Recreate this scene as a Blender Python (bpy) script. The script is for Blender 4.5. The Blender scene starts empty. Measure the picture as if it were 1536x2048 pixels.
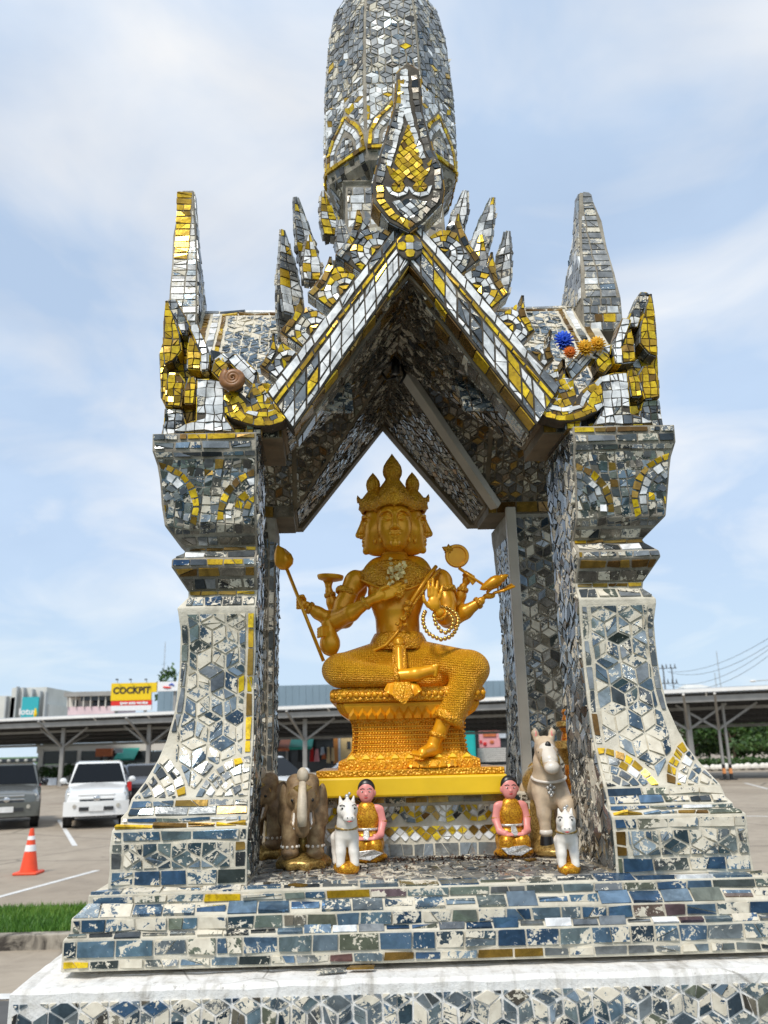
import bpy, bmesh, math, random
import numpy as np
from mathutils import Vector, Matrix
random.seed(7); np.random.seed(7)
RNG = np.random.RandomState(11)
scene = bpy.context.scene
COL = scene.collection
rad = math.radians

# ------------------------------------------------------------------ camera
F_PX, C_X, C_Y = 1700.0, 768.0, 1024.0          # photograph is 1536 x 2048
CAM = np.array([0.0, 0.0, 2.2])
_p, _y, _r = rad(15.484), rad(1.13), rad(1.3915)
_fw = np.array([math.sin(_y)*math.cos(_p), math.cos(_y)*math.cos(_p), math.sin(_p)])
_rt = np.array([math.cos(_y), -math.sin(_y), 0.0]); _up = np.cross(_rt, _fw)
_r1 = math.cos(_r)*_rt - math.sin(_r)*_up; _u1 = math.cos(_r)*_up + math.sin(_r)*_rt
cam_d = bpy.data.cameras.new('camera'); cam = bpy.data.objects.new('camera', cam_d); COL.objects.link(cam)
cam.matrix_world = Matrix(((_r1[0], _u1[0], -_fw[0], CAM[0]), (_r1[1], _u1[1], -_fw[1], CAM[1]),
                           (_r1[2], _u1[2], -_fw[2], CAM[2]), (0, 0, 0, 1)))
cam_d.sensor_fit = 'HORIZONTAL'; cam_d.sensor_width = 36.0; cam_d.lens = 36.0*F_PX/1536.0
cam_d.clip_start = 0.05; cam_d.clip_end = 6000
cam_d.dof.use_dof = True; cam_d.dof.focus_distance = 2.25; cam_d.dof.aperture_fstop = 7.5
scene.camera = cam

# ------------------------------------------------------------------ sky, sun, exposure
SUN_EL, SUN_AZ = rad(52), rad(208)               # azimuth clockwise from +Y: behind the camera, to its left
world = bpy.data.worlds.new('World'); scene.world = world; world.use_nodes = True
def build_world():
    nt = world.node_tree; nt.nodes.clear(); N = nt.nodes.new; L = nt.links.new
    out = N('ShaderNodeOutputWorld'); bg = N('ShaderNodeBackground'); bg.inputs[1].default_value = 0.11
    sky = N('ShaderNodeTexSky'); sky.sky_type = 'NISHITA'; sky.sun_disc = False
    sky.sun_elevation = SUN_EL; sky.sun_rotation = SUN_AZ; sky.air_density = 1.0; sky.dust_density = 0.6; sky.ozone_density = 1.5
    tc = N('ShaderNodeTexCoord'); sep = N('ShaderNodeSeparateXYZ'); L(tc.outputs['Generated'], sep.inputs[0])
    z = N('ShaderNodeMath'); z.operation = 'MAXIMUM'; L(sep.outputs[2], z.inputs[0]); z.inputs[1].default_value = 0.0
    za = N('ShaderNodeMath'); za.operation = 'ADD'; L(z.outputs[0], za.inputs[0]); za.inputs[1].default_value = 0.30
    dx = N('ShaderNodeMath'); dx.operation = 'DIVIDE'; L(sep.outputs[0], dx.inputs[0]); L(za.outputs[0], dx.inputs[1])
    dy = N('ShaderNodeMath'); dy.operation = 'DIVIDE'; L(sep.outputs[1], dy.inputs[0]); L(za.outputs[0], dy.inputs[1])
    cmb = N('ShaderNodeCombineXYZ'); L(dx.outputs[0], cmb.inputs[0]); L(dy.outputs[0], cmb.inputs[1]); cmb.inputs[2].default_value = 3.7
    n1 = N('ShaderNodeTexNoise'); n1.inputs['Scale'].default_value = 1.6; n1.inputs['Detail'].default_value = 7; n1.inputs['Roughness'].default_value = 0.52
    n1.inputs['Distortion'].default_value = 0.35; L(cmb.outputs[0], n1.inputs['Vector'])
    r1 = N('ShaderNodeValToRGB'); r1.color_ramp.elements[0].position = 0.33; r1.color_ramp.elements[1].position = 0.62
    r1.color_ramp.elements[0].color = (.74, .74, .74, 1); r1.color_ramp.elements[1].color = (.96, .96, .96, 1)
    L(n1.outputs[0], r1.inputs[0])
    n2 = N('ShaderNodeTexNoise'); n2.inputs['Scale'].default_value = 3.1; n2.inputs['Detail'].default_value = 6; L(cmb.outputs[0], n2.inputs['Vector'])
    n2.inputs['Distortion'].default_value = 0.5
    r2 = N('ShaderNodeValToRGB'); r2.color_ramp.elements[0].position = 0.43; r2.color_ramp.elements[1].position = 0.74
    r2.color_ramp.elements[0].color = (4.5, 5.7, 7.4, 1); r2.color_ramp.elements[1].color = (7.7, 7.8, 7.9, 1)
    L(n2.outputs[0], r2.inputs[0])
    mx = N('ShaderNodeMixRGB'); L(r1.outputs[0], mx.inputs[0]); L(sky.outputs[0], mx.inputs[1]); L(r2.outputs[0], mx.inputs[2])
    # bright haze low over the horizon
    hz = N('ShaderNodeMapRange'); hz.inputs[1].default_value = 0.0; hz.inputs[2].default_value = 0.22; hz.inputs[3].default_value = 0.75; hz.inputs[4].default_value = 0.0
    L(z.outputs[0], hz.inputs[0])
    mh = N('ShaderNodeMixRGB'); L(hz.outputs[0], mh.inputs[0]); L(mx.outputs[0], mh.inputs[1]); mh.inputs[2].default_value = (5.0, 6.3, 7.4, 1)
    L(mh.outputs[0], bg.inputs[0]); L(bg.outputs[0], out.inputs[0])
build_world()
sun_d = bpy.data.lights.new('sun', 'SUN'); sun_d.energy = 2.6; sun_d.angle = rad(13); sun_d.color = (1.0, 0.95, 0.87)
sun = bpy.data.objects.new('sun', sun_d); COL.objects.link(sun)
_sd = Vector((math.sin(SUN_AZ)*math.cos(SUN_EL), math.cos(SUN_AZ)*math.cos(SUN_EL), math.sin(SUN_EL)))
sun.rotation_euler = _sd.to_track_quat('Z', 'Y').to_euler(); sun.location = (-3, -4, 8)
vs = scene.view_settings; vs.view_transform = 'Standard'; vs.look = 'None'; vs.exposure = 0.25; vs.gamma = 1.0; vs.use_curve_mapping = False

# ------------------------------------------------------------------ measuring helpers
GZ = 0.3                                          # level of the car park
SH, UC, Y0 = 0.0508, 0.127, 2.0                   # the shrine's plan is slightly out of square
def ray(x, y): return _fw + _r1*((x-C_X)/F_PX) + _u1*((C_Y-y)/F_PX)
def at(x, y, Y):
    d = ray(x, y); return CAM + d*((Y-CAM[1])/d[1])
def on_ground(x, y, z=None):
    d = ray(x, y); return CAM + d*(((GZ if z is None else z)-CAM[2])/d[2])
def S(u, v, w): return np.array([UC+u-SH*v, Y0+v, w])        # shrine plan coordinates -> world
def UV(x, y, v):                                             # measured point on the shrine plane v -> (u, w)
    p = at(x, y, Y0+v); return (p[0]-UC+SH*v, p[2])

# ------------------------------------------------------------------ object helpers
def link(o, parent=None):
    COL.objects.link(o)
    if parent is not None: o.parent = parent
    return o
def tag(o, label=None, cat=None, group=None, kind=None):
    if label: o['label'] = label
    if cat: o['category'] = cat
    if group: o['group'] = group
    if kind: o['kind'] = kind
    return o
def empty(name, loc=(0, 0, 0), label=None, cat=None, group=None, rz=0.0):
    o = bpy.data.objects.new(name, None); o.location = loc; o.rotation_euler = (0, 0, rz); o.empty_display_size = 0.1
    link(o); return tag(o, label, cat, group)
class MB:
    """collects faces, builds one mesh object"""
    def __init__(s): s.v = []; s.f = []; s.m = []; s.r = []; s.mi = 0
    def add(s, verts, faces, rnd=0.5):
        n = len(s.v); s.v.extend([tuple(float(c) for c in p) for p in verts])
        for f in faces: s.f.append(tuple(i+n for i in f)); s.m.append(s.mi); s.r.append(rnd)
    def box(s, x0, x1, y0, y1, z0, z1, rot=None, rnd=0.5):
        vs_ = [(x0,y0,z0),(x1,y0,z0),(x1,y1,z0),(x0,y1,z0),(x0,y0,z1),(x1,y0,z1),(x1,y1,z1),(x0,y1,z1)]
        if rot is not None: vs_ = [rot(p) for p in vs_]
        s.add(vs_, [(0,3,2,1),(4,5,6,7),(0,1,5,4),(1,2,6,5),(2,3,7,6),(3,0,4,7)], rnd)
    def cbox(s, c, d, **k): s.box(c[0]-d[0]/2, c[0]+d[0]/2, c[1]-d[1]/2, c[1]+d[1]/2, c[2]-d[2]/2, c[2]+d[2]/2, **k)
    def bar(s, a, b, w, h=None, rnd=0.5):
        a, b = np.array(a, float), np.array(b, float); h = h or w; d = (b-a)/np.linalg.norm(b-a)
        t = np.array([0, 0, 1.0]) if abs(d[2]) < .9 else np.array([0, 1.0, 0]); x = np.cross(d, t); x /= np.linalg.norm(x); y = np.cross(x, d)
        q = [a-x*w/2-y*h/2, a+x*w/2-y*h/2, a+x*w/2+y*h/2, a-x*w/2+y*h/2]
        s.add(q+[p+(b-a) for p in q], [(0,3,2,1),(4,5,6,7),(0,1,5,4),(1,2,6,5),(2,3,7,6),(3,0,4,7)], rnd)
    def tube(s, pts, r, n=8, cap=True):
        pts = [np.array(p, float) for p in pts]; rs = r if hasattr(r, '__len__') else [r]*len(pts); rings = []
        prev = None
        for i, p in enumerate(pts):
            d = pts[min(i+1, len(pts)-1)]-pts[max(i-1, 0)]; d = d/(np.linalg.norm(d)+1e-9)
            if prev is None: t = np.array([0, 0, 1.0]) if abs(d[2]) < .9 else np.array([1.0, 0, 0])
            else: t = prev
            x = np.cross(d, t); x /= np.linalg.norm(x); y = np.cross(x, d); prev = y
            rings.append([p+rs[i]*(x*math.cos(2*math.pi*k/n)+y*math.sin(2*math.pi*k/n)) for k in range(n)])
        V = [q for g in rings for q in g]; Fc = []
        for i in range(len(pts)-1):
            for k in range(n): a, b = i*n+k, i*n+(k+1) % n; Fc.append((a, b, b+n, a+n))
        if cap: Fc.append(tuple(range(n))[::-1]); Fc.append(tuple((len(pts)-1)*n+k for k in range(n)))
        s.add(V, Fc)
    def lathe(s, c, prof, n=24, a0=0.0, sx=1.0, sy=1.0, rot=None):
        """profile of (radius, z) about the vertical through c"""
        V = []; Fc = []
        for r, z in prof:
            for k in range(n):
                a = a0+2*math.pi*k/n; p = (r*math.cos(a)*sx, r*math.sin(a)*sy, z)
                if rot is not None: p = rot(p)
                V.append((c[0]+p[0], c[1]+p[1], c[2]+p[2]))
        for i in range(len(prof)-1):
            for k in range(n): a, b = i*n+k, i*n+(k+1) % n; Fc.append((a, b, b+n, a+n))
        Fc.append(tuple(range(n))[::-1]); Fc.append(tuple((len(prof)-1)*n+k for k in range(n)))
        s.add(V, Fc)
    def ball(s, c, r, n=10, m=6, rot=None):
        r = r if hasattr(r, '__len__') else (r, r, r); V = [(0, 0, -r[2])]; Fc = []
        for i in range(1, m):
            t = math.pi*i/m
            for k in range(n): a = 2*math.pi*k/n; V.append((r[0]*math.sin(t)*math.cos(a), r[1]*math.sin(t)*math.sin(a), -r[2]*math.cos(t)))
        V.append((0, 0, r[2]))
        if rot is not None: V = [rot(p) for p in V]
        V = [(p[0]+c[0], p[1]+c[1], p[2]+c[2]) for p in V]
        for k in range(n): Fc.append((0, 1+(k+1) % n, 1+k)); Fc.append((len(V)-1, 1+(m-2)*n+k, 1+(m-2)*n+(k+1) % n))
        for i in range(m-2):
            for k in range(n): a, b = 1+i*n+k, 1+i*n+(k+1) % n; Fc.append((a, b, b+n, a+n))
        s.add(V, Fc)
    def prism(s, poly, f0, f1, rnd=0.5):
        """poly of 2d points; f0/f1 map them to the near and the far face"""
        n = len(poly); V = [f0(*p) for p in poly]+[f1(*p) for p in poly]
        s.add(V, [tuple(range(n)), tuple(range(2*n-1, n-1, -1))]+[(i, i+n, (i+1) % n+n, (i+1) % n) for i in range(n)], rnd)
    def build(s, name, mat, parent=None, smooth=False, bevel=0.0, origin=None, fixn=True, angle=None):
        me = bpy.data.meshes.new(name); v = np.array(s.v)
        if origin is not None: v = v-np.array(origin)
        me.from_pydata([tuple(p) for p in v], [], s.f)
        for m in (mat if isinstance(mat, (list, tuple)) else [mat]): me.materials.append(m)
        me.polygons.foreach_set('material_index', s.m)
        at_ = me.attributes.new('rnd', 'FLOAT', 'FACE'); at_.data.foreach_set('value', s.r)
        if fixn:
            b = bmesh.new(); b.from_mesh(me); bmesh.ops.recalc_face_normals(b, faces=b.faces); b.to_mesh(me); b.free()
        if smooth: me.polygons.foreach_set('use_smooth', [True]*len(me.polygons))
        me.update()
        o = bpy.data.objects.new(name, me)
        if origin is not None: o.location = origin
        link(o, parent)
        if angle: 
            try: me.set_sharp_from_angle(angle=rad(angle))
            except Exception: pass
        if bevel:
            md = o.modifiers.new('bevel', 'BEVEL'); md.width = bevel; md.segments = 2; md.limit_method = 'ANGLE'; md.angle_limit = rad(35)
        return o
def parent_keep(o, parent):      # parents sit at the world origin or carry plain offsets
    o.parent = parent; o.matrix_parent_inverse = parent.matrix_basis.inverted(); return o

# ------------------------------------------------------------------ materials
def mat_new(name):
    m = bpy.data.materials.new(name); m.use_nodes = True; nt = m.node_tree
    b = nt.nodes['Principled BSDF']; return m, nt, b
def vec_pos(nt, scale=1.0, obj=False):
    if obj:
        t = nt.nodes.new('ShaderNodeTexCoord'); return t.outputs['Object']
    g = nt.nodes.new('ShaderNodeNewGeometry'); return g.outputs['Position']
def noise(nt, vec, scale, detail=3, rough=.55, dist=0.0):
    n = nt.nodes.new('ShaderNodeTexNoise'); n.inputs['Scale'].default_value = scale; n.inputs['Detail'].default_value = detail
    n.inputs['Roughness'].default_value = rough; n.inputs['Distortion'].default_value = dist
    if vec is not None: nt.links.new(vec, n.inputs['Vector'])
    return n.outputs[0]
def ramp(nt, fac, stops, interp='LINEAR'):
    r = nt.nodes.new('ShaderNodeValToRGB'); cr = r.color_ramp; cr.interpolation = interp
    while len(cr.elements) < len(stops): cr.elements.new(0.5)
    for e, (p, c) in zip(cr.elements, stops):
        e.position = p; e.color = (c[0], c[1], c[2], 1) if hasattr(c, '__len__') else (c, c, c, 1)
    nt.links.new(fac, r.inputs[0]); return r.outputs[0]
def mixc(nt, fac, a, b, mode='MIX'):
    m = nt.nodes.new('ShaderNodeMixRGB'); m.blend_type = mode
    for i, x in ((0, fac), (1, a), (2, b)):
        if hasattr(x, 'links'): nt.links.new(x, m.inputs[i])
        elif i == 0: m.inputs[0].default_value = x
        else: m.inputs[i].default_value = (x[0], x[1], x[2], 1)
    return m.outputs[0]
def mth(nt, op, a, b=None, clamp=False):
    m = nt.nodes.new('ShaderNodeMath'); m.operation = op; m.use_clamp = clamp
    for i, x in ((0, a), (1, b)):
        if x is None: continue
        if hasattr(x, 'links'): nt.links.new(x, m.inputs[i])
        else: m.inputs[i].default_value = x
    return m.outputs[0]
def bump(nt, b, h, strength=.3, dist=.002):
    n = nt.nodes.new('ShaderNodeBump'); n.inputs['Strength'].default_value = strength; n.inputs['Distance'].default_value = dist
    nt.links.new(h, n.inputs['Height']); nt.links.new(n.outputs[0], b.inputs['Normal'])
def attr(nt, name='rnd'):
    a = nt.nodes.new('ShaderNodeAttribute'); a.attribute_name = name; return a.outputs['Fac']
def white(nt, v):
    w = nt.nodes.new('ShaderNodeTexWhiteNoise'); w.noise_dimensions = '1D'; nt.links.new(v, w.inputs['W']); return w.outputs['Value']
def plain(name, col, rough=.6, metal=0.0, var=.12, scale=6.0, bstr=0.0, bscale=60, obj=False, spec=None, coat=0.0, trans=0.0):
    m, nt, b = mat_new(name); v = vec_pos(nt, obj=obj); n = noise(nt, v, scale, 4)
    lo = tuple(max(0, c*(1-var)) for c in col); hi = tuple(min(1, c*(1+var)) for c in col)
    nt.links.new(ramp(nt, n, [(.3, lo), (.7, hi)]), b.inputs['Base Color'])
    b.inputs['Roughness'].default_value = rough; b.inputs['Metallic'].default_value = metal
    if coat: b.inputs['Coat Weight'].default_value = coat; b.inputs['Coat Roughness'].default_value = .08
    if spec is not None: b.inputs['Specular IOR Level'].default_value = spec
    if bstr: bump(nt, b, noise(nt, v, bscale, 4), bstr, .004)
    return m
M = {}
def make_tile_materials():
    CREAM = [(.3, (.58, .52, .41)), (.7, (.76, .70, .57))]
    def tile(name, stops, rough, metal, cover, mscale=30, fleck=None, rough_noise=True):
        m, nt, b = mat_new(name); v = vec_pos(nt); r = attr(nt); r2 = white(nt, r)
        base = ramp(nt, r, stops)
        # cloudy tarnish inside the mirror
        tn = ramp(nt, noise(nt, v, 26, 5, .65, .7), [(.38, .62), (.62, 1.12)])
        base = mixc(nt, 1.0, base, tn, 'MULTIPLY')
        if fleck is not None:
            f = ramp(nt, noise(nt, v, 75, 4, .6, 1.2), [(fleck[0], 0), (fleck[0]+.12, 1)])
            base = mixc(nt, mth(nt, 'MULTIPLY', f, fleck[2]), base, fleck[1])
        # lost silvering: streaks and blots of several sizes, thick in some places and absent in others
        k = mth(nt, 'ADD', mth(nt, 'MULTIPLY', noise(nt, v, mscale, 6, .62, 1.1), .62), mth(nt, 'MULTIPLY', noise(nt, v, mscale*2.6, 4, .6, 1.8), .38))
        k = mth(nt, 'ADD', k, mth(nt, 'MULTIPLY', mth(nt, 'SUBTRACT', r2, .5), .20))
        k = mth(nt, 'ADD', k, mth(nt, 'MULTIPLY', mth(nt, 'SUBTRACT', noise(nt, v, 6.5, 3), .5), .42))
        mask = ramp(nt, k, [(cover, 0), (cover+.018, 1)])
        cream = ramp(nt, noise(nt, v, 55, 4), CREAM)
        nt.links.new(mixc(nt, mask, base, cream), b.inputs['Base Color'])
        grime = noise(nt, v, 90, 3)
        rr = mth(nt, 'ADD', mth(nt, 'MULTIPLY', grime, .22), rough)
        nt.links.new(mth(nt, 'ADD', rr, mth(nt, 'MULTIPLY', mask, .5), True), b.inputs['Roughness'])
        nt.links.new(mth(nt, 'MULTIPLY', mth(nt, 'SUBTRACT', 1.0, mask), metal), b.inputs['Metallic'])
        h = mth(nt, 'ADD', mth(nt, 'MULTIPLY', mask, .8), mth(nt, 'MULTIPLY', noise(nt, v, 120, 3), .5))
        bump(nt, b, h, .35, .0015)
        return m
    blue = [(0, (.03, .06, .095)), (.25, (.10, .145, .185)), (.6, (.195, .25, .295)), (1, (.34, .385, .40))]  # grey mirror glass; some blue of the reflected sky put into these tones
    grey = [(0, (.045, .055, .06)), (.35, (.15, .165, .175)), (1, (.36, .375, .37))]
    M['rhombus_tile'] = tile('worn_mirror_blue', blue, .10, .55, .520)
    M['brick_tile'] = tile('worn_mirror_brick', [(0, (.03, .075, .15)), (.28, (.085, .165, .29)), (.55, (.18, .29, .41)), (.78, (.27, .335, .37)), (.85, (.20, .22, .16)), (.94, (.29, .30, .24)), (.97, (.24, .12, .11)), (1, (.22, .16, .18))], .10, .55, .535, 26)  # blue, green and red stops put mirrored surroundings into the base colour
    M['mirror_tile'] = tile('worn_mirror_grey', grey, .10, .55, .575, 34)
    M['dusty_tile'] = tile('dusty_mirror', [(0, (.14, .148, .152)), (.35, (.25, .26, .262)), (1, (.40, .405, .395))], .22, .35, .575, 36)
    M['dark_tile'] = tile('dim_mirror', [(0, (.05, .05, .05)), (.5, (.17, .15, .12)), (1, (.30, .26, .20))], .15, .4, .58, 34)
    M['gold_tile'] = tile('gold_mirror', [(0, (.42, .25, .015)), (.4, (.80, .50, .015)), (1, (.94, .66, .02))], .12, .35, .80, 40, fleck=(.52, (.30, .16, .01), .6))  # yellow-to-brown spread puts changing reflections into the base colour
    M['white_tile'] = tile('mirror_sky_white', [(0, (.74, .77, .79)), (.25, (.90, .91, .91)), (1, (.95, .95, .94))], .12, .0, .80, 40)  # plain white base: the bright reflected sky is put into the colour
    M['bronze_tile'] = tile('brown_mirror', [(0, (.16, .08, .02)), (.5, (.30, .17, .03)), (1, (.42, .26, .05))], .14, .5, .74, 40)
make_tile_materials()
def make_materials():
    # cement body of the shrine
    m, nt, b = mat_new('grout'); v = vec_pos(nt)
    c = ramp(nt, noise(nt, v, 14, 6, .6, .6), [(.25, (.42, .38, .30)), (.5, (.62, .57, .46)), (.75, (.74, .69, .58))])
    dirt = ramp(nt, noise(nt, v, 5, 5, .65, .8), [(.56, 0), (.74, 1)])
    nt.links.new(mixc(nt, mth(nt, 'MULTIPLY', dirt, .6), c, (.16, .14, .11)), b.inputs['Base Color']); b.inputs['Roughness'].default_value = .85
    bump(nt, b, noise(nt, v, 120, 5, .65), .5, .004); M['grout'] = m
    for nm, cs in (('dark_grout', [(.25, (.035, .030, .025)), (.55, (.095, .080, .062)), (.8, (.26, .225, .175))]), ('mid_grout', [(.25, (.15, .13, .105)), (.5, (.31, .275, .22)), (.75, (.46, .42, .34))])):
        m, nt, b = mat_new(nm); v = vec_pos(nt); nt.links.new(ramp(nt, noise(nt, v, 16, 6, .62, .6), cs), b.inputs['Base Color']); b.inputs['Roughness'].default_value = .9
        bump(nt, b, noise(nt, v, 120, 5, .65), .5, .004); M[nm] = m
    m, nt, b = mat_new('white_cement'); v = vec_pos(nt)
    mp = nt.nodes.new('ShaderNodeMapping'); mp.inputs['Scale'].default_value = (34, 7, 3.0); nt.links.new(v, mp.inputs['Vector'])
    c = ramp(nt, noise(nt, v, 24, 8, .72, .4), [(.28, (.52, .49, .43)), (.45, (.76, .74, .70)), (.62, (.84, .83, .80))])
    c = mixc(nt, mth(nt, 'MULTIPLY', ramp(nt, noise(nt, mp.outputs[0], 1.0, 5, .6, .3), [(.52, 0), (.70, 1)]), .55), c, (.27, .24, .19))
    c = mixc(nt, mth(nt, 'MULTIPLY', ramp(nt, noise(nt, v, 60, 5, .75), [(.60, 0), (.70, 1)]), .6), c, (.22, .19, .15))
    vc = nt.nodes.new('ShaderNodeTexVoronoi'); vc.feature = 'DISTANCE_TO_EDGE'; vc.inputs['Scale'].default_value = 7; nt.links.new(v, vc.inputs['Vector']); c = mixc(nt, mth(nt, 'MULTIPLY', ramp(nt, vc.outputs['Distance'], [(.0, 1), (.02, 0)]), ramp(nt, noise(nt, v, 3, 2), [(.5, 0), (.6, .7)])), c, (.18, .16, .13))
    nt.links.new(c, b.inputs['Base Color']); b.inputs['Roughness'].default_value = .8
    bump(nt, b, noise(nt, v, 70, 6, .7), .5, .006); M['white_cement'] = m
    # statue
    m, nt, b = mat_new('gold_paint'); v = vec_pos(nt)
    c = ramp(nt, noise(nt, v, 18, 4, .6), [(.3, (.76, .315, .008)), (.7, (.93, .435, .014))])
    nt.links.new(c, b.inputs['Base Color']); b.inputs['Metallic'].default_value = .28; b.inputs['Roughness'].default_value = .30
    bump(nt, b, noise(nt, v, 160, 3), .08, .001); M['gold'] = m
    m, nt, b = mat_new('gold_relief'); v = vec_pos(nt)
    c = ramp(nt, noise(nt, v, 40, 4, .6), [(.3, (.64, .26, .008)), (.7, (.88, .44, .018))])
    nt.links.new(c, b.inputs['Base Color']); b.inputs['Metallic'].default_value = .28; b.inputs['Roughness'].default_value = .36
    vo = nt.nodes.new('ShaderNodeTexVoronoi'); vo.inputs['Scale'].default_value = 150; nt.links.new(v, vo.inputs['Vector'])
    bump(nt, b, mth(nt, 'ADD', mth(nt, 'MULTIPLY', vo.outputs['Distance'], -1.2), noise(nt, v, 90, 4)), .9, .004); M['gold_relief'] = m
    m, nt, b = mat_new('gold_cloth'); v = vec_pos(nt)
    c = ramp(nt, noise(nt, v, 30, 4, .6), [(.3, (.76, .33, .008)), (.7, (.94, .465, .014))])
    nt.links.new(c, b.inputs['Base Color']); b.inputs['Metallic'].default_value = .25; b.inputs['Roughness'].default_value = .40
    w1 = nt.nodes.new('ShaderNodeTexWave'); w1.wave_type = 'BANDS'; w1.bands_direction = 'X'; w1.inputs['Scale'].default_value = 62; w1.inputs['Distortion'].default_value = 5; w1.inputs['Detail Scale'].default_value = 3
    w2 = nt.nodes.new('ShaderNodeTexWave'); w2.wave_type = 'BANDS'; w2.bands_direction = 'Z'; w2.inputs['Scale'].default_value = 66; w2.inputs['Distortion'].default_value = 4; w2.inputs['Detail Scale'].default_value = 3
    nt.links.new(v, w1.inputs['Vector']); nt.links.new(v, w2.inputs['Vector'])
    bump(nt, b, mth(nt, 'ADD', w1.outputs['Fac'], mth(nt, 'MULTIPLY', w2.outputs['Fac'], 1.3)), .75, .0034); M['gold_cloth'] = m
    M['yellow_paint'] = plain('yellow_paint', (.84, .53, .012), .42, var=.07, scale=9, bstr=.15, bscale=30)
    M['bead_gold'] = plain('bead_gold', (.74, .47, .12), .22, .8, var=.05)
    M['gold_leaf'] = plain('gold_leaf', (.80, .62, .26), .4, .5, var=.2, scale=60)
    # figurines
    m, nt, b = mat_new('elephant_clay'); v = vec_pos(nt)
    c = ramp(nt, noise(nt, v, 28, 6, .65), [(.28, (.07, .043, .02)), (.5, (.23, .145, .072)), (.72, (.45, .33, .18))])
    nt.links.new(c, b.inputs['Base Color']); b.inputs['Roughness'].default_value = .6; bump(nt, b, noise(nt, v, 90, 4), .3, .002); M['elephant'] = m
    M['pale_clay'] = plain('pale_clay', (.56, .47, .35), .5, var=.22, scale=45, bstr=.15)
    def glitter(name, c0, c1, sc=420):
        m, nt, b = mat_new(name); v = vec_pos(nt)
        vo = nt.nodes.new('ShaderNodeTexVoronoi'); vo.inputs['Scale'].default_value = sc; nt.links.new(v, vo.inputs['Vector'])
        s = nt.nodes.new('ShaderNodeSeparateColor'); nt.links.new(vo.outputs['Color'], s.inputs[0])
        nt.links.new(ramp(nt, s.outputs[0], [(0, c0), (1, c1)]), b.inputs['Base Color']); b.inputs['Metallic'].default_value = .6; b.inputs['Roughness'].default_value = .35
        nm = nt.nodes.new('ShaderNodeBump'); nm.inputs['Strength'].default_value = .8; nm.inputs['Distance'].default_value = .002
        nt.links.new(s.outputs[1], nm.inputs['Height']); nt.links.new(nm.outputs[0], b.inputs['Normal']); return m
    M['glitter'] = glitter('orange_glitter', (.42, .13, .008), (.86, .46, .03))
    M['dull_glitter'] = glitter('old_gold_glitter', (.26, .15, .04), (.62, .43, .14), 300)
    M['red_glitter'] = glitter('red_gold_glitter', (.30, .05, .01), (.66, .30, .03), 300)
    M['silver_glitter'] = glitter('silver_glitter', (.36, .35, .33), (.80, .79, .76), 400)
    M['porcelain'] = plain('cream_paint', (.74, .68, .60), .32, var=.10, scale=30)
    M['white_paint'] = plain('white_gloss', (.78, .73, .66), .28, var=.12, scale=40)
    M['horse_clay'] = plain('horse_clay', (.56, .44, .31), .5, var=.28, scale=26, bstr=.15)
    M['skin_pink'] = plain('pink_skin', (.74, .27, .24), .4, var=.05)
    M['black_paint'] = plain('black_paint', (.012, .011, .011), .35)
    M['red_paint'] = plain('red_paint', (.55, .03, .03), .4)
    M['trunking'] = plain('trunking', (.55, .50, .42), .5, var=.12, scale=8)
    M['soffit'] = plain('soffit_cement', (.20, .16, .11), .85, var=.3, scale=14, bstr=.3, bscale=90)  # dirty cement, darkened further to carry the vault's shade in its colour
    M['snail'] = plain('snail_shell', (.26, .11, .035), .4, var=.35, scale=70)
    M['blue_petal'] = plain('blue_petal', (.03, .12, .70), .6); M['yellow_petal'] = plain('yellow_petal', (.85, .46, .02), .6)
    M['orange_petal'] = plain('orange_petal', (.80, .20, .015), .6)
    M['litter'] = plain('dry_leaf', (.09, .045, .025), .8, var=.6, scale=40)
    # outdoors
    m, nt, b = mat_new('concrete_lot'); v = vec_pos(nt)
    c = ramp(nt, noise(nt, v, .35, 8, .62), [(.3, (.29, .235, .175)), (.7, (.41, .345, .265))])
    st = ramp(nt, noise(nt, v, 2.2, 6, .7, .5), [(.45, 0), (.7, 1)])
    c = mixc(nt, mth(nt, 'MULTIPLY', st, .45), c, (.17, .14, .105)); oil = ramp(nt, noise(nt, v, .9, 4, .6, 1.5), [(.66, 0), (.74, 1)]); c = mixc(nt, mth(nt, 'MULTIPLY', oil, .5), c, (.09, .075, .06)); vc = nt.nodes.new('ShaderNodeTexVoronoi'); vc.feature = 'DISTANCE_TO_EDGE'; vc.inputs['Scale'].default_value = .22; nt.links.new(v, vc.inputs['Vector']); c = mixc(nt, ramp(nt, vc.outputs['Distance'], [(.0, .75), (.012, 0)]), c, (.08, .07, .055))
    nt.links.new(c, b.inputs['Base Color']); b.inputs['Roughness'].default_value = .88; bump(nt, b, noise(nt, v, 60, 4), .3, .01); M['lot'] = m
    M['road'] = plain('asphalt', (.085, .082, .078), .9, var=.25, scale=3, bstr=.4, bscale=90)
    M['line_paint'] = plain('line_paint', (.66, .65, .62), .7, var=.15, scale=8)
    m, nt, b = mat_new('kerb_concrete'); v = vec_pos(nt)
    c = ramp(nt, noise(nt, v, 2.5, 6, .7, .8), [(.42, (.05, .042, .034)), (.55, (.34, .30, .24)), (.75, (.48, .43, .35))])
    nt.links.new(c, b.inputs['Base Color']); b.inputs['Roughness'].default_value = .9; bump(nt, b, noise(nt, v, 40, 4), .4, .01); M['kerb'] = m
    m, nt, b = mat_new('grass_blades'); r = attr(nt)
    nt.links.new(ramp(nt, r, [(0, (.035, .11, .012)), (.6, (.085, .21, .018)), (1, (.16, .27, .03))]), b.inputs['Base Color']); b.inputs['Roughness'].default_value = .55; M['grass'] = m
    M['turf'] = plain('turf', (.055, .13, .018), .9, var=.4, scale=9)
    m, nt, b = mat_new('leaves'); r = attr(nt)
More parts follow.
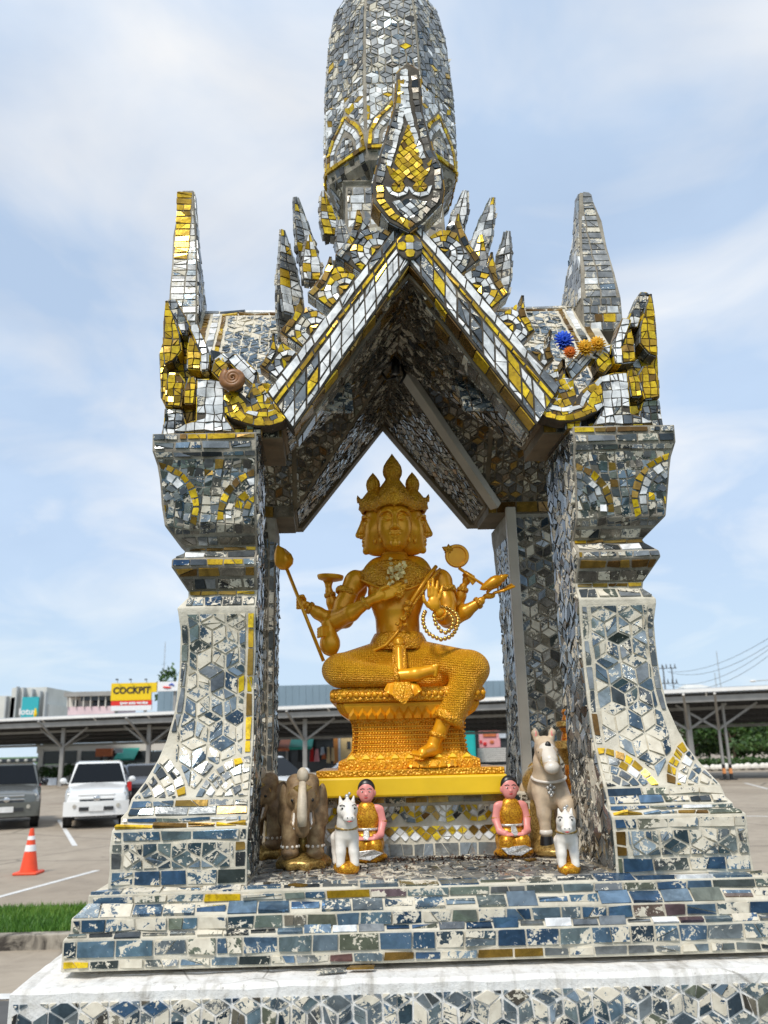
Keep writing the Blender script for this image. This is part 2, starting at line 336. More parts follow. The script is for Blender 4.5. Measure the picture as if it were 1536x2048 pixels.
    nt.links.new(ramp(nt, r, [(0, (.018, .05, .010)), (.6, (.045, .105, .018)), (1, (.10, .17, .03))]), b.inputs['Base Color']); b.inputs['Roughness'].default_value = .5; M['leaves'] = m
    M['bark'] = plain('bark', (.10, .075, .05), .9, var=.3)
    M['steel'] = plain('galvanised_steel', (.34, .33, .31), .5, .3, var=.12, scale=2)
    M['dark_steel'] = plain('dark_roof_sheet', (.055, .052, .05), .6, .2, var=.2, scale=2)
    M['gutter'] = plain('gutter_white', (.78, .77, .74), .5, var=.06, scale=1)
    M['orange_band'] = plain('orange_band', (.75, .30, .10), .6); M['black_band'] = plain('black_band', (.02, .02, .02), .6)
    M['car_white'] = plain('car_white', (.78, .78, .76), .22, 0, var=.03, scale=1, coat=.6)
    M['car_grey'] = plain('car_grey', (.15, .155, .14), .25, .5, var=.05, scale=1, coat=.6)
    M['car_dark'] = plain('car_dark', (.03, .032, .04), .25, .2, var=.05, scale=1, coat=.6)
    M['car_silver'] = plain('car_silver', (.48, .50, .52), .22, .6, var=.03, scale=1, coat=.6)
    M['car_glass'] = plain('car_glass', (.006, .007, .008), .08, 0, var=.1, spec=.22)
    M['tyre'] = plain('tyre_rubber', (.018, .018, .018), .8); M['rim'] = plain('wheel_rim', (.42, .42, .42), .35, .8)
    M['chrome'] = plain('chrome', (.62, .62, .62), .18, .9); M['lamp_glass'] = plain('lamp_glass', (.52, .50, .44), .12, .3, var=.15, scale=20)
    M['tail_red'] = plain('tail_red', (.55, .02, .015), .2); M['plate_white'] = plain('plate_white', (.72, .72, .70), .5)
    M['cone_orange'] = plain('cone_orange', (.82, .075, .02), .5, var=.08); M['cone_white'] = plain('cone_white', (.82, .82, .80), .45)
    M['wall_white'] = plain('wall_white', (.74, .70, .63), .8, var=.08, scale=.6); M['wall_grey'] = plain('wall_grey', (.46, .48, .48), .8, var=.08, scale=.4)
    M['wall_pale'] = plain('wall_pale', (.62, .62, .58), .8, var=.1, scale=.3); M['wall_pink'] = plain('wall_pink', (.72, .55, .58), .8, var=.1, scale=.6)
    M['window_dark'] = plain('window_dark', (.035, .038, .042), .15); M['roof_grey'] = plain('roof_grey', (.34, .33, .31), .7, .2, var=.12, scale=1)
    M['roof_blue'] = plain('roof_blue', (.20, .28, .34), .6, .1, var=.08, scale=.5); M['roof_light'] = plain('roof_light', (.30, .325, .345), .6, .1, var=.06, scale=.5)
    M['sign_yellow'] = plain('sign_yellow', (.86, .58, .005), .5, var=.04); M['sign_red'] = plain('sign_red', (.74, .03, .02), .5, var=.04)
    M['sign_white'] = plain('sign_white', (.82, .82, .82), .5, var=.03); M['sign_teal'] = plain('sign_teal', (.03, .40, .45), .5, var=.05)
    M['sign_black'] = plain('sign_black', (.025, .02, .02), .5); M['sign_blue'] = plain('sign_blue', (.03, .08, .45), .5)
    M['awning_teal'] = plain('awning_teal', (.02, .36, .27), .6, var=.1); M['awning_orange'] = plain('awning_orange', (.62, .17, .06), .6, var=.15)
    M['teal_box'] = plain('teal_box', (.02, .52, .50), .5, var=.06); M['beige_door'] = plain('beige_door', (.70, .52, .26), .6)
    M['orange_frame'] = plain('orange_frame', (.60, .24, .06), .6); M['shutter'] = plain('shutter', (.55, .53, .50), .6)
    M['cloth_red'] = plain('cloth_red', (.60, .025, .03), .8); M['cloth_pink'] = plain('cloth_pink', (.80, .36, .38), .8); M['cloth_cream'] = plain('cloth_cream', (.76, .60, .36), .8)
    M['cloth_pale'] = plain('cloth_pale', (.55, .60, .66), .8)
    M['wire'] = plain('wire', (.10, .11, .12), .6)
make_materials()
# ================================================================== ground
def rect(px0, py0, px1, py1, Y):
    """measured picture rectangle standing upright at distance Y -> x0, x1, z0, z1"""
    ym = (py0+py1)/2; xm = (px0+px1)/2
    return at(px0, ym, Y)[0], at(px1, ym, Y)[0], at(xm, py1, Y)[2], at(xm, py0, Y)[2]
def sheet(name, pts, z, mat, kind='structure', h=None):
    mb = MB()
    if h is None: mb.add([(p[0], p[1], z) for p in pts], [tuple(range(len(pts)))])
    else: mb.prism([(p[0], p[1]) for p in pts], lambda a, b: (a, b, z), lambda a, b: (a, b, z+h))
    o = mb.build(name, mat); return tag(o, kind=kind)
def build_ground():
    sheet('ground', [(-2500, -2500), (2500, -2500), (2500, 2500), (-2500, 2500)], GZ-.012, M['turf'])
    sheet('car_park', [(-160, -6), (160, -6), (160, 175), (-160, 175)], GZ, M['lot'])
    c0 = on_ground(80, 1900)[1]; c1 = on_ground(80, 1880, GZ+.14)[1]; g1 = on_ground(80, 1812, GZ+.15)[1]
    sheet('road', [(-60, -6), (60, -6), (60, on_ground(20, 2002)[1]), (-60, on_ground(20, 2002)[1])], GZ+.004, M['road'])
    a, b = on_ground(20, 2000)[1], on_ground(20, 1989)[1]
    sheet('road_line', [(-40, a), (-2.2, a), (-2.2, b), (-40, b)], GZ+.008, M['line_paint'])
    # lawn strip in its kerb
    x1 = 2.6
    k = MB()
    xs = [-26+1.0*i for i in range(29)]
    for i in range(len(xs)-1):
        k.box(xs[i]+.004, xs[i+1]-.004, c0, c0+.16, GZ-.02, GZ+.14+.004*random.random())
    o = k.build('kerb', M['kerb'], bevel=.012); tag(o, kind='structure')
    k = MB()
    for i in range(len(xs)-1): k.box(xs[i]+.004, xs[i+1]-.004, g1, g1+.15, GZ-.02, GZ+.13)
    o = k.build('kerb', M['kerb'], bevel=.012); tag(o, kind='structure')
    sheet('lawn_soil', [(-26, c0+.16), (x1-.6, c0+.16), (x1-.6, g1), (-26, g1)], GZ+.02, M['turf'], h=.08)
    n = 52000; P = np.column_stack([RNG.uniform(-8.5, 1.9, n), RNG.uniform(c0+.15, g1+.02, n), np.full(n, GZ+.10)])
    ang = RNG.uniform(0, 6.28, n); hgt = RNG.uniform(.05, .12, n); wd = RNG.uniform(.006, .012, n); lx = RNG.normal(0, .03, n); ly = RNG.normal(0, .03, n)
    dx = np.cos(ang)*wd; dy = np.sin(ang)*wd
    V = np.zeros((n, 3, 3)); V[:, 0] = P; V[:, 1] = P; V[:, 2] = P
    V[:, 0, 0] -= dx; V[:, 0, 1] -= dy; V[:, 1, 0] += dx; V[:, 1, 1] += dy; V[:, 2, 0] += lx; V[:, 2, 1] += ly; V[:, 2, 2] += hgt
    patch = np.sin(P[:, 0]*2.1)*np.sin(P[:, 1]*3.3)*.2
    cards('grass', V, np.clip(RNG.uniform(0, 1, n)*.7+.2+patch, 0, 1), M['grass'], kind='stuff')
    # painted bay lines
    for pts in (((118, 1640), (150, 1692), 5), ((195, 1741), (-60, 1810), 6), ((230, 1640), (270, 1700), 5)):
        a = on_ground(*pts[0]); b = on_ground(*pts[1]); d = (b-a)[:2]; d /= np.linalg.norm(d); nn = np.array([-d[1], d[0]])*.055
        mb = MB(); mb.add([(a[0]-nn[0], a[1]-nn[1], GZ+.004), (b[0]-nn[0], b[1]-nn[1], GZ+.004), (b[0]+nn[0], b[1]+nn[1], GZ+.004), (a[0]+nn[0], a[1]+nn[1], GZ+.004)], [(0, 1, 2, 3)])
        tag(mb.build('bay_line', M['line_paint']), kind='structure')
    for pts in (((1490, 1566), (1536, 1578)), ((1480, 1632), (1600, 1634))):
        a = on_ground(*pts[0]); b = on_ground(*pts[1]); d = (b-a)[:2]; d /= np.linalg.norm(d); nn = np.array([-d[1], d[0]])*.06
        mb = MB(); mb.add([(a[0]-nn[0], a[1]-nn[1], GZ+.004), (b[0]-nn[0], b[1]-nn[1], GZ+.004), (b[0]+nn[0], b[1]+nn[1], GZ+.004), (a[0]+nn[0], a[1]+nn[1], GZ+.004)], [(0, 1, 2, 3)])
        tag(mb.build('bay_line', M['line_paint']), kind='structure')
def cards(name, V, rnd, mat, kind=None, parent=None):
    n, k = V.shape[0], V.shape[1]
    me = bpy.data.meshes.new(name); me.vertices.add(n*k); me.vertices.foreach_set('co', V.reshape(-1))
    me.loops.add(n*k); me.loops.foreach_set('vertex_index', np.arange(n*k)); me.polygons.add(n)
    me.polygons.foreach_set('loop_start', np.arange(n)*k)
    try: me.polygons.foreach_set('loop_total', np.full(n, k))
    except Exception: pass
    me.materials.append(mat); a = me.attributes.new('rnd', 'FLOAT', 'FACE'); a.data.foreach_set('value', np.asarray(rnd, dtype=np.float32))
    me.update(calc_edges=True); me.validate(); o = bpy.data.objects.new(name, me); link(o, parent)
    if kind: o['kind'] = kind
    return o
def leaf_cloud(name, blobs, n, size, parent=None, kind=None):
    """leaf-sized faces spread through clumps (centre, radii)"""
    vol = np.array([b[1][0]*b[1][1]*b[1][2] for b in blobs]); pick = RNG.choice(len(blobs), n, p=vol/vol.sum())
    C = np.array([b[0] for b in blobs])[pick]; R = np.array([b[1] for b in blobs])[pick]
    d = RNG.normal(size=(n, 3)); d /= np.linalg.norm(d, axis=1)[:, None]; r = RNG.uniform(.45, 1, n)**.5
    P = C+d*R*r[:, None]*(1+.12*RNG.normal(size=(n, 1)))
    a = RNG.normal(size=(n, 3)); a /= np.linalg.norm(a, axis=1)[:, None]; b = np.cross(a, RNG.normal(size=(n, 3))); b /= np.linalg.norm(b, axis=1)[:, None]
    s = size*RNG.uniform(.6, 1.3, n)[:, None]
    V = np.stack([P-a*s, P+b*s*.45, P+a*s, P-b*s*.45], axis=1)
    tone = np.clip(RNG.uniform(0, 1, n)*.75+np.array([hash(i*7.3) % 100/400. for i in range(len(blobs))])[pick], 0, 1)
    return cards(name, V, tone, M['leaves'], kind, parent)
build_ground()

def tree(x, y, h, w, label, group, n=1800, leaf=.22, trunk=.12, cat='tree', name='broadleaf_tree'):
    t = empty(name, (x, y, GZ), label, cat, group)
    mb = MB(); mb.tube([(0, 0, -.05), (.04*w, 0, h*.3), (-.03*w, .05, h*.6)], [trunk, trunk*.8, trunk*.4], 7)
    for k in range(4):
        a = k*1.6+random.random(); mb.tube([(0, 0, h*(.25+.07*k)), (math.cos(a)*w*.3, math.sin(a)*w*.3, h*(.5+.08*k))], [trunk*.5, trunk*.2], 5)
    mb.build('trunk', M['bark'], t, smooth=True)
    blobs = []
    for k in range(11):
        a = random.random()*6.28; r = w*.42*random.random()**.5
        blobs.append(((math.cos(a)*r, math.sin(a)*r, h*(.28+.6*random.random())), (w*random.uniform(.16, .28), w*random.uniform(.16, .28), h*random.uniform(.1, .2))))
    leaf_cloud('crown', blobs, n, leaf, t); return t

# ================================================================== background buildings
def text(name, body, loc, size, mat, parent, sx=1.0, off=0.0, align='CENTER'):
    c = bpy.data.curves.new(name, 'FONT'); c.body = body; c.size = size; c.extrude = .01; c.offset = off; c.align_x = align; c.align_y = 'CENTER'; c.resolution_u = 3
    c.materials.append(mat); tmp = bpy.data.objects.new(name, c); link(tmp); dg = bpy.context.evaluated_depsgraph_get(); me = bpy.data.meshes.new_from_object(tmp.evaluated_get(dg)); bpy.data.objects.remove(tmp); me.name = name; o = bpy.data.objects.new(name, me); o.rotation_euler = (rad(90), 0, 0); o.location = loc; o.scale = (sx, 1, 1); link(o, parent); return o
def box_part(name, r, Y, d, mat, parent, bevel=0.0):
    mb = MB(); mb.box(r[0], r[1], Y, Y+d, r[2], r[3]); return mb.build(name, mat, parent, bevel=bevel)

def build_carports():
    P0 = on_ground(-60, 1449.5, 4.3); P1 = on_ground(1600, 1381.5, 4.3)
    d = (P1-P0); d[2] = 0; Ltot = np.linalg.norm(d); d /= Ltot; n = np.array([-d[1], d[0], 0.0]); 
    if n[1] < 0: n = -n
    P0 = P0-d*12; Ltot += 30
    def q(s, t, z): p = P0+d*s+n*t; return (p[0], p[1], z)
    D = 8.0; zf, zr = 4.28, 2.95
    zt = lambda t: zf+(zr-zf)*t/D
    root = empty('carport', (0, 0, 0), 'long dark steel carport roof with white gutter crossing the car park', 'carport')
    mb = MB()
    nrib = 240
    # ribbed roof sheet: a real corrugated profile
    prof = []
    for i in range(nrib):
        s = Ltot*i/nrib; w_ = Ltot/nrib
        prof += [(s, 0), (s+w_*.6, 0), (s+w_*.68, .06), (s+w_*.92, .06)]
    prof.append((Ltot, 0))
    V = [q(s, 0, zt(0)+.12+h) for s, h in prof]+[q(s, D, zt(D)+.12+h) for s, h in prof]; m_ = len(prof)
    mb.add(V, [(i, i+1, i+1+m_, i+m_) for i in range(m_-1)])
    mb.build('roof', M['dark_steel'], root)
    V = [q(0, .08, zf+.14), q(Ltot, .08, zf+.14), q(Ltot, 8.2, zf+.80), q(0, 8.2, zf+.80)]; V2 = [(p[0], p[1], p[2]-.06) for p in V]
    mb = MB(); mb.add(V+V2, [(0, 1, 2, 3), (7, 6, 5, 4)]+[(i, i+4, (i+1) % 4+4, (i+1) % 4) for i in range(4)]); mb.build('upper_roof', M['roof_light'], root)
    def beam(name, t, w, h, dz, mat):
        a, b = q(0, t, zt(t)+dz), q(Ltot, t, zt(t)+dz); mb = MB(); mb.bar(a, b, w, h); return mb.build(name, mat, root)
    beam('gutter', -.06, .12, .17, .22, M['gutter'])
    beam('fascia_beam', .25, .10, .30, -.12, M['steel'])
    for t in (1.6, 2.9, 4.2, 5.5, 6.8, 7.8): beam('purlin', t, .08, .16, -.05, M['steel'] if t in (2.9, 7.8) else M['dark_steel'])
    for i in range(int(Ltot/4.0)):
        mb = MB(); mb.bar(q(2+i*4.0, -.05, zf+.14), q(2+i*4.0, .22, zf-.02), .07); mb.build('gutter_bracket', M['gutter'], root)
    # posts stand on a line under the middle of the roof
    base = on_ground(1444, 1562); s0 = np.dot((base-P0)[:2], d[:2]); t0 = np.dot((base-P0)[:2], n[:2])
    def s_at(px, t):                       # station of the post seen at px
        lo, hi = 0., Ltot
        for _ in range(40):
            mid = (lo+hi)/2; p = np.array(q(mid, t, 3.0))-CAM
            x = C_X+F_PX*np.dot(p, _r1)/np.dot(p, _fw)
            if x < px: lo = mid
            else: hi = mid
        return lo
    t0 = min(max(t0, 1.5), 5.0)
    for px, w in ((126, .24), (298, .24), (610, .24), (1376, .24), (1436, .11), (1449, .11)):
        s = s_at(px, t0); zt0 = zt(t0)-.1
        mb = MB(); mb.bar(q(s, t0, GZ+.72), q(s, t0, zt0), w); mb.build('post', M['steel'], root)
        if w < .2:
            mb = MB(); mb.bar(q(s, t0, GZ), q(s, t0, GZ+.30), w+.012); mb.bar(q(s, t0, GZ+.54), q(s, t0, GZ+.72), w+.012); mb.build('black_band', M['black_band'], root)
            mb = MB(); mb.bar(q(s, t0, GZ+.30), q(s, t0, GZ+.54), w+.014); mb.build('orange_band', M['orange_band'], root)
            mb = MB(); p = q(s, t0, GZ); mb.box(p[0]-.22, p[0]+.22, p[1]-.2, p[1]+.2, GZ-.02, GZ+.05); mb.build('foot_plate', M['black_band'], root)
        else:
            mb = MB(); mb.bar(q(s, t0, GZ-.02), q(s, t0, GZ+.72), w+.004); mb.build('post_base', M['steel'], root)
        if px != 1449:
            for ds, dt in ((-1.9, 0), (1.9, 0), (0, -2.4), (0, 2.4)):
                mb = MB(); mb.bar(q(s, t0, zt0-1.25), q(s+ds, t0+dt, zt(t0+dt)-.12), .11); mb.build('brace', M['steel'], root)
build_carports()

def build_buildings():
    # finned block with a teal sign
    Y = 150.0; b = empty('shopping_centre', (0, 0, 0), 'pale finned shop block with a teal sign above the carport roof', 'building')
    for r, nm in (((-14, 1392, 12, 1470), 'wall'), ((9, 1395, 28, 1470), 'wall'), ((20, 1375, 90, 1470), 'wall'), ((88, 1408, 96, 1470), 'wall')):
        box_part(nm, rect(*r, Y), Y, 14+r[0]*.05, M['wall_pale'], b)
    for x, y in ((8, 1393), (29, 1373), (42, 1375), (60, 1378), (76, 1382), (87, 1384)):
        box_part('fin', rect(x-1.2, y, x+1.6, 1470, Y-1.2), Y-1.2, 1.15, M['wall_grey'], b)
    r = rect(43, 1394, 76, 1441, Y-1.6); box_part('sign_board', r, Y-1.6, .3, M['sign_teal'], b)
    text('lettering', 'lotus', ((r[0]+r[1])/2-.3, Y-1.64, (r[2]+r[3])/2-.5), 1.5, M['sign_white'], b, 1.0, .03)
    mb = MB(); mb.tube([(r[1]-.45, Y-1.65, r[2]+.3), (r[1]-.3, Y-1.65, r[2]+1.0), (r[1]-.4, Y-1.65, r[2]+2.0)], [.12, .3, .12], 6); mb.build('sign_flower', M['sign_yellow'], b)
    # pink house with a grey roof
    Y = 100.0; b = empty('house', (0, 0, 0), 'pink and white house under a flat grey roof', 'building')
    box_part('wall', rect(134, 1413, 232, 1470, Y), Y, 8, M['wall_pink'], b)
    box_part('upper_wall', rect(138, 1394, 232, 1414, Y+1.5), Y+1.5, 6, M['wall_white'], b)
    box_part('roof', rect(128, 1383, 240, 1392, Y-.6), Y-.6, 9.5, M['roof_grey'], b)
    r = rect(162, 1391, 240, 1401, Y-.2); box_part('shade_panel', r, Y-.2, .3, M['window_dark'], b)  # dark panel just below the roof edge
    for x in (147, 186, 200, 214): box_part('window', rect(x, 1400, x+8, 1412, Y+1.4), Y+1.35, .1, M['window_dark'], b)
    for x in (134, 150, 166, 180, 196, 210): box_part('column', rect(x, 1391, x+1.6, 1414, Y-.3), Y-.3, .3, M['wall_white'], b)
    # long warehouse: blue-grey cladding over a light roof
    Y = 92.0; b = empty('warehouse', (0, 0, 0), 'long warehouse with blue grey cladding behind the carport', 'building')
    a = at(316, 1378, Y); z_t = at(660, 1369, Y)[2]; z_m = at(660, 1425, Y)[2]; x1 = at(1120, 1380, Y)[0]
    mb = MB()
    nS = 60
    for i in range(nS):
        x0_ = a[0]+(x1-a[0])*i/nS; mb.box(x0_+.01, a[0]+(x1-a[0])*(i+1)/nS-.01, Y, Y+.2, z_m, z_t)
    mb.build('cladding', M['roof_blue'], b)
    mb = MB(); mb.box(a[0], x1, Y+.22, Y+20, GZ, z_t-.05); mb.build('wall', M['roof_blue'], b)
    xa = at(-40, 1400, Y-9)[0]
    mb = MB(); mb.box(at(380, 1400, Y)[0], x1, Y-1, Y-.5, GZ, z_m-.7); mb.build('back_wall', M['window_dark'], b)
    # billboard
    Y = 78.0; b = empty('billboard', (0, 0, 0), 'yellow COCKPIT billboard with a red band, standing above the carport roof', 'billboard')
    r = rect(222, 1366, 313, 1399, Y); rl = rect(222, 1366, 302.5, 1401, Y); rr = rect(302, 1364, 313, 1384, Y)
    mb = MB(); mb.box(rl[0], rl[1], Y, Y+.3, rl[2], rl[3]); mb.box(rl[1]+.002, rr[1], Y, Y+.3, rr[2], rl[3]); mb.build('yellow_board', M['sign_yellow'], b)
    r2 = rect(222, 1400.5, 302.5, 1411, Y); box_part('red_board', r2, Y, .3, M['sign_red'], b)
    r3 = rect(222, 1410.7, 302.5, 1421, Y); box_part('white_board', r3, Y, .3, M['sign_white'], b)
    cx_, cz = (rl[0]+rl[1])/2, (rl[2]+rl[3])/2+.1
    text('lettering', 'COCKPIT', (cx_+.05, Y-.02, cz), .80, M['sign_black'], b, .98, .028)
    rt_ = ((r2[0]+r2[1])/2+.25, Y-.02, (r2[2]+r2[3])/2)
    text('small_lettering', 'tyres auto service', rt_, .34, M['sign_white'], b, 1.0, .02)
    for x in (235, 262, 293): 
        p = at(x, 1366, Y+.3); q_ = at(x-1, 1359, Y-.5)
        mb = MB(); mb.tube([p, (p[0], p[1], q_[2]), q_], .03, 5); mb.box(q_[0]-.1, q_[0]+.1, q_[1]-.1, q_[1]+.1, q_[2]-.06, q_[2]+.06); mb.build('sign_lamp', M['wire'], b)
    for x in (232, 290):
        p = at(x, 1421, Y+.32); mb = MB(); mb.bar((p[0], p[1]+.1, GZ), (p[0], p[1]+.1, p[2]+.3), .25); mb.build('post', M['steel'], b)
    b = empty('signboard', (0, 0, 0), 'white sign board with a red and blue emblem beside the yellow billboard', 'sign')
    r = rect(315, 1363, 372, 1382, Y); box_part('board', r, Y, .25, M['sign_white'], b)
    c_ = ((r[0]*.62+r[1]*.38), Y-.03, (r[2]+r[3])/2)
    mb = MB(); mb.tube([(c_[0]-.45, c_[1], c_[2]-.05), (c_[0]-.1, c_[1], c_[2]-.1), (c_[0]+.25, c_[1], c_[2]-.12)], [.07, .1, .05], 6); mb.build('red_swoosh', M['sign_red'], b)
    mb = MB(); mb.tube([(c_[0]+.05, c_[1], c_[2]+.1), (c_[0]+.3, c_[1], c_[2]+.2), (c_[0]+.52, c_[1], c_[2]+.05)], [.05, .1, .06], 6); mb.build('blue_swoosh', M['sign_blue'], b)
    p = at(350, 1382, Y+.3); mb = MB(); mb.bar((p[0], p[1]+.1, GZ), (p[0], p[1]+.1, p[2]+.3), .25); mb.build('post', M['steel'], b)
    # low white shop row behind the parked trucks
    Y = 66.0; b = empty('shop_row', (0, 0, 0), 'low white walled shop row with dark windows behind the parked trucks', 'building')
    box_part('wall', rect(74, 1527, 372, 1572, Y), Y, 6, M['wall_white'], b)
    box_part('upper_wall', rect(74, 1488, 372, 1503, Y+.1), Y+.1, 6, M['wall_white'], b)
    box_part('pier', rect(74, 1500, 84, 1570, Y-.1), Y-.12, .6, M['wall_white'], b); box_part('pier', rect(154, 1502, 161, 1530, Y-.1), Y-.12, .6, M['wall_white'], b)
    for x0_, x1_ in ((84, 154), (161, 228), (230, 300), (302, 372)): box_part('window', rect(x0_, 1502, x1_, 1528, Y), Y+.05, .3, M['window_dark'], b)
    for nm, r, m, lab in (('hanging_sign', (191, 1497, 222, 1513), 'awning_orange', 'orange sign box hung over the white shop wall'),):
        s = empty(nm, (0, 0, 0), lab, 'sign'); box_part('box', rect(*r, Y-1.4), Y-1.4, .5, M[m], s)
        for x in (201, 216): box_part('leg', rect(x-2, 1513, x+2, 1530, Y-1.2), Y-1.2, .2, M['dark_steel'], s)
    s = empty('awning', (0, 0, 0), 'dark green awning with pale print on the white shop wall', 'awning')
    r = rect(228, 1496, 268, 1517, Y-1.5); mb = MB(); mb.prism([(Y-1.5, r[2]), (Y-.05, r[3]), (Y-.05, r[3]-.1), (Y-1.5, r[2]-.12)], lambda p, q_: (r[0], p, q_), lambda p, q_: (r[1], p, q_)); mb.build('canopy', M['awning_teal'], s)
    box_part('print_panel', rect(230, 1497, 246, 1506, Y-.9), Y-.95, .05, M['cloth_pale'], s)
    # distant pale blocks on the right
    Y = 230.0
    for (r, lab, m) in (((1348, 1376, 1420, 1412), 'low cream block with a flat roof far beyond the carport', 'wall_white'), ((1378, 1366, 1432, 1400), 'white building with a stepped roof far beyond the carport', 'wall_pale'),
                        ((1430, 1371, 1486, 1402), 'grey tiled hipped roof house far beyond the carport', 'roof_grey'), ((1500, 1376, 1560, 1400), 'small grey roofed house furthest right beyond the carport', 'roof_grey')):
        b = empty('far_building', (0, 0, 0), lab, 'building'); q_ = rect(*r, Y)
        mb = MB(); zt_ = q_[2]+(q_[3]-q_[2])*.62
        mb.box(q_[0], q_[1], Y, Y+14, GZ, zt_); mb.build('wall', M['wall_white'] if m != 'wall_pale' else M['wall_pale'], b)
        mb = MB(); i = (q_[1]-q_[0])*.22
        mb.add([(q_[0]-.6, Y-.6, zt_), (q_[1]+.6, Y-.6, zt_), (q_[1]+.6, Y+14.6, zt_), (q_[0]-.6, Y+14.6, zt_), (q_[0]+i, Y+6, q_[3]), (q_[1]-i, Y+6, q_[3]), (q_[1]-i, Y+8, q_[3]), (q_[0]+i, Y+8, q_[3])],
               [(0, 1, 5, 4), (1, 2, 6, 5), (2, 3, 7, 6), (3, 0, 4, 7), (4, 5, 6, 7), (3, 2, 1, 0)]); mb.build('roof', M[m], b)
        for k in range(4):
            x_ = q_[0]+(q_[1]-q_[0])*(k+.5)/4; mb = MB(); mb.box(x_-.7, x_+.7, Y-.08, Y+.1, zt_-1.9, zt_-.6); mb.build('window', M['window_dark'], b)
    # market stalls seen under the shrine's arch
    Y = 60.0
    s = empty('market_stall', (0, 0, 0), 'dark open stall under a teal and orange awning, hung with goods', 'stall')
    for r, m in (((556, 1481, 579, 1497), 'awning_orange'), ((578, 1478, 624, 1494), 'awning_teal')):
        q_ = rect(*r, Y-2); mb = MB(); mb.prism([(Y-2, q_[2]), (Y-.1, q_[3]+.15), (Y-.1, q_[3]+.05), (Y-2, q_[2]-.16)], lambda p, z: (q_[0], p, z), lambda p, z: (q_[1]-.01, p, z)); mb.build('canopy', M[m], s)
    box_part('back_wall', rect(545, 1462, 720, 1545, Y+.5), Y+.5, .2, M['window_dark'], s)
    box_part('header_board', rect(606, 1461, 662, 1480, Y), Y, .2, M['dark_steel'], s)
    for k, (x0_, x1_, y0_, y1_, m, lab) in enumerate(((619, 628, 1495, 1523, 'cloth_red', 'long red dress hung at the edge of the stall'), (628, 639, 1498, 1523, 'cloth_pink', 'pink dress hung beside the red one'),
                        (640, 650, 1494, 1510, 'cloth_pale', 'pale blue shirt hung between pink and cream clothes'), (643, 653, 1507, 1518, 'awning_orange', 'orange bag hung below the pale blue shirt'),
                        (653, 661, 1494, 1526, 'cloth_cream', 'cream dress hung beside the orange bag'), (662, 669, 1495, 1522, 'cloth_cream', 'second cream dress, next to the beige door'),
                        (570, 577, 1500, 1528, 'shutter', 'grey cloth hung in the dark of the stall'), (594, 602, 1499, 1524, 'dark_steel', 'dark cloth hung in the stall below the teal awning'))):
        q_ = rect(x0_, y0_, x1_, y1_, Y-.6); cx0 = (q_[0]+q_[1])/2; hw = (q_[1]-q_[0])/2
        mb = MB()
        for j in range(6):
            t0_, t1_ = j/6, (j+1)/6; f = lambda t: (-hw+2*hw*t, .05*math.sin(t*14+k))
            a0, a1 = f(t0_), f(t1_); V = []
            for zz, kx in ((q_[3], .55), ((q_[2]*.6+q_[3]*.4), .8), (q_[2], 1.0)):
                V += [(cx0+a0[0]*kx, Y-.6+a0[1], zz), (cx0+a1[0]*kx, Y-.6+a1[1], zz)]
            V += [(p[0], p[1]+.05, p[2]) for p in V]
            mb.add(V, [(0, 1, 3, 2), (2, 3, 5, 4), (6, 8, 9, 7), (8, 10, 11, 9), (0, 6, 7, 1), (4, 5, 11, 10)]+([(0, 2, 8, 6), (2, 4, 10, 8)] if j == 0 else [])+([(1, 7, 9, 3), (3, 9, 11, 5)] if j == 5 else []))
        o = mb.build('hanging_garment', M[m]); tag(o, lab, 'clothing', 'goods hung in the market stall')
    s = empty('door', (0, 0, 0), 'beige door in an orange frame beside the hung clothes', 'door')
    box_part('frame', rect(667, 1472, 676, 1528, Y-.2), Y-.2, .3, M['orange_frame'], s); box_part('leaf', rect(677, 1472, 716, 1528, Y-.2), Y-.15, .2, M['beige_door'], s)
    box_part('window', rect(694, 1483, 701, 1498, Y-.2), Y-.2, .04, M['window_dark'], s); box_part('stile', rect(676.5, 1472, 681, 1528, Y-.2), Y-.21, .05, M['cloth_pale'], s)
    s = empty('kiosk', (0, 0, 0), 'bright turquoise kiosk cabinet behind the golden throne', 'kiosk')
    box_part('body', rect(896, 1456, 951, 1525, Y-1), Y-1, 1.2, M['teal_box'], s, .03); 
    for r in ((898, 1463, 930, 1512), (934, 1463, 948, 1512)): box_part('door', rect(*r, Y-1.06), Y-1.06, .05, M['teal_box'], s)
    box_part('handle', rect(930.5, 1484, 932.5, 1492, Y-1.1), Y-1.1, .1, M['chrome'], s)
    s = empty('shop_booth', (0, 0, 0), 'shop front with a pink and orange poster above grey roller shutters', 'shop')
    box_part('wall', rect(950, 1440, 1060, 1530, Y+.6), Y+.6, 2, M['window_dark'], s)
    box_part('poster', rect(958, 1461, 1000, 1495, Y+.5), Y+.5, .08, M['cloth_pink'], s); box_part('banner', rect(966, 1462, 992, 1473, Y+.42), Y+.42, .07, M['awning_orange'], s)
    box_part('pale_sign', rect(998, 1462, 1012, 1476, Y+.42), Y+.42, .07, M['cloth_pale'], s)
    for k in range(7): box_part('slat', rect(955, 1496+k*4, 1012, 1499.3+k*4, Y+.3), Y+.3, .06, M['shutter'], s)
    for k, (x, y, w_) in enumerate(((970, 1488, 8), (984, 1484, 9), (962, 1484, 5))): 
        q_ = rect(x-w_/2, y-4, x+w_/2, y+4, Y+.4); mb = MB(); mb.ball(((q_[0]+q_[1])/2, Y+.46, (q_[2]+q_[3])/2), ((q_[1]-q_[0])/2, .04, (q_[3]-q_[2])/2), 8, 5); mb.build('poster_print', M['awning_orange' if k == 1 else 'cloth_red'], s)
build_buildings()

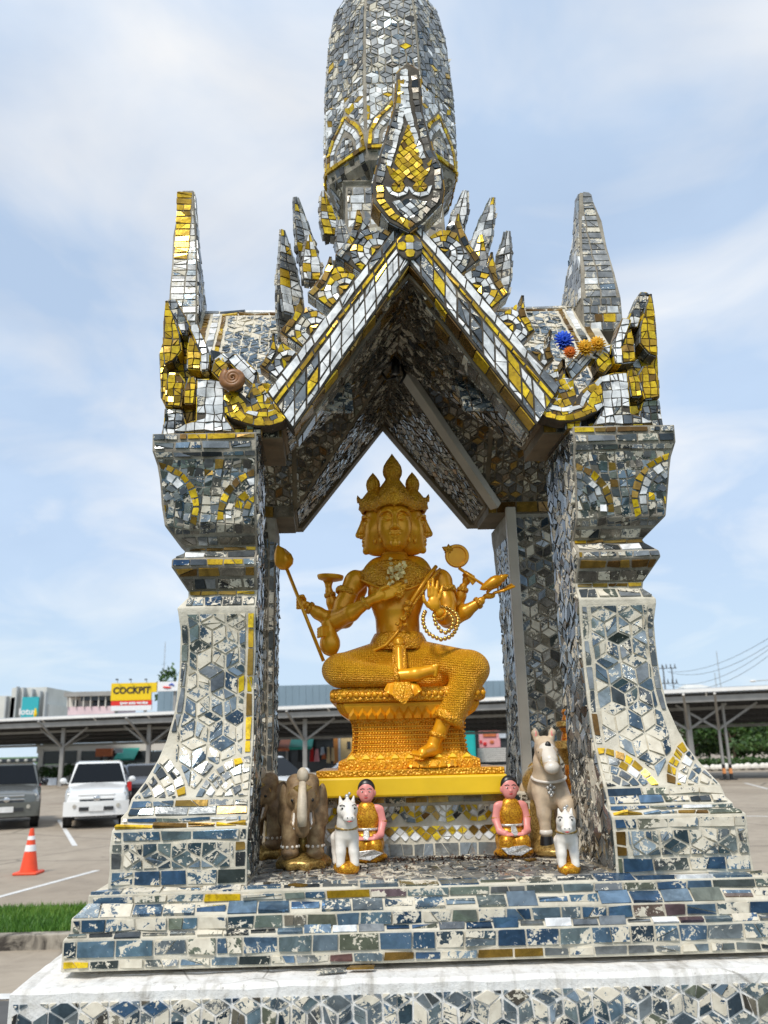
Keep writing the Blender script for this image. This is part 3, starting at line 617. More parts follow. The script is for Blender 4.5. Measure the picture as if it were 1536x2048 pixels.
def build_street():
    # far utility pole with cross-bars and drooping wires
    Y = 120.0; p = at(1332, 1392, Y); x, z0 = p[0], GZ; zt_ = at(1331, 1331, Y)[2]
    b = empty('utility_pole', (0, 0, 0), 'slim utility pole with two cross-bars beyond the carport', 'pole')
    mb = MB(); mb.tube([(x, Y, z0), (x, Y, zt_)], [.16, .10], 7); mb.build('pole', M['wire'], b, smooth=True)
    mb = MB(); mb.tube([(x+1.2, Y, z0), (x+1.2, Y, zt_-.3)], [.12, .08], 7); mb.build('pole', M['wire'], b, smooth=True)
    for zz in (zt_-.4, at(1331, 1367, Y)[2]):
        mb = MB(); mb.bar((x-.8, Y, zz), (x+1.9, Y, zz), .1); mb.build('cross_bar', M['wire'], b)
        for k in range(5): mb = MB(); mb.tube([(x-.7+k*.6, Y, zz), (x-.7+k*.6, Y, zz+.6)], [.12, .05], 6); mb.build('insulator', M['wire'], b)
    for k, (ya, xb, yb, sag) in enumerate(((1343, 1560, 1262, 3), (1344, 1560, 1275, 4), (1366, 1560, 1282, 4), (1369, 1560, 1293, 5))):
        a = at(1336, ya, Y); c = at(xb, yb, 70.0); pts = []
        for i in range(13): t = i/12; q_ = a*(1-t)+c*t; q_[2] -= sag*.35*4*t*(1-t); pts.append(q_)
        mb = MB(); mb.tube(pts, .022, 4); o = mb.build('power_line', M['wire']); tag(o, ['topmost power line sagging from the utility pole', 'second power line down from the pole top', 'third power line, leaving the lower cross-bar', 'lowest power line sagging from the utility pole'][k], 'wire', 'power lines')
    b = empty('street_lamp', (0, 0, 0), 'street lamp with a pale head on a long bent arm', 'street lamp'); Y = 100.0
    h_ = at(1506, 1362, Y); e = at(1600, 1372, Y)
    mb = MB(); mb.tube([(e[0], Y, GZ), (e[0], Y, e[2]), ((e[0]+h_[0])/2, Y, h_[2]+.1), (h_[0]+.3, Y, h_[2])], [.1, .07, .05, .04], 7); mb.build('pole', M['steel'], b, smooth=True)
    mb = MB(); mb.ball(h_, (.42, .2, .13)); mb.build('lamp_head', M['gutter'], b, smooth=True)
    for nm, x, y0, y1, Y, lab in (('antenna_mast', 1444, 1302, 1392, 180, 'thin lattice antenna mast rising over the right hand carport'), ('antenna_mast', 327, 1284, 1364, 170, 'thin antenna mast rising behind the yellow billboard'), ('antenna_mast', 1435, 1345, 1392, 175, 'shorter thin mast beside the lattice antenna mast')):
        p = at(x, y1, Y); t_ = at(x, y0, Y); mb = MB()
        for dx in (-.12, .12): mb.bar((p[0]+dx, Y, GZ), (p[0]+dx*.5, Y, t_[2]), .04)
        k = 0
        while GZ+k*1.2 < t_[2]-1.2: mb.bar((p[0]-.12, Y, GZ+k*1.2), (p[0]+.12, Y, GZ+k*1.2+1.2), .03); k += 1
        o = mb.build(nm, M['steel']); tag(o, lab, 'mast')
    # traffic cone
    g = on_ground(57, 1748); b = empty('traffic_cone', (g[0], g[1], GZ), 'orange traffic cone with two white bands on the empty bays', 'traffic cone')
    mb = MB(); mb.box(-.2, .2, -.2, .2, 0, .045); mb.build('base', M['cone_orange'], b, bevel=.02)
    H = .72; rr = lambda z: .145-.115*(z-.045)/(H-.045)
    def seg(nm, z0, z1, m, e=0.0): 
        mb = MB(); mb.lathe((0, 0, 0), [(rr(z0)+e, z0), (rr(z1)+e, z1)], 20); mb.build(nm, m, b, smooth=True, angle=40)
    seg('body', .045, H, M['cone_orange']); seg('band', .36, .46, M['cone_white'], .004); seg('band', .54, .60, M['cone_white'], .004)
    # planting by the white wall, and the barrier
    gp = empty('shrub', (0, 0, 0), 'row of low leafy shrubs along the white shop wall', 'shrubs')
    Y = 63.5; blobs = []
    for k in range(26):
        x_ = at(84+k*8, 1552, Y)[0]; blobs.append(((x_, Y+random.uniform(-.2, .2), GZ+.75+random.uniform(-.1, .2)), (.4, .35, .3+random.random()*.15)))
    leaf_cloud('leaves', blobs, 3500, .11, gp); mb = MB()
    for bl in blobs: mb.tube([(bl[0][0], bl[0][1], GZ-.02), bl[0]], .03, 5)
    mb.build('stem', M['bark'], gp)
    b = empty('barrier', (0, 0, 0), 'red and white kerb barrier with slim rails behind the trucks', 'barrier'); Y = 60.0
    for k in range(8): box_part('kerb_block', rect(76+k*6.5, 1578, 76+k*6.5+6.3, 1587, Y), Y, .4, M['cloth_red' if k % 2 else 'cloth_pale'], b)
    for k in range(7): box_part('rail_post', rect(80+k*7, 1556, 81.2+k*7, 1578, Y), Y+.2, .08, M['dark_steel'], b)
    o = empty('notice_board', (0, 0, 0), 'small pale notice board standing before the shop wall', 'notice board'); box_part('panel', rect(95, 1556, 113, 1572, Y-.3), Y-.3, .06, M['cloth_pale'], o); box_part('leg', rect(98, 1572, 100, 1587, Y-.3), Y-.3, .06, M['dark_steel'], o); box_part('leg', rect(108, 1572, 110, 1587, Y-.3), Y-.3, .06, M['dark_steel'], o)
    labs = ['tall dark bushy tree behind the thick carport post', 'broad leafy tree between the carport posts', 'bright leafy tree right of the banded posts', 'dense low tree at the right edge of the car park', 'dark tree deepest under the carport roof', 'spreading tree behind the clipped hedge', 'pale leafed tree furthest to the right']
    for k, (px, Y, h, w) in enumerate(((1380, 66, 4.6, 5), (1412, 70, 4.4, 5.5), (1462, 64, 4.2, 5.0), (1500, 66, 4.0, 5.5), (1440, 76, 5.0, 7), (1535, 70, 4.6, 6), (1580, 66, 4.2, 6))):
        p = at(px, 1480, Y); tree(p[0], Y, h, w, labs[k], 'trees beyond the carport', 2600, .19)
    hd = empty('hedge', (0, 0, 0), 'low clipped hedge with pale stones along the far kerb', 'hedge'); Y = 58.0; blobs = []
    for k in range(24): p = at(1372+k*9, 1505, Y); blobs.append(((p[0], Y+random.uniform(-.3, .3), GZ+.35), (.45, .5, .38)))
    leaf_cloud('leaves', blobs, 4200, .1, hd)
    for k in range(16):
        p = at(1400+k*10+random.uniform(-3, 3), 1506, 56.8); mb = MB(); mb.ball((p[0], 56.8, GZ+.12), (.22+.1*random.random(), .2, .2+.12*random.random()), 7, 5); o = mb.build('garden_stone', M['wall_white']); tag(o, 'pale stone in the row before the clipped hedge', 'stone', 'pale stones before the hedge')
    tag(sheet('kerb_line', [(at(1360, 1520, 55)[0], 55), (at(1700, 1520, 55)[0], 55), (at(1700, 1520, 55)[0], 55.3), (at(1360, 1520, 55)[0], 55.3)], GZ, M['kerb'], h=.12), kind='structure')
    p = at(352, 1362, 96); tree(p[0], 96, 10.6, 6, 'round tree top showing over the white sign board', 'trees beyond the carport', 2200, .3)
    p = at(104, 1440, 170); tree(p[0], 170, 11.0, 9, 'far tree between the finned block and the pink house', 'trees beyond the carport', 1500, .4)
build_street()

# ================================================================== cars
def loft(mb, secs, cap=True):
    n = len(secs[0]); V = [p for s in secs for p in s]; Fc = []
    for i in range(len(secs)-1):
        for k in range(n): a, b = i*n+k, i*n+(k+1) % n; Fc.append((a, b, b+n, a+n))
    if cap: Fc.append(tuple(range(n))[::-1]); Fc.append(tuple((len(secs)-1)*n+k for k in range(n)))
    mb.add(V, Fc)
def make_car(loc, rz, style, paint, label, cat='car', group=None, dark_grille=False):
    t = empty({'pickup': 'pickup_truck'}.get(style, 'parked_car'), loc, label, cat, group, rz)
    if style == 'pickup': t.scale = (.93, .96, .97)
    if style == 'pickup':   w, hood, belt, roof, ln, y_ws, y_rf, y_rr, y_rb, zb = .90, 1.06, 1.14, 1.76, 4.9, 1.15, 1.85, 3.0, 3.35, .42
    else:                   w, hood, belt, roof, ln, y_ws, y_rf, y_rr, y_rb, zb = .86, .86, .98, 1.46, 4.3, 1.05, 1.85, 3.1, 3.9, .26
    def sec(y, hw, z0, z1, top=.86): 
        return [(-hw*.97, y, z0), (-hw, y, z0+(z1-z0)*.45), (-hw*.985, y, z0+(z1-z0)*.78), (-hw*top, y, z1-.01), (-hw*top*.5, y, z1+.02), (0, y, z1+.028), (hw*top*.5, y, z1+.02), (hw*top, y, z1-.01), (hw*.985, y, z0+(z1-z0)*.78), (hw, y, z0+(z1-z0)*.45), (hw*.97, y, z0)]
    mb = MB(); h = hood
    loft(mb, [sec(.0, w*.80, zb+.06, h-.22, .9), sec(.05, w*.90, zb+.02, h-.14, .9), sec(.25, w*.965, zb, h-.07), sec(.6, w, zb, h-.02), sec(y_ws, w, zb, belt), sec(y_rb, w, zb, belt+.02), sec(ln-.1, w*.97, zb, belt-.02 if style == 'pickup' else belt), sec(ln, w*.93, zb+.08, belt-.06)])
    mb.build('body', paint, t, smooth=True, angle=38)
    mb = MB()
    def cab(y, hw0, hw1, z0, z1): return [(-hw0, y, z0), (-hw1, y, z1-.05), (-hw1*.86, y, z1), (hw1*.86, y, z1), (hw1, y, z1-.05), (hw0, y, z0)]
    loft(mb, [cab(y_ws, w*.93, w*.93, belt-.06, belt-.0), cab(y_rf, w*.94, w*.76, belt-.06, roof-.02), cab((y_rf+y_rr)/2, w*.94, w*.78, belt-.06, roof+.015), cab(y_rr, w*.94, w*.76, belt-.06, roof-.02), cab(y_rb, w*.93, w*.9, belt-.06, belt+.02)])
    mb.build('cabin', paint, t, smooth=True, angle=30)
    # glass sheets sit just proud of the cabin
    def glass(nm, pts, d):
        d = np.array(d, float); d /= np.linalg.norm(d); V = [tuple(np.array(p)+d*.012) for p in pts]+[tuple(np.array(p)-d*.004) for p in pts]; n = len(pts)
        mb = MB(); mb.add(V, [tuple(range(n)), tuple(range(2*n-1, n-1, -1))]+[(i, i+n, (i+1) % n+n, (i+1) % n) for i in range(n)]); return mb.build(nm, M['car_glass'], t)
    k0, k1 = .06, .92; yl = lambda k: y_ws+(y_rf-y_ws)*k; zl = lambda k: belt+(roof-.02-belt)*k
    glass('windscreen', [(-w*.87, yl(k0), zl(k0)), (w*.87, yl(k0), zl(k0)), (w*.68, yl(k1), zl(k1)), (-w*.68, yl(k1), zl(k1))], (0, -(roof-belt), (y_rf-y_ws)))
    yl2 = lambda k: y_rb+(y_rr-y_rb)*k; zl2 = lambda k: belt+(roof-.02-belt)*k
    glass('rear_window', [(-w*.85, yl2(.15), zl2(.15)), (w*.85, yl2(.15), zl2(.15)), (w*.68, yl2(.9), zl2(.9)), (-w*.68, yl2(.9), zl2(.9))], (0, (roof-belt), (y_rb-y_rr)))
    for s in (-1, 1):
        zt_ = roof-.09; zb_ = belt+.04; xx = lambda z: s*(w*.94+(w*.77-w*.94)*((z-belt+.06)/(roof-belt)))
        ymid = (y_rf+y_rr)/2+.1
        for a0, a1, b0, b1 in ((y_ws+.32, ymid-.04, y_rf+.06, ymid-.04), (ymid+.04, y_rb-.22, ymid+.04, y_rr-.02)):
            glass('side_window', [(xx(zb_), a0, zb_), (xx(zb_), a1, zb_), (xx(zt_), b1, zt_), (xx(zt_), b0, zt_)], (s, 0, .25))
        mb = MB(); mb.ball((s*(w+.1), y_ws+.28, belt+.10), (.11, .06, .085)); mb.bar((s*(w*.92), y_ws+.3, belt+.02), (s*(w+.1), y_ws+.3, belt+.08), .04); mb.build('mirror', paint if style != 'pickup' else M['car_dark' if dark_grille else 'car_white'], t, smooth=True)
        # headlight, fog light
        mb = MB(); z0, z1 = (h-.32, h-.15)
        V = [(s*w*.52, -.012, z0+.01), (s*w*.86, .07, z0+.0), (s*w*.90, .12, z1+.03), (s*w*.60, .04, z1)]; V2 = [(p[0], p[1]+.16, p[2]) for p in V]
        mb.add(V+V2, [(0, 1, 2, 3), (7, 6, 5, 4), (0, 4, 5, 1), (1, 5, 6, 2), (2, 6, 7, 3), (3, 7, 4, 0)]); hl = mb.build('headlight', M['lamp_glass'], t, bevel=.015)
        mb = MB(); mb.lathe((0, 0, 0), [(.055, 0), (.06, .03)], 10, rot=lambda p: (p[0], p[2], p[1])); o = mb.build('fog_light', M['lamp_glass'], t, origin=None); o.location = (s*w*.66, -.075, zb+.18)
        mb = MB(); mb.cbox((s*w*.86, ln-.01, belt-.25), (.16, .06, .36)); mb.build('tail_light', M['tail_red'], t, bevel=.02)
    # grille with bars, bumper, plate, emblem
    mb = MB(); gz0, gz1 = h-.36, h-.17; mb.add([(-w*.50, -.02, gz0), (w*.50, -.02, gz0), (w*.56, .02, gz1), (-w*.56, .02, gz1), (-w*.50, .12, gz0), (w*.50, .12, gz0), (w*.56, .14, gz1), (-w*.56, .14, gz1)], [(0, 1, 2, 3), (7, 6, 5, 4), (0, 4, 5, 1), (1, 5, 6, 2), (2, 6, 7, 3), (3, 7, 4, 0)])
    mb.build('grille', M['window_dark'], t)
    for k in range(3):
        z = gz0+(gz1-gz0)*(.0+.5*k); mb = MB(); mb.cbox((0, -.03+.02*k, z), (w*1.06, .05, .045)); mb.build('grille_bar', M['chrome'] if dark_grille else paint, t, bevel=.012)
    mb = MB(); mb.lathe((0, -.06, (gz0+gz1)/2), [(.075, 0), (.08, .02), (.06, .035)], 14, rot=lambda p: (p[0]*1.2, -p[2], p[1])); mb.build('emblem', M['chrome'], t, smooth=True)
    mb = MB(); loft(mb, [[(x_*w, -.10+.14*abs(x_)**3, z_) for z_ in (zb-.08, zb+.08, zb+.24, zb+.30)]+[(x_*w, .18, z_) for z_ in (zb+.30, zb-.08)] for x_ in (-1.0, -.85, -.5, 0, .5, .85, 1.0)])
    mb.build('bumper', paint, t, smooth=True, angle=40)
    mb = MB(); mb.cbox((0, -.105, zb+.11), (w*1.05, .03, .10)); mb.build('air_intake', M['window_dark'], t)
    mb = MB(); mb.cbox((0, -.125, zb+.12), (.40, .02, .15)); mb.build('number_plate', M['plate_white'], t)
    mb = MB(); mb.cbox((0, ln/2, zb-.06), (w*1.5, ln-.6, .14)); mb.build('underbody', M['tyre'], t)
    if style == 'pickup':
        mb = MB(); mb.cbox((0, .85, h+.02), (.42, .16, .04)); mb.build('bonnet_scoop', M['window_dark'], t, bevel=.01)
    R = .36 if style == 'pickup' else .31
    for s in (-1, 1):
        for y in (.85, ln-1.0):
            mb = MB(); rot = (lambda q: (lambda p: (p[2]*q, p[0], p[1])))(s)
            mb.lathe((0, 0, 0), [(R*.62, -.11), (R*.95, -.11), (R, -.07), (R, .07), (R*.95, .11), (R*.62, .11)], 22, rot=rot); wh = mb.build('wheel', M['tyre'], t, smooth=True, angle=40); wh.location = (s*(w-.13), y, R)
            mb = MB(); mb.lathe((0, 0, 0), [(R*.62, .06), (R*.5, .09), (R*.2, .10)], 18, rot=rot); mb.build('rim', M['rim'], wh, smooth=True, angle=40)
            mb = MB(); mb.lathe((0, 0, 0), [(R*1.12, .10), (R*1.12, .133)], 22, rot=rot); o = mb.build('wheel_arch', M['tyre'], t); o.location = (s*(w-.13), y, R)
    return t
def build_cars():
    g = on_ground(190, 1652); make_car((g[0]+.28, g[1]-.9, GZ), rad(17), 'pickup', M['car_white'], 'white pickup truck parked nose out beside the bay line', 'pickup truck')
    g = on_ground(12, 1655); t = make_car((g[0]+.32, g[1]-.9, GZ), rad(20), 'pickup', M['car_grey'], 'old grey pickup truck with a lamp bar on its roof, cut by the left edge', 'pickup truck', dark_grille=True)
    mb = MB(); mb.cbox((0, 1.95, 1.84), (1.5, .16, .12)); lb = mb.build('lamp_bar', M['car_dark'], t, bevel=.02)
    for k in range(6): mb = MB(); mb.ball((-.62+k*.25, 1.87, 1.84), (.06, .03, .05), 8, 5); mb.build('lamp', M['lamp_glass'], lb)
    mb = MB(); mb.cbox((0, 2.6, 1.86), (1.2, 1.2, .05)); mb.build('roof_rack', M['car_dark'], t)
    g = on_ground(122, 1618); make_car((g[0]+.3, g[1]+4.6, GZ), rad(197), 'hatch', M['car_dark'], 'dark car with a red tail light half hidden behind the white pickup', 'car')
    g = on_ground(255, 1612); make_car((g[0]+.2, g[1]+1.5, GZ), rad(17), 'hatch', M['car_dark'], 'dark car mostly hidden between the white pickup and the pillar', 'car')
    make_car((at(607, 1600, 23.5)[0], 23.5, GZ), rad(38), 'hatch', M['car_white'], 'white car in front, its bonnet showing behind the elephant', 'car').scale = (1.12, 1.12, 1.2)
    make_car((at(566, 1590, 30)[0], 30, GZ), rad(-86), 'hatch', M['car_silver'], 'silver car seen side on in front of the market stall', 'car')
build_cars()
# ================================================================== mosaic machinery
def area2(p): return .5*sum(p[i][0]*p[(i+1) % len(p)][1]-p[(i+1) % len(p)][0]*p[i][1] for i in range(len(p)))
def clip(sub, cell):
    """polygon sub clipped by convex cell"""
    if area2(cell) < 0: cell = cell[::-1]
    out = list(sub)
    for i in range(len(cell)):
        a, b = cell[i], cell[(i+1) % len(cell)]; inp, out = out, []
        if not inp: return []
        ex, ey = b[0]-a[0], b[1]-a[1]; s = inp[-1]; ds = ex*(s[1]-a[1])-ey*(s[0]-a[0])
        for e in inp:
            de = ex*(e[1]-a[1])-ey*(e[0]-a[0])
            if (de >= 0) != (ds >= 0):
                t = ds/(ds-de); out.append((s[0]+(e[0]-s[0])*t, s[1]+(e[1]-s[1])*t))
            if de >= 0: out.append(e)
            s, ds = e, de
    r = []
    for p in out:
        if not r or abs(p[0]-r[-1][0])+abs(p[1]-r[-1][1]) > 4e-4: r.append(p)
    if len(r) > 1 and abs(r[0][0]-r[-1][0])+abs(r[0][1]-r[-1][1]) < 4e-4: r.pop()
    return r
def inset(p, g):
    """convex polygon pulled in by g"""
    if area2(p) < 0: p = p[::-1]
    out = list(p)
    for i in range(len(p)):
        a, b = p[i], p[(i+1) % len(p)]; l = math.hypot(b[0]-a[0], b[1]-a[1])
        if l < 1e-5: continue
        nx, ny = -(b[1]-a[1])/l*g, (b[0]-a[0])/l*g; inp, out = out, []
        if len(inp) < 3: return []
        ax, ay = a[0]+nx, a[1]+ny; ex, ey = b[0]-a[0], b[1]-a[1]; s = inp[-1]; ds = ex*(s[1]-ay)-ey*(s[0]-ax)
        for e in inp:
            de = ex*(e[1]-ay)-ey*(e[0]-ax)
            if (de >= 0) != (ds >= 0): t = ds/(ds-de); out.append((s[0]+(e[0]-s[0])*t, s[1]+(e[1]-s[1])*t))
            if de >= 0: out.append(e)
            s, ds = e, de
    return out if len(out) >= 3 else []
def rhombs(x0, x1, y0, y1, s, ox=0.0, oy=0.0, squash=1.0):
    """tumbling-block rhombi covering a rectangle"""
    R3 = math.sqrt(3); cells = []
    nx = int((x1-x0)/(R3*s))+3; ny = int((y1-y0)/(1.5*s*squash))+3
    for j in range(-2, ny):
        for i in range(-2, nx):
            cx = x0+ox+R3*s*(i+.5*(j % 2)); cy = y0+oy+1.5*s*j*squash
            v = [(cx+s*math.cos(rad(30+60*k)), cy+squash*s*math.sin(rad(30+60*k))) for k in range(6)]
            for k in (0, 2, 4): cells.append(([(cx, cy), v[k], v[(k+1) % 6], v[(k+2) % 6]], k))
    return cells
def bricks(x0, x1, y0, y1, bw, bh, jit=.25, stagger=True):
    cells = []; ny = max(1, round((y1-y0)/bh)); h = (y1-y0)/ny
    for j in range(ny):
        x = x0-(random.random()*bw if stagger else 0)
        while x < x1:
            w = bw*(1+jit*(random.random()*2-1)); cells.append(([(x, y0+j*h), (x+w, y0+j*h), (x+w, y0+(j+1)*h), (x, y0+(j+1)*h)], j)); x += w
    return cells
def vbricks(x0, x1, y0, y1, bw, bh, jit=.25):
    return [([(p[1], p[0]) for p in c], k) for c, k in bricks(y0, y1, x0, x1, bh, bw, jit)]
def grid(x0, x1, y0, y1, s, ang=0.0, wob=.12):
    cells = []; cx, cy = (x0+x1)/2, (y0+y1)/2; R = math.hypot(x1-x0, y1-y0)/2+s; n = int(R/s)+1; ca, sa = math.cos(ang), math.sin(ang)
    P = {}
    for i in range(-n, n+2):
        for j in range(-n, n+2):
            a, b = (i+random.uniform(-wob, wob))*s, (j+random.uniform(-wob, wob))*s; P[i, j] = (cx+a*ca-b*sa, cy+a*sa+b*ca)
    for i in range(-n, n+1):
        for j in range(-n, n+1): cells.append(([P[i, j], P[i+1, j], P[i+1, j+1], P[i, j+1]], i+j))
    return cells
def polar(c, rings, a0, a1, step):
    """concentric rings of nearly square tiles about c"""
    cells = []
    for k in range(len(rings)-1):
        r0, r1 = rings[k], rings[k+1]; n = max(1, round(abs(a1-a0)*(r0+r1)/2/step))
        for i in range(n):
            t0, t1 = a0+(a1-a0)*i/n, a0+(a1-a0)*(i+1)/n
            cells.append(([(c[0]+r*math.cos(t), c[1]+r*math.sin(t)) for r, t in ((r0, t0), (r1, t0), (r1, t1), (r0, t1))], k))
    return cells
def band(path, w, step, side=1.0, closed=False):
    """tiles laid along a path, reaching w to one side"""
    P = [np.array(p, float) for p in path]; L_ = [0]
    for i in range(len(P)-1): L_.append(L_[-1]+np.linalg.norm(P[i+1]-P[i]))
    n = max(1, round(L_[-1]/step)); cells = []
    def samp(t):
        for i in range(len(P)-1):
            if t <= L_[i+1]+1e-9: f = (t-L_[i])/max(1e-9, L_[i+1]-L_[i]); return P[i]+(P[i+1]-P[i])*f
        return P[-1]
    def nrm(t):
        d = samp(min(L_[-1], t+step*.4))-samp(max(0, t-step*.4)); d /= np.linalg.norm(d)+1e-9; return np.array([-d[1], d[0]])*side
    for i in range(n):
        t0, t1 = L_[-1]*i/n, L_[-1]*(i+1)/n; a, b = samp(t0), samp(t1); na, nb = nrm(t0), nrm(t1)
        cells.append(([tuple(a), tuple(b), tuple(b+nb*w), tuple(a+na*w)], i))
    return cells
TILES = {}
def lay(region, cells, fmap, kind, parent, gap=.0022, thick=.0035, tilt=.0017, keep=1.0, minfrac=.12, seen=1.0, rnd=None, warp=.0013, crack=.32):
    """cells cut to region, each one a raised tile on the surface fmap(a, b) -> (point, normal)"""
    if area2(region) < 0: region = region[::-1]
    ph = region[0][0]*37+region[0][1]*11
    xs = [p[0] for p in region]; ys = [p[1] for p in region]; bx0, bx1, by0, by1 = min(xs), max(xs), min(ys), max(ys)
    wk = warp
    for cell, tagk in cells:
        if wk: cell = [(p[0]+wk*(math.sin(p[0]*91+p[1]*57+ph)+math.sin(p[1]*133-p[0]*61)), p[1]+wk*(math.sin(p[0]*77-p[1]*119+ph)+math.sin(p[1]*83+p[0]*141))) for p in cell]
        cx0 = min(p[0] for p in cell); cx1 = max(p[0] for p in cell); cy0 = min(p[1] for p in cell); cy1 = max(p[1] for p in cell)
        if cx1 < bx0 or cx0 > bx1 or cy1 < by0 or cy0 > by1: continue
        A0 = abs(area2(cell)); q = clip(region, cell)
        if len(q) < 3 or abs(area2(q)) < minfrac*A0 or abs(area2(q)) < 2.2e-5: continue
        q = inset(q, gap) if gap else q
        if len(q) < 3 or abs(area2(q)) < 1.2e-5: continue
        if random.random() > keep: continue
        k = kind(tagk, q) if callable(kind) else kind
        if k is None: continue
        if random.random() < crack and abs(area2(q)) > 3e-4:
            # a tile laid as two shards
            cx = sum(p[0] for p in q)/len(q); cy = sum(p[1] for p in q)/len(q); a = random.random()*math.pi; ca, sa = math.cos(a), math.sin(a); R = .2
            for s_ in (-1, 1):
                h = clip(q, [(cx-R*ca, cy-R*sa), (cx+R*ca, cy+R*sa), (cx+R*ca-s_*R*sa, cy+R*sa+s_*R*ca), (cx-R*ca-s_*R*sa, cy-R*sa+s_*R*ca)]); h = inset(h, .0011) if len(h) > 2 else []
                if len(h) > 2 and abs(area2(h)) > 2e-5: place_tile(h, fmap, k, parent, thick, tilt, seen, rnd)
            continue
        place_tile(q, fmap, k, parent, thick, tilt, seen, rnd)
def place_tile(q, fmap, k, parent, thick=.0035, tilt=.0012, seen=1.0, rnd=None):
    if k == 'dusty_tile': tilt *= .45
    if area2(q) < 0: q = q[::-1]
    c = (sum(p[0] for p in q)/len(q), sum(p[1] for p in q)/len(q)); pc, n = fmap(*c)
    gx, gy = random.gauss(0, 1), random.gauss(0, 1); top, bot = [], []
    sc = math.sqrt(abs(area2(q)))+1e-6
    for p in q:
        P, _ = fmap(*p); t = thick+tilt*((p[0]-c[0])/sc*gx+(p[1]-c[1])/sc*gy)*1.3
        top.append(P+n*max(t, .001)); bot.append(P-n*.004)
    TILES.setdefault(k, []).append((top, bot, random.random() if rnd is None else rnd, parent, seen*abs(area2(q))))
def flat(o, ea, eb, n=None):
    """plane through o with in-plane axes ea, eb"""
    o, ea, eb = (np.array(v, float) for v in (o, ea, eb)); n = np.cross(ea, eb) if n is None else np.array(n, float); n = n/np.linalg.norm(n)
    return lambda a, b: (o+ea*a+eb*b, n)
def flush_tiles():
    NAMES = {'rhombus_tile': 'rhombus_tile', 'brick_tile': 'brick_tile', 'mirror_tile': 'mirror_tile', 'gold_tile': 'gold_tile', 'white_tile': 'silver_tile', 'dark_tile': 'dark_tile', 'dusty_tile': 'dusty_tile', 'bronze_tile': 'bronze_tile'}
    total = 0
    for k, L_ in TILES.items():
        L_.sort(key=lambda t: -t[4]); total += len(L_)
        for top, bot, r, parent, _ in L_[:296]:
            n = len(top); mb = MB(); mb.add(top+bot, [tuple(range(n))]+[(i, i+n, (i+1) % n+n, (i+1) % n) for i in range(n)], r)
            mb.build(NAMES[k], M[k], parent, origin=sum(top)/n, fixn=False)
        rest = L_[296:]
        if rest:
            mb = MB()
            for top, bot, r, parent, _ in rest:
                n = len(top); mb.add(top+bot, [tuple(range(n))]+[(i, i+n, (i+1) % n+n, (i+1) % n) for i in range(n)], r)
            o = mb.build('small_'+NAMES[k]+'s', M[k], SHRINE, fixn=False); o['kind'] = 'stuff'
    print('tiles', total, {k: len(v) for k, v in TILES.items()})

# ================================================================== the shrine
SHRINE = empty('shrine', (0, 0, 0), 'mosaic covered spirit shrine with four pillars, steep gables and a tall spire', 'shrine')
VC = .60                                              # middle of the plan, measured from the front plane
FLOOR = 1.918
PROF = [(.706,1.918),(.706,2.038),(.700,2.046),(.690,2.050),(.689,2.062),(.679,2.076),(.672,2.102),(.648,2.139),(.625,2.186),(.611,2.227),(.599,2.282),(.594,2.321),(.591,2.40),(.590,2.444),(.592,2.49),
        (.599,2.535),(.600,2.547),(.577,2.578),(.579,2.592),(.618,2.648),(.616,2.666),(.590,2.690),(.586,2.702),(.634,2.750),(.642,2.806),(.655,2.903),(.668,2.938),(.670,2.984)]
PW = [p[1] for p in PROF]; PE = [p[0] for p in PROF]
def eo(w): return float(np.interp(w, PW, PE))         # outer edge at height w
def vfront(w): return .1175-(eo(w)-.5915)
INN = .405
def jig(p, a): return p+RNG.normal(0, a, 3)
def pillar(side, rear):
    lev = [];
    for i in range(len(PROF)-1):
        a, b = PROF[i], PROF[i+1]; n = max(1, int((b[1]-a[1])/.03))
        for k in range(n): lev.append((a[0]+(b[0]-a[0])*k/n, a[1]+(b[1]-a[1])*k/n))
    lev.append(PROF[-1])
    V = []; Fc = []
    for e, w in lev:
        vf = .1175-(e-.5915); vb = .3175
        v0, v1 = (vf, vb) if not rear else (2*VC-vb, 2*VC-vf)
        for u, v in ((INN, v0), (e, v0), (e, v1), (INN, v1)): V.append(jig(S(side*u, v, w), .0009))
    n = len(lev)
    for i in range(n-1):
        for k in range(4): a, b = i*4+k, i*4+(k+1) % 4; Fc.append((a, b, b+4, a+4))
    Fc += [(0, 1, 2, 3), (n*4-4, n*4-3, n*4-2, n*4-1)]
    mb = MB(); mb.add(V, Fc)
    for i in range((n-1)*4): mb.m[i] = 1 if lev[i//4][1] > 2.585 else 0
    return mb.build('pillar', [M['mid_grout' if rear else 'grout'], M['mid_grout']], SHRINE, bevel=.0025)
def front_map(side):
    def f(u, w):
        e = eo(w); P = S(side*u, vfront(w), w); d = .004
        Q = S(side*u, vfront(w+d), w+d); R_ = S(side*u, vfront(w-d), w-d); t = Q-R_; n = np.cross(np.array([1.0, 0, 0]), t); n /= np.linalg.norm(n)
        return P, (n if n[1] < 0 else -n)
    return f
def inner_map(side, rear):
    sgn = -side; nrm = np.array([sgn, .0508*sgn, 0]); nrm = nrm/np.linalg.norm(nrm)
    return lambda v, w: (S(side*INN, v, w), nrm)
def arc_colour(k, q): return None
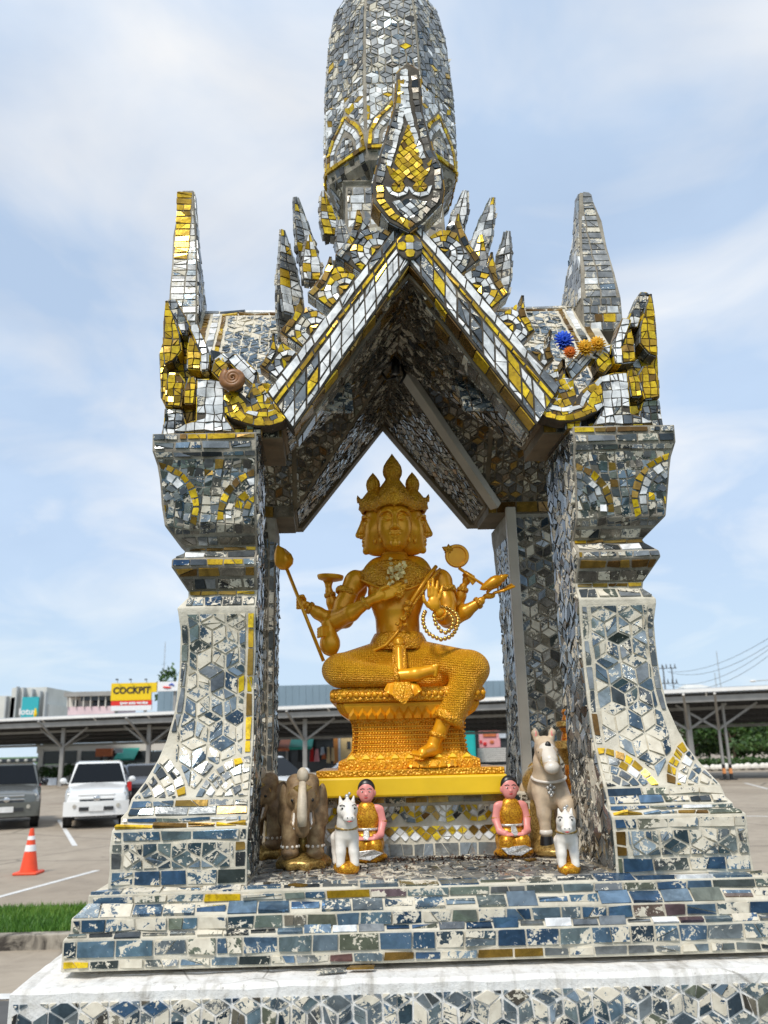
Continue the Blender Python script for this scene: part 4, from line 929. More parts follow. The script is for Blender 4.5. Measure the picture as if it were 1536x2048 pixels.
def front_pillar(side):
    P = pillar(side, False); f = front_map(side); R = random.random
    E = lambda w0, w1, n=8: [(eo(w0+(w1-w0)*i/n)-.004, w0+(w1-w0)*i/n) for i in range(n+1)]
    def zone(w0, w1, u0=INN+.003, n=8): return [(u0, w0)]+E(w0, w1, n)+[(u0, w1)]
    mix = lambda d: (lambda t, q: random.choices(list(d), list(d.values()))[0])
    # base block: rows at top and bottom, diamonds between
    lay(zone(1.922, 1.954), bricks(.40, .72, 1.922, 1.954, .075, .032), f, mix({'brick_tile': 6, 'mirror_tile': 2}), P)
    lay(zone(2.012, 2.036), bricks(.40, .72, 2.012, 2.036, .085, .024), f, mix({'brick_tile': 5, 'rhombus_tile': 2}), P)
    lay([(INN+.03, 1.956), (.678, 1.956), (.678, 2.010), (INN+.03, 2.010)], rhombs(.40, .70, 1.956, 2.010, .037, .01, .002), f, mix({'rhombus_tile': 10}), P)
    lay([(INN+.003, 1.956), (INN+.028, 1.956), (INN+.028, 2.010), (INN+.003, 2.010)], vbricks(INN+.003, INN+.028, 1.956, 2.010, .025, .04), f, mix({'bronze_tile': 2, 'mirror_tile': 1}), P)
    lay([(.680, 1.956), (.703, 1.956), (.703, 2.010), (.680, 2.010)], vbricks(.680, .703, 1.956, 2.010, .023, .03), f, 'mirror_tile', P)
    # coping rows
    lay(zone(2.039, 2.049), bricks(.40, .72, 2.039, 2.049, .07, .012), f, mix({'gold_tile': 4, 'bronze_tile': 2, 'brick_tile': 3}), P, gap=.0012)
    lay(zone(2.051, 2.061), bricks(.40, .72, 2.051, 2.061, .06, .012), f, mix({'white_tile': 3, 'brick_tile': 4}), P, gap=.0012)
    lay(zone(2.063, 2.098), bricks(.40, .72, 2.063, 2.098, .066, .0175), f, mix({'rhombus_tile': 4, 'brick_tile': 4, 'mirror_tile': 2, 'bronze_tile': .6}), P, gap=.0018)
    # two fans of little square tiles on the flare, diamonds between and above
    w0 = 2.100; cI = (INN, 2.055); cO = (.705, 2.06); rI, rO = .135, .165
    rings = lambda r0, r1, n: [r0+(r1-r0)*i/n for i in range(n+1)]
    def fan(c, r, a0, a1, gold):
        def col(t, q):
            ang = math.atan2(sum(p[1] for p in q)/len(q)-c[1], sum(p[0] for p in q)/len(q)-c[0])
            if t == 5: return random.choices(['gold_tile', 'bronze_tile'], [3, 1])[0] if gold else random.choices(['mirror_tile', 'gold_tile', 'rhombus_tile'], [6, 1.2, 2])[0]
            if t == 4: return random.choices(['white_tile', 'mirror_tile', 'gold_tile', 'rhombus_tile'], [2.4 if gold else .5, 2, .5, 2])[0]
            return random.choices(['rhombus_tile', 'mirror_tile', 'white_tile', 'brick_tile'], [5, 3, .35, 2])[0]
        return [(c_, col(k, c_)) for c_, k in polar(c, rings(r*.15, r, 6), a0, a1, .0225)]
    region = zone(w0, 2.235, n=14)
    left_plain = (side < 0)
    lay(region, fan(cI, rI, 0, math.pi/2, not left_plain), f, lambda t, q: t, P)
    lay(region, fan(cO, rO, math.pi/2, math.pi, not left_plain), f, lambda t, q: t, P)
    # region above the fans
    top = 2.532; n = 20
    reg = [(INN+.024, 2.188)]
    for i in range(9):
        a = math.pi/2*(1-i/8.); p = (cI[0]+(rI+.004)*math.cos(a), cI[1]+(rI+.004)*math.sin(a))
        if p[0] > INN+.024 and p[1] > w0+.004: reg.append(p)
    for i in range(9):
        a = math.pi-math.pi/2*i/8.; p = (cO[0]+(rO+.004)*math.cos(a), cO[1]+(rO+.004)*math.sin(a))
        if p[0] < eo(p[1])-.02 and p[1] > w0+.004 and p[0] > reg[-1][0]: reg.append(p)
    reg += [(eo(2.23+(top-2.23)*i/12)-.022, 2.23+(top-2.23)*i/12) for i in range(13)]+[(INN+.024, top)]
    lay(reg, rhombs(.40, .72, 2.08, top, .0385, .012 if side < 0 else .03, .004), f, lambda t, q: random.choices(['rhombus_tile', 'mirror_tile', 'gold_tile'], [10, 1.6, .25])[0], P)
    # edge strips
    lay([(INN+.003, 2.195), (INN+.021, 2.195), (INN+.021, top), (INN+.003, top)], vbricks(INN+.003, INN+.021, 2.195, top, .018, .055), f, (lambda t, q: random.choices(['gold_tile', 'bronze_tile', 'mirror_tile'], [5, 3, .5])[0]) if side < 0 else mix({'mirror_tile': 6, 'bronze_tile': 1.2}), P)
    reg = [(eo(2.245+(top-2.245)*i/12)-.020, 2.245+(top-2.245)*i/12) for i in range(13)]+[(eo(top-(top-2.245)*i/12)-.003, top-(top-2.245)*i/12) for i in range(13)]
    lay(reg, vbricks(.55, .66, 2.245, top, .2, .05), f, mix({'mirror_tile': 6, 'bronze_tile': .8}), P, gap=.0018)
    # shoulder, waist and belt mouldings
    lay(zone(2.549, 2.576), bricks(.40, .62, 2.549, 2.576, .052, .027), f, mix({'brick_tile': 4, 'mirror_tile': 3, 'rhombus_tile': 2}), P)
    lay(zone(2.580, 2.592), bricks(.40, .62, 2.580, 2.592, .05, .012), f, mix({'gold_tile': 3, 'bronze_tile': 3}), P, gap=.0012)
    lay(zone(2.595, 2.622), bricks(.40, .64, 2.595, 2.622, .055, .027), f, mix({'dark_tile': 4, 'mirror_tile': 3}), P)
    lay(zone(2.624, 2.646), bricks(.40, .64, 2.624, 2.646, .06, .022), f, mix({'bronze_tile': 4, 'dark_tile': 2}), P)
    lay(zone(2.649, 2.666), bricks(.40, .64, 2.649, 2.666, .05, .017), f, mix({'mirror_tile': 4, 'gold_tile': 1.5, 'brick_tile': 2}), P, gap=.0015)
    lay(zone(2.668, 2.688), bricks(.40, .62, 2.668, 2.688, .062, .02), f, mix({'white_tile': 1.2, 'mirror_tile': 5}), P, gap=.0015)
    lay(zone(2.691, 2.702), bricks(.40, .60, 2.691, 2.702, .05, .012), f, mix({'bronze_tile': 5, 'gold_tile': 2}), P, gap=.0012)
    # bowl of the capital: rows below, then two fans hung from the upper corners
    lay(zone(2.706, 2.728), bricks(.40, .64, 2.706, 2.728, .048, .022), f, mix({'dark_tile': 4, 'mirror_tile': 3}), P, gap=.0018)
    top = 2.918; cI = (INN-.022, 2.772); cO = (.668, 2.792); r = .122
    reg = zone(2.731, top, n=14)
    def fan2(c, a0, a1):
        out = []
        for c_, k in polar(c, rings(.02, r, 5), a0, a1, .0225):
            m = ['rhombus_tile', 'mirror_tile', 'mirror_tile', 'white_tile', 'gold_tile'][k]
            if k == 4: m = random.choices(['gold_tile', 'bronze_tile'], [2, 3])[0]
            elif k == 3: m = random.choices(['white_tile', 'mirror_tile'], [2.2, 1.6])[0]
            elif random.random() < .12: m = 'gold_tile'
            out.append((c_, m))
        return out
    lay(reg, grid(.40, .68, 2.731, top, .0215, .1, .1), f, mix({'rhombus_tile': 3, 'dark_tile': 3, 'mirror_tile': 5}), P, gap=.0013, thick=.0014, tilt=.0003)
    lay(reg, fan2(cI, -.1, math.pi*.5), f, lambda t, q: t, P); lay(reg, fan2(cO, math.pi*.47, math.pi*1.12), f, lambda t, q: t, P)
    # what is left between the two fans
    rest = [(INN+.003, 2.732), (.622, 2.732)]
    mid = []
    for c_, k in grid(.40, .68, 2.731, top, .0235, .05):
        cx = sum(p[0] for p in c_)/4; cy = sum(p[1] for p in c_)/4
        if math.hypot(cx-cI[0], cy-cI[1]) > r+.012 and math.hypot(cx-cO[0], cy-cO[1]) > r+.012: mid.append((c_, k))
    lay(reg, mid, f, mix({'rhombus_tile': 4, 'dark_tile': 3, 'mirror_tile': 4, 'bronze_tile': .6}), P)
    lay(zone(2.921, 2.936), bricks(.40, .68, 2.921, 2.936, .06, .015), f, mix({'mirror_tile': 4, 'rhombus_tile': 4}), P, gap=.0015)
    lay(zone(2.940, 2.962), bricks(.40, .68, 2.940, 2.962, .07, .022), f, mix({'brick_tile': 3, 'mirror_tile': 5}), P)
    lay([(INN+.003, 2.965), (.60, 2.965), (.60, 2.982), (INN+.003, 2.982)], bricks(.40, .68, 2.965, 2.982, .068, .017), f, mix({'gold_tile': 4, 'bronze_tile': 2}), P, gap=.0015)
    lay([(.602, 2.965), (.667, 2.965), (.667, 2.982), (.602, 2.982)], bricks(.602, .667, 2.965, 2.982, .035, .017), f, 'mirror_tile', P, gap=.0015)
    # inner face, seen end on
    g = inner_map(side, False)
    reg = [(vfront(w)+.003, w) for w in np.linspace(1.925, 2.975, 60)]+[(.314, 2.975), (.314, 1.925)]
    cells = []
    for c_, k in rhombs(-.02, .33, 1.92, 2.98, .030, .0, .0, 1.25): cells.append((c_, k))
    lay(reg, cells, g, mix({'mirror_tile': 8, 'dark_tile': 2}), P, gap=.0016, seen=.35 if side > 0 else .12)
def rear_pillar(side):
    P = pillar(side, True); v0 = 2*VC-.3175
    f = flat(S(side*INN, v0, 0), (side, 0, 0), (0, 0, 1), (0, -1, 0))
    reg = [(.024, 1.925)]+[(max(eo(w), .58)-INN-.004, w) for w in np.linspace(1.925, 2.97, 30)]+[(.024, 2.97)]
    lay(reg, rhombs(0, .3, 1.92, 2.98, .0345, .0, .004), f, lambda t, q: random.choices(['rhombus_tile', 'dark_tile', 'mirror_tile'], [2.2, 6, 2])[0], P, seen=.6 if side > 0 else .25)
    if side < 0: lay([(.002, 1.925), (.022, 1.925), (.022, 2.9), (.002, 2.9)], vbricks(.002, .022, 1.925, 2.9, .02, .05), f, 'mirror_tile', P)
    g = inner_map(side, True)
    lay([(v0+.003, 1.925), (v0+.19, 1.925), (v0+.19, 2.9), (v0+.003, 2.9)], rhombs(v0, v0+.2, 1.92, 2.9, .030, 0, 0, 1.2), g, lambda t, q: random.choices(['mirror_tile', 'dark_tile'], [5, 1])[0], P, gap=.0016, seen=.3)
for s in (-1, 1): front_pillar(s)
for s in (-1, 1): rear_pillar(s)

# ------------------------------------------------------------------ stepped base
STEPS = [(.0, 1.918), (.034, 1.8925), (.034, 1.866), (.064, 1.842), (.064, 1.806), (.0815, 1.796), (.0815, 1.722), (.16, 1.709)]
def base():
    # measured: overhang e beyond the pillar blocks (front plane v=-e) and level
    B = .709
    # true heights taken off the photograph, left of the middle
    def ht(px, py, e): return at(px, py, Y0-e)[2]
    h1, h2 = ht(176, 1790, .030), ht(176, 1812, .030); h3, h4 = ht(141, 1838, .056), ht(141, 1868, .056); h5, h6, h7 = ht(121, 1881, .067), ht(121, 1920, .067), ht(121, 1946, .067)
    h8 = ht(24, 1981, .1385)
    prof = [(-.012, FLOOR), (.030, h1), (.030, h2), (.056, h3), (.056, h4), (.067, h5), (.067, h7)]
    V = []; Fc = []
    for e, w in prof:
        for u, v in ((-B-e, -e), (B+e, -e), (B+e, 2*VC+e), (-B-e, 2*VC+e)): V.append(S(u, v, w))
    n = len(prof)
    for i in range(n-1):
        for k in range(4): a, b = i*4+k, i*4+(k+1) % 4; Fc.append((a, b, b+4, a+4))
    Fc += [(0, 1, 2, 3), (n*4-4, n*4-3, n*4-2, n*4-1)]
    mb = MB(); mb.add(V, Fc); P = mb.build('stepped_base', M['grout'], SHRINE, bevel=.003)
    # white cement ledge, slab and the pedestal below it
    mb = MB(); V = []; prof2 = [(.067, h7), (.06, h7-.001)]
    lv = [(.045, h7-.012), (.134, h8+.001), (.1415, h8-.008), (.1415, h8-.42)]
    V = []; Fc = []; nx = 40
    for e, w in lv:
        ring = []
        for (u0, v0), (u1, v1) in (((-B-e, -e), (B+e, -e)), ((B+e, -e), (B+e, 2*VC+e)), ((B+e, 2*VC+e), (-B-e, 2*VC+e)), ((-B-e, 2*VC+e), (-B-e, -e))):
            for k in range(nx): t = k/nx; p = S(u0+(u1-u0)*t, v0+(v1-v0)*t, w); p[2] += RNG.normal(0, .0012) if w > h8-.1 else 0; ring.append(p)
        V += ring
    m = 4*nx
    for i in range(len(lv)-1):
        for k in range(m): a, b = i*m+k, i*m+(k+1) % m; Fc.append((a, b, b+m, a+m))
    Fc += [tuple(range(m)), tuple((len(lv)-1)*m+k for k in range(m))]
    mb.add(V, Fc); W = mb.build('ledge', M['white_cement'], SHRINE)
    mb = MB(); q = lambda u, v, w: tuple(S(u, v, w))
    mb.prism([(-B-.24, -.24), (B+.24, -.24), (B+.24, 2*VC+.24), (-B-.24, 2*VC+.24)], lambda a, b: q(a, b, GZ-.05), lambda a, b: q(a, b, h8-.42)); mb.build('pedestal', M['white_cement'], SHRINE)
    mix = lambda d: (lambda t, q: random.choices(list(d), list(d.values()))[0])
    fr = lambda e: (lambda a, b: (S(a, -e, b), np.array([0, -1.0, 0])))
    def slope(e0, w0, e1, w1):
        n = np.array([0, -(w0-w1), (e1-e0)]); n = n/np.linalg.norm(n)
        return lambda a, b: (S(a, -(e0+(e1-e0)*b), w0+(w1-w0)*b), n)
    X = B+.08
    def row(e, w0, w1, bw, d, gap=.0022):
        lay([(-B-e+.003, w0), (B+e-.003, w0), (B+e-.003, w1), (-B-e+.003, w1)], bricks(-X-.05, X+.05, w0, w1, bw, (w1-w0)), fr(e), d if callable(d) else mix(d), P, gap=gap)
    def tread(e0, w0, e1, w1, bw, d):
        Lm = math.hypot(e1-e0, w1-w0)
        lay([(-B-e0, .03), (B+e0, .03), (B+e1-.003, .97), (-B-e1+.003, .97)], [([(x, 0), (x+bw*.98, 0), (x+bw*.98, 1), (x, 1)], 0) for x in np.arange(-X-.05, X+.05, bw)], slope(e0, w0, e1, w1), mix(d), P, gap=.0016, minfrac=.05)
    tread(-.006, FLOOR-.002, .030, h1, .085, {'brick_tile': 5, 'mirror_tile': 2, 'white_tile': .5})
    row(.030, h2+.001, h1-.002, .075, {'brick_tile': 5, 'mirror_tile': 3, 'gold_tile': .9, 'bronze_tile': .4})
    tread(.030, h2, .056, h3, .066, {'brick_tile': 8, 'rhombus_tile': 3})
    row(.056, h4+.001, h3-.001, .056, {'brick_tile': 9, 'rhombus_tile': 2, 'dark_tile': .5})
    tread(.056, h4, .067, h5, .056, {'mirror_tile': 4, 'white_tile': .8, 'brick_tile': 2})
    row(.067, h6+.001, h5-.001, .066, {'brick_tile': 9, 'rhombus_tile': 2})
    row(.067, h7+.004, h6-.001, .060, {'mirror_tile': 6, 'brick_tile': 3, 'gold_tile': .6, 'bronze_tile': .5})
    # slab face: a band of bare render, then diamonds
    f = fr(.1415)
    reg = [(-B-.134, h8-.32), (B+.134, h8-.32), (B+.134, h8-.022), (-B-.134, h8-.022)]
    lay(reg, rhombs(-.9, .9, h8-.32, h8-.01, .034, .01, .012), f, lambda t, q: random.choices(['rhombus_tile', 'dark_tile', 'bronze_tile', 'mirror_tile', 'brick_tile'], [11, .7, .25, 1.0, 2])[0], W, keep=.95)
    # floor between the pillars
    fl = lambda a, b: (S(a, b, FLOOR), np.array([0, 0, 1.0]))
    lay([(-INN+.004, -.0), (INN-.004, -.0), (INN-.004, .42), (-INN+.004, .42)], rhombs(-.42, .42, 0, .42, .033, 0, 0), fl, mix({'dusty_tile': 8, 'rhombus_tile': 1.5, 'dark_tile': .4}), P, keep=.95, tilt=.0010, crack=.45)
    return P, W, h7, h8
BASE, LEDGE, H7, H8 = base()

# ------------------------------------------------------------------ statue platform (riser with a zigzag mosaic)
YR = on_ground(860, 1712, FLOOR)[1]-Y0
def platform():
    a = UV(641, 1690, YR)[0]; b = UV(1085, 1690, YR)[0]; zt = at(830, 1590, Y0+YR)[2]
    mb = MB(); q = lambda u, v, w: tuple(S(u, v, w))
    mb.prism([(a, YR), (b, YR), (b, YR+.62), (a, YR+.62)], lambda u, v: q(u, v, FLOOR-.005), lambda u, v: q(u, v, zt)); P = mb.build('platform', M['grout'], SHRINE, bevel=.003)
    f = lambda u, w: (S(u, YR, w), np.array([0, -1.0, 0])); mix = lambda d: (lambda t, q: random.choices(list(d), list(d.values()))[0])
    W = lambda py: at(860, py, Y0+YR)[2]
    r = lambda w0, w1: [(a+.002, w0), (b-.002, w0), (b-.002, w1), (a+.002, w1)]
    lay(r(W(1606), W(1592)), bricks(a, b, W(1606), W(1592), .052, .02, .3), f, mix({'bronze_tile': 4, 'dark_tile': 3, 'mirror_tile': 1}), P, gap=.0014)
    lay(r(W(1716), W(1684)), bricks(a, b, W(1716), W(1684), .058, .05, .15), f, 'mirror_tile', P, rnd=.95)
    # scallops of squares on a zigzag
    w0, w1 = W(1681), W(1610); Hh = w1-w0; n = 7; p = (b-a)/n
    for i in range(n+1):
        c = (a+p*(i), w1+Hh*.02)
        for c_, k in polar(c, [p*.06, p*.22, p*.40, p*.58], math.pi, 2*math.pi, .021):
            m = [random.choice(['white_tile', 'gold_tile']), random.choices(['gold_tile', 'white_tile', 'mirror_tile'], [3, 3, 2])[0], random.choices(['gold_tile', 'mirror_tile', 'white_tile', 'bronze_tile'], [3, 2, 2, 2])[0]][k]
            lay(r(w0+Hh*.36, w1), [(c_, m)], f, lambda t, q: t, P, gap=.0013)
    for j in range(3):
        for i in range(n*3+2):
            s = p/3; cx = a+s*(i+.5*(j % 2)); cy = w0+Hh*(.12+.15*j)
            d = [(cx-s*.5, cy), (cx, cy-Hh*.15), (cx+s*.5, cy), (cx, cy+Hh*.15)]
            lay(r(w0, w0+Hh*.42), [(d, 0)], f, mix({'gold_tile': 3, 'bronze_tile': 3, 'white_tile': 2} if j else {'gold_tile': 2, 'white_tile': 3}), P, gap=.0012)
    return P, zt, a, b
PLAT, PLAT_Z, PLAT_A, PLAT_B = platform()

# ------------------------------------------------------------------ gable vault over the pillars
ZR = 3.434; K = (3.434-3.012)/.338; ZE = 3.012; UE = .338
GF = .03                                              # plane of the gable front
def vault():
    # underside: two crossing gabled tunnels meeting in a groin, above it the roof slopes
    mb = MB(); parts = []
    v_f, v_b = GF+.03, 2*VC-GF-.03
    vin0, vin1 = VC-.30, VC+.30                        # inner edges of the arms
    def q(u, v, w): return tuple(S(u, v, w))
    c = (0, VC, ZR)
    hw = UE; vw = .30; K2 = (ZR-ZE)/vw
    faces = []
    for s in (-1, 1):
        # front and back arms
        for va, vb in ((v_f, VC-vw), (VC+vw, v_b)):
            faces.append(('ceiling', [(0, va, ZR), (0, vb, ZR), (s*hw, vb, ZE), (s*hw, va, ZE)]))
            faces.append(('eave', [(s*hw, va, ZE), (s*hw, vb, ZE), (s*(INN+.02), vb, ZE-.004), (s*(INN+.02), va, ZE-.004)]))
        # centre: front-back tunnel triangles and cross tunnel triangles
        for sv in (-1, 1):
            faces.append(('ceiling', [(0, VC+sv*vw, ZR), (0, VC, ZR), (s*hw, VC+sv*vw, ZE)]))
            faces.append(('ceiling', [(0, VC, ZR), (s*hw, VC, ZR), (s*hw, VC+sv*vw, ZE)]))
            faces.append(('ceiling', [(s*hw, VC, ZR), (s*.66, VC, ZR), (s*.66, VC+sv*vw, ZE), (s*hw, VC+sv*vw, ZE)]))
    mb = MB()
    for _, f in faces:
        b = [q(*p) for p in f]; t = [q(p[0], p[1], p[2]+.012) for p in f]; n = len(f)
        mb.add(b+t, [tuple(range(n)), tuple(range(2*n-1, n-1, -1))]+[(i, i+n, (i+1) % n+n, (i+1) % n) for i in range(n)])
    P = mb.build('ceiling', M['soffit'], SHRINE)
    mix = lambda d: (lambda t, q: random.choices(list(d), list(d.values()))[0])
    cols = {'dark_tile': 8, 'mirror_tile': 1.2, 'bronze_tile': .8}  # mostly dark tiles: shade of the vault put into the tile mix
    for nm, f in faces:
        A = [S(*p) for p in f]; o = A[0]; e1 = A[1]-A[0]; L1 = np.linalg.norm(e1); e1 = e1/L1; nn = np.cross(e1, A[2]-A[0]); nn /= np.linalg.norm(nn); e2 = np.cross(nn, e1)
        mid = sum(A)/len(A)
        nrm = nn if nn[2] < 0 else -nn
        P2 = [(float((p-o)@e1), float((p-o)@e2)) for p in A]
        if area2(P2) < 0: P2 = P2[::-1]
        P2 = inset(P2, .006); 
        if len(P2) < 3: continue
        xs = [p[0] for p in P2]; ys = [p[1] for p in P2]
        facing = abs(float(nrm[1]))
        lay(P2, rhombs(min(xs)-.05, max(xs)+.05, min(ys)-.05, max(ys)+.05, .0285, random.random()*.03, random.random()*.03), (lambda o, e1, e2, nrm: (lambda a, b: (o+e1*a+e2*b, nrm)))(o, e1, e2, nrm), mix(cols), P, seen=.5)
    # rear bargeboard, seen dark against the sky from inside
    mb = MB()
    for s in (-1, 1): mb.prism([(0, ZR+.17), (s*.45, ZE-.0), (s*(UE-.02), ZE-.0), (0, ZR-.012)], lambda a, b: q(a, 2*VC-GF-.03, b), lambda a, b: q(a, 2*VC-GF+.03, b))
    mb.build('rear_gable', M['soffit'], SHRINE)
    # end gables left and right
    mb = MB()
    for s in (-1, 1):
        mb.prism([(VC, ZR+.12), (VC-.40, ZE-.02), (VC-.30, ZE-.02), (VC, ZR-.01), (VC+.30, ZE-.02), (VC+.40, ZE-.02)], lambda a, b: q(s*.63, a, b), lambda a, b: q(s*.69, a, b))
    mb.build('side_gable', M['soffit'], SHRINE)
    return P
CEIL = vault()

def eave_blocks():
    for s in (-1, 1):
        for v0, v1 in ((GF+.062, .3175), (2*VC-.3175, 2*VC-GF-.062)):
            a0, a1 = s*(UE+.004), s*.655
            mb = MB(); mb.prism([(a0, v0), (a1, v0), (a1, v1), (a0, v1)], lambda u, v: tuple(S(u, v, 2.9845)), lambda u, v: tuple(S(u, v, 3.03))); o = mb.build('eave_block', M['soffit'], SHRINE, bevel=.002)
            f = lambda a, b, v0=v0: (S(a, v0, b), np.array([0, -1.0, 0]))
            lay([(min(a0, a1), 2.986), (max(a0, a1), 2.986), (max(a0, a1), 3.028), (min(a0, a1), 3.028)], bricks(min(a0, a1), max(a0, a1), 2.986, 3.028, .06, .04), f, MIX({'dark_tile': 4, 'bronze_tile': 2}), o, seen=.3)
# a plastic trunking runs down the groin and the rear right pillar, a hook hangs at the crown
eave_blocks.__doc__ = 'blocks between pillar heads and vault'
def trunking():
    A = S(.02, VC-.02, ZR-.02); B = S(UE+.03, 2*VC-.3175-.012, ZE-.005); C_ = S(INN+.012, 2*VC-.3175-.012, FLOOR+.16)
    d = B-A; mb = MB(); mb.bar(A+d*.05, B, .036, .03); mb.build('ceiling_trunking', M['trunking'], SHRINE, bevel=.003)
    mb = MB(); mb.box(C_[0]-.017, C_[0]+.017, C_[1]-.014, C_[1]+.012, PLAT_Z-.15, ZE-.01); mb.build('pillar_trunking', M['trunking'], SHRINE, bevel=.003)
    h = S(.0, VC-.05, ZR-.03); mb = MB()
    mb.tube([h+(-.035, 0, .0), h+(-.045, -.01, -.03), h+(-.03, -.01, -.055), h+(0, -.01, -.045)], .0045, 6); mb.tube([h+(.02, 0, 0), h+(.03, -.01, -.04), h+(.015, -.01, -.07)], .0045, 6)
    mb.tube([h+(-.06, 0, .01), h+(.05, 0, .01)], .012, 8); mb.tube([h+(0, 0, .02), h+(0, -.005, -.03)], .014, 8)
    mb.build('hook', M['black_paint'], SHRINE, smooth=True)
trunking()

# ------------------------------------------------------------------ front gable: bargeboards, crest leaves, bud finial
def plate(name, poly, v0, v1, mat=None, parent=None, bevel=.003):
    mb = MB(); mb.prism(poly, lambda a, b: tuple(S(a, v0, b)), lambda a, b: tuple(S(a, v1, b))); return mb.build(name, mat or M['grout'], parent or SHRINE, bevel=bevel)
def fplane(v): return lambda a, b: (S(a, v, b), np.array([0, -1.0, 0]))
MIX = lambda d: (lambda t, q: random.choices(list(d), list(d.values()))[0])
eave_blocks()
def gable():
    U = lambda x, y: UV(x, y, GF)
    apex = U(822, 526)[1]; GA = (0, apex); lo = U(587, 858); GB = (-abs(lo[0]), lo[1])
    oa = (0, U(819, 424)[1]); ob = U(534, 783); OB = (-abs(ob[0]), ob[1])
    lerp = lambda a, b, t: (a[0]+(b[0]-a[0])*t, a[1]+(b[1]-a[1])*t)
    for s in (-1, 1):
        m = lambda p: (s*-1*p[0] if s > 0 else p[0], p[1])
        I0, I1, O0, O1 = m(GA), m(GB), m(oa), m(OB)
        B = plate('bargeboard', [I0, I1, O1, O0], GF, GF+.06, M['dark_grout'])
        step = plate('bargeboard_step', [(I0[0], I0[1]-.018), (I1[0]-I1[0]/abs(I1[0])*.006, I1[1]-.004), (I1[0], I1[1]+.02), (I0[0], I0[1]+.02)], GF+.062, GF+.13, M['soffit'])
        f = fplane(GF)
        def strip(t0, t1, bw, kind, gap=.0018, skew=0.0, nn=None):
            a0, a1 = lerp(I0, O0, t0), lerp(I0, O0, t1); b0, b1 = lerp(I1, O1, t0), lerp(I1, O1, t1); Lm = math.hypot(b0[0]-a0[0], b0[1]-a0[1]); n = nn or max(1, round(Lm/bw))
            for i in range(n):
                k0, k1 = i/n, (i+1)/n; sk = skew/Lm
                c = [lerp(a0, b0, k0), lerp(a0, b0, k1), lerp(a1, b1, min(1, k1+sk)), lerp(a1, b1, min(1, k0+sk))]
                lay([a0, b0, b1, a1], [(c, i)], f, kind, B, gap=gap)
        # diamonds nearest the opening: cells with upright sides, cut by the band
        quad = [lerp(I0, O0, .03), lerp(I1, O1, .03), lerp(I1, O1, .60), lerp(I0, O0, .60)]
        e1 = np.array(I1)-np.array(I0); L1 = np.linalg.norm(e1); e1 = e1/L1*.056; e2 = np.array([0, .0475]); cells = []
        for i in range(-6, 20):
            for j in range(-4, 6):
                o_ = np.array(I0)+e1*i+e2*(j-.35); cells.append(([tuple(o_), tuple(o_+e1), tuple(o_+e1+e2), tuple(o_+e2)], i+j))
        lay(quad, cells, f, lambda t, q: random.choices(['white_tile', 'gold_tile', 'mirror_tile'], [6, 1.5, .9] if s < 0 else [3.6, .8, 2.6])[0], B, gap=.002)  # left slope whiter, right greyer: side light put into the tile choice
        strip(.625, .745, .058, 'gold_tile'); strip(.77, .985, .066, lambda t, q: ('mirror_tile' if (s < 0 and t < 3) else random.choices(['white_tile', 'mirror_tile'], [6, 1])[0]))
        # tiled underside edge of the bargeboard
        n = np.array([-(I1[1]-I0[1]), 0, (I1[0]-I0[0])]); n /= np.linalg.norm(n); n = n if n[2] < 0 else -n
        Lm = math.hypot(I1[0]-I0[0], I1[1]-I0[1]); g = lambda a, b: (S(I0[0]+(I1[0]-I0[0])*a/Lm, GF+b, I0[1]+(I1[1]-I0[1])*a/Lm), n)
        lay([(0.004, .003), (Lm, .003), (Lm, .057), (.004, .057)], bricks(0, Lm, .003, .057, .062, .054, .1, False), g, MIX({'bronze_tile': 6, 'gold_tile': 2}), B)
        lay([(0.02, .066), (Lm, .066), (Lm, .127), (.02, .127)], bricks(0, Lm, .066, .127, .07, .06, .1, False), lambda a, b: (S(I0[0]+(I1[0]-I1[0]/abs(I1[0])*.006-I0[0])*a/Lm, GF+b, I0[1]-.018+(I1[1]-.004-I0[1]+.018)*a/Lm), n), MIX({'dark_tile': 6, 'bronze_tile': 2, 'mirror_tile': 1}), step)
        # crest leaves standing on the outer edge: barbed flames, each tip over the foot of the next
        tips = [(717, 412), (661, 509), (601, 588), (547, 663), (510, 734)] if s < 0 else [(919, 420), (985, 500), (1048, 584), (1103, 657), (1130, 712)]
        foot = [(672, 505), (616, 583), (560, 658), (520, 728), (492, 790)] if s < 0 else [(962, 512), (1018, 586), (1072, 655), (1108, 715), (1146, 790)]
        Oa, Ob = np.array(O0), np.array(O1); od = (Ob-Oa)/np.linalg.norm(Ob-Oa); on = np.array([-od[1], od[0]]); on = on if on[1] > 0 else -on
        for j in range(5):
            T_, Q_ = np.array(U(*tips[j])), np.array(U(*foot[j])); at_ = float((T_-Oa)@od); aq = float((Q_-Oa)@od); ht = float((T_-Oa)@on)
            bw_ = (aq-at_)
            left = [T_+(Q_-T_)*t+on*(-.10*ht*math.sin(math.pi*t)) for t in np.linspace(0, 1, 6)]
            base = [Oa+od*(aq+.006)-on*.004, Oa+od*(at_+.012)-on*.004]
            right = [Oa+od*(at_+.012)-on*.004]+[T_+od*(.028*math.sin(math.pi*t)+(.012)*t)-on*ht*t for t in (.75, .5, .25)]
            poly = [tuple(p) for p in left]+[tuple(p) for p in base]+[tuple(p) for p in right[1:]]
            if area2(poly) < 0: poly = poly[::-1]
            v0 = GF+.012+.012*j*0-.007*(j % 2); Lf = plate('crest_leaf', poly, v0, v0+.055, M['dark_grout']); ff = fplane(v0)
            cen = tuple(np.mean([np.array(p) for p in poly], axis=0)); sgn_ = 1.0 if od[0]*on[1]-od[1]*on[0] > 0 else -1.0
            p1 = [tuple(p) for p in left]
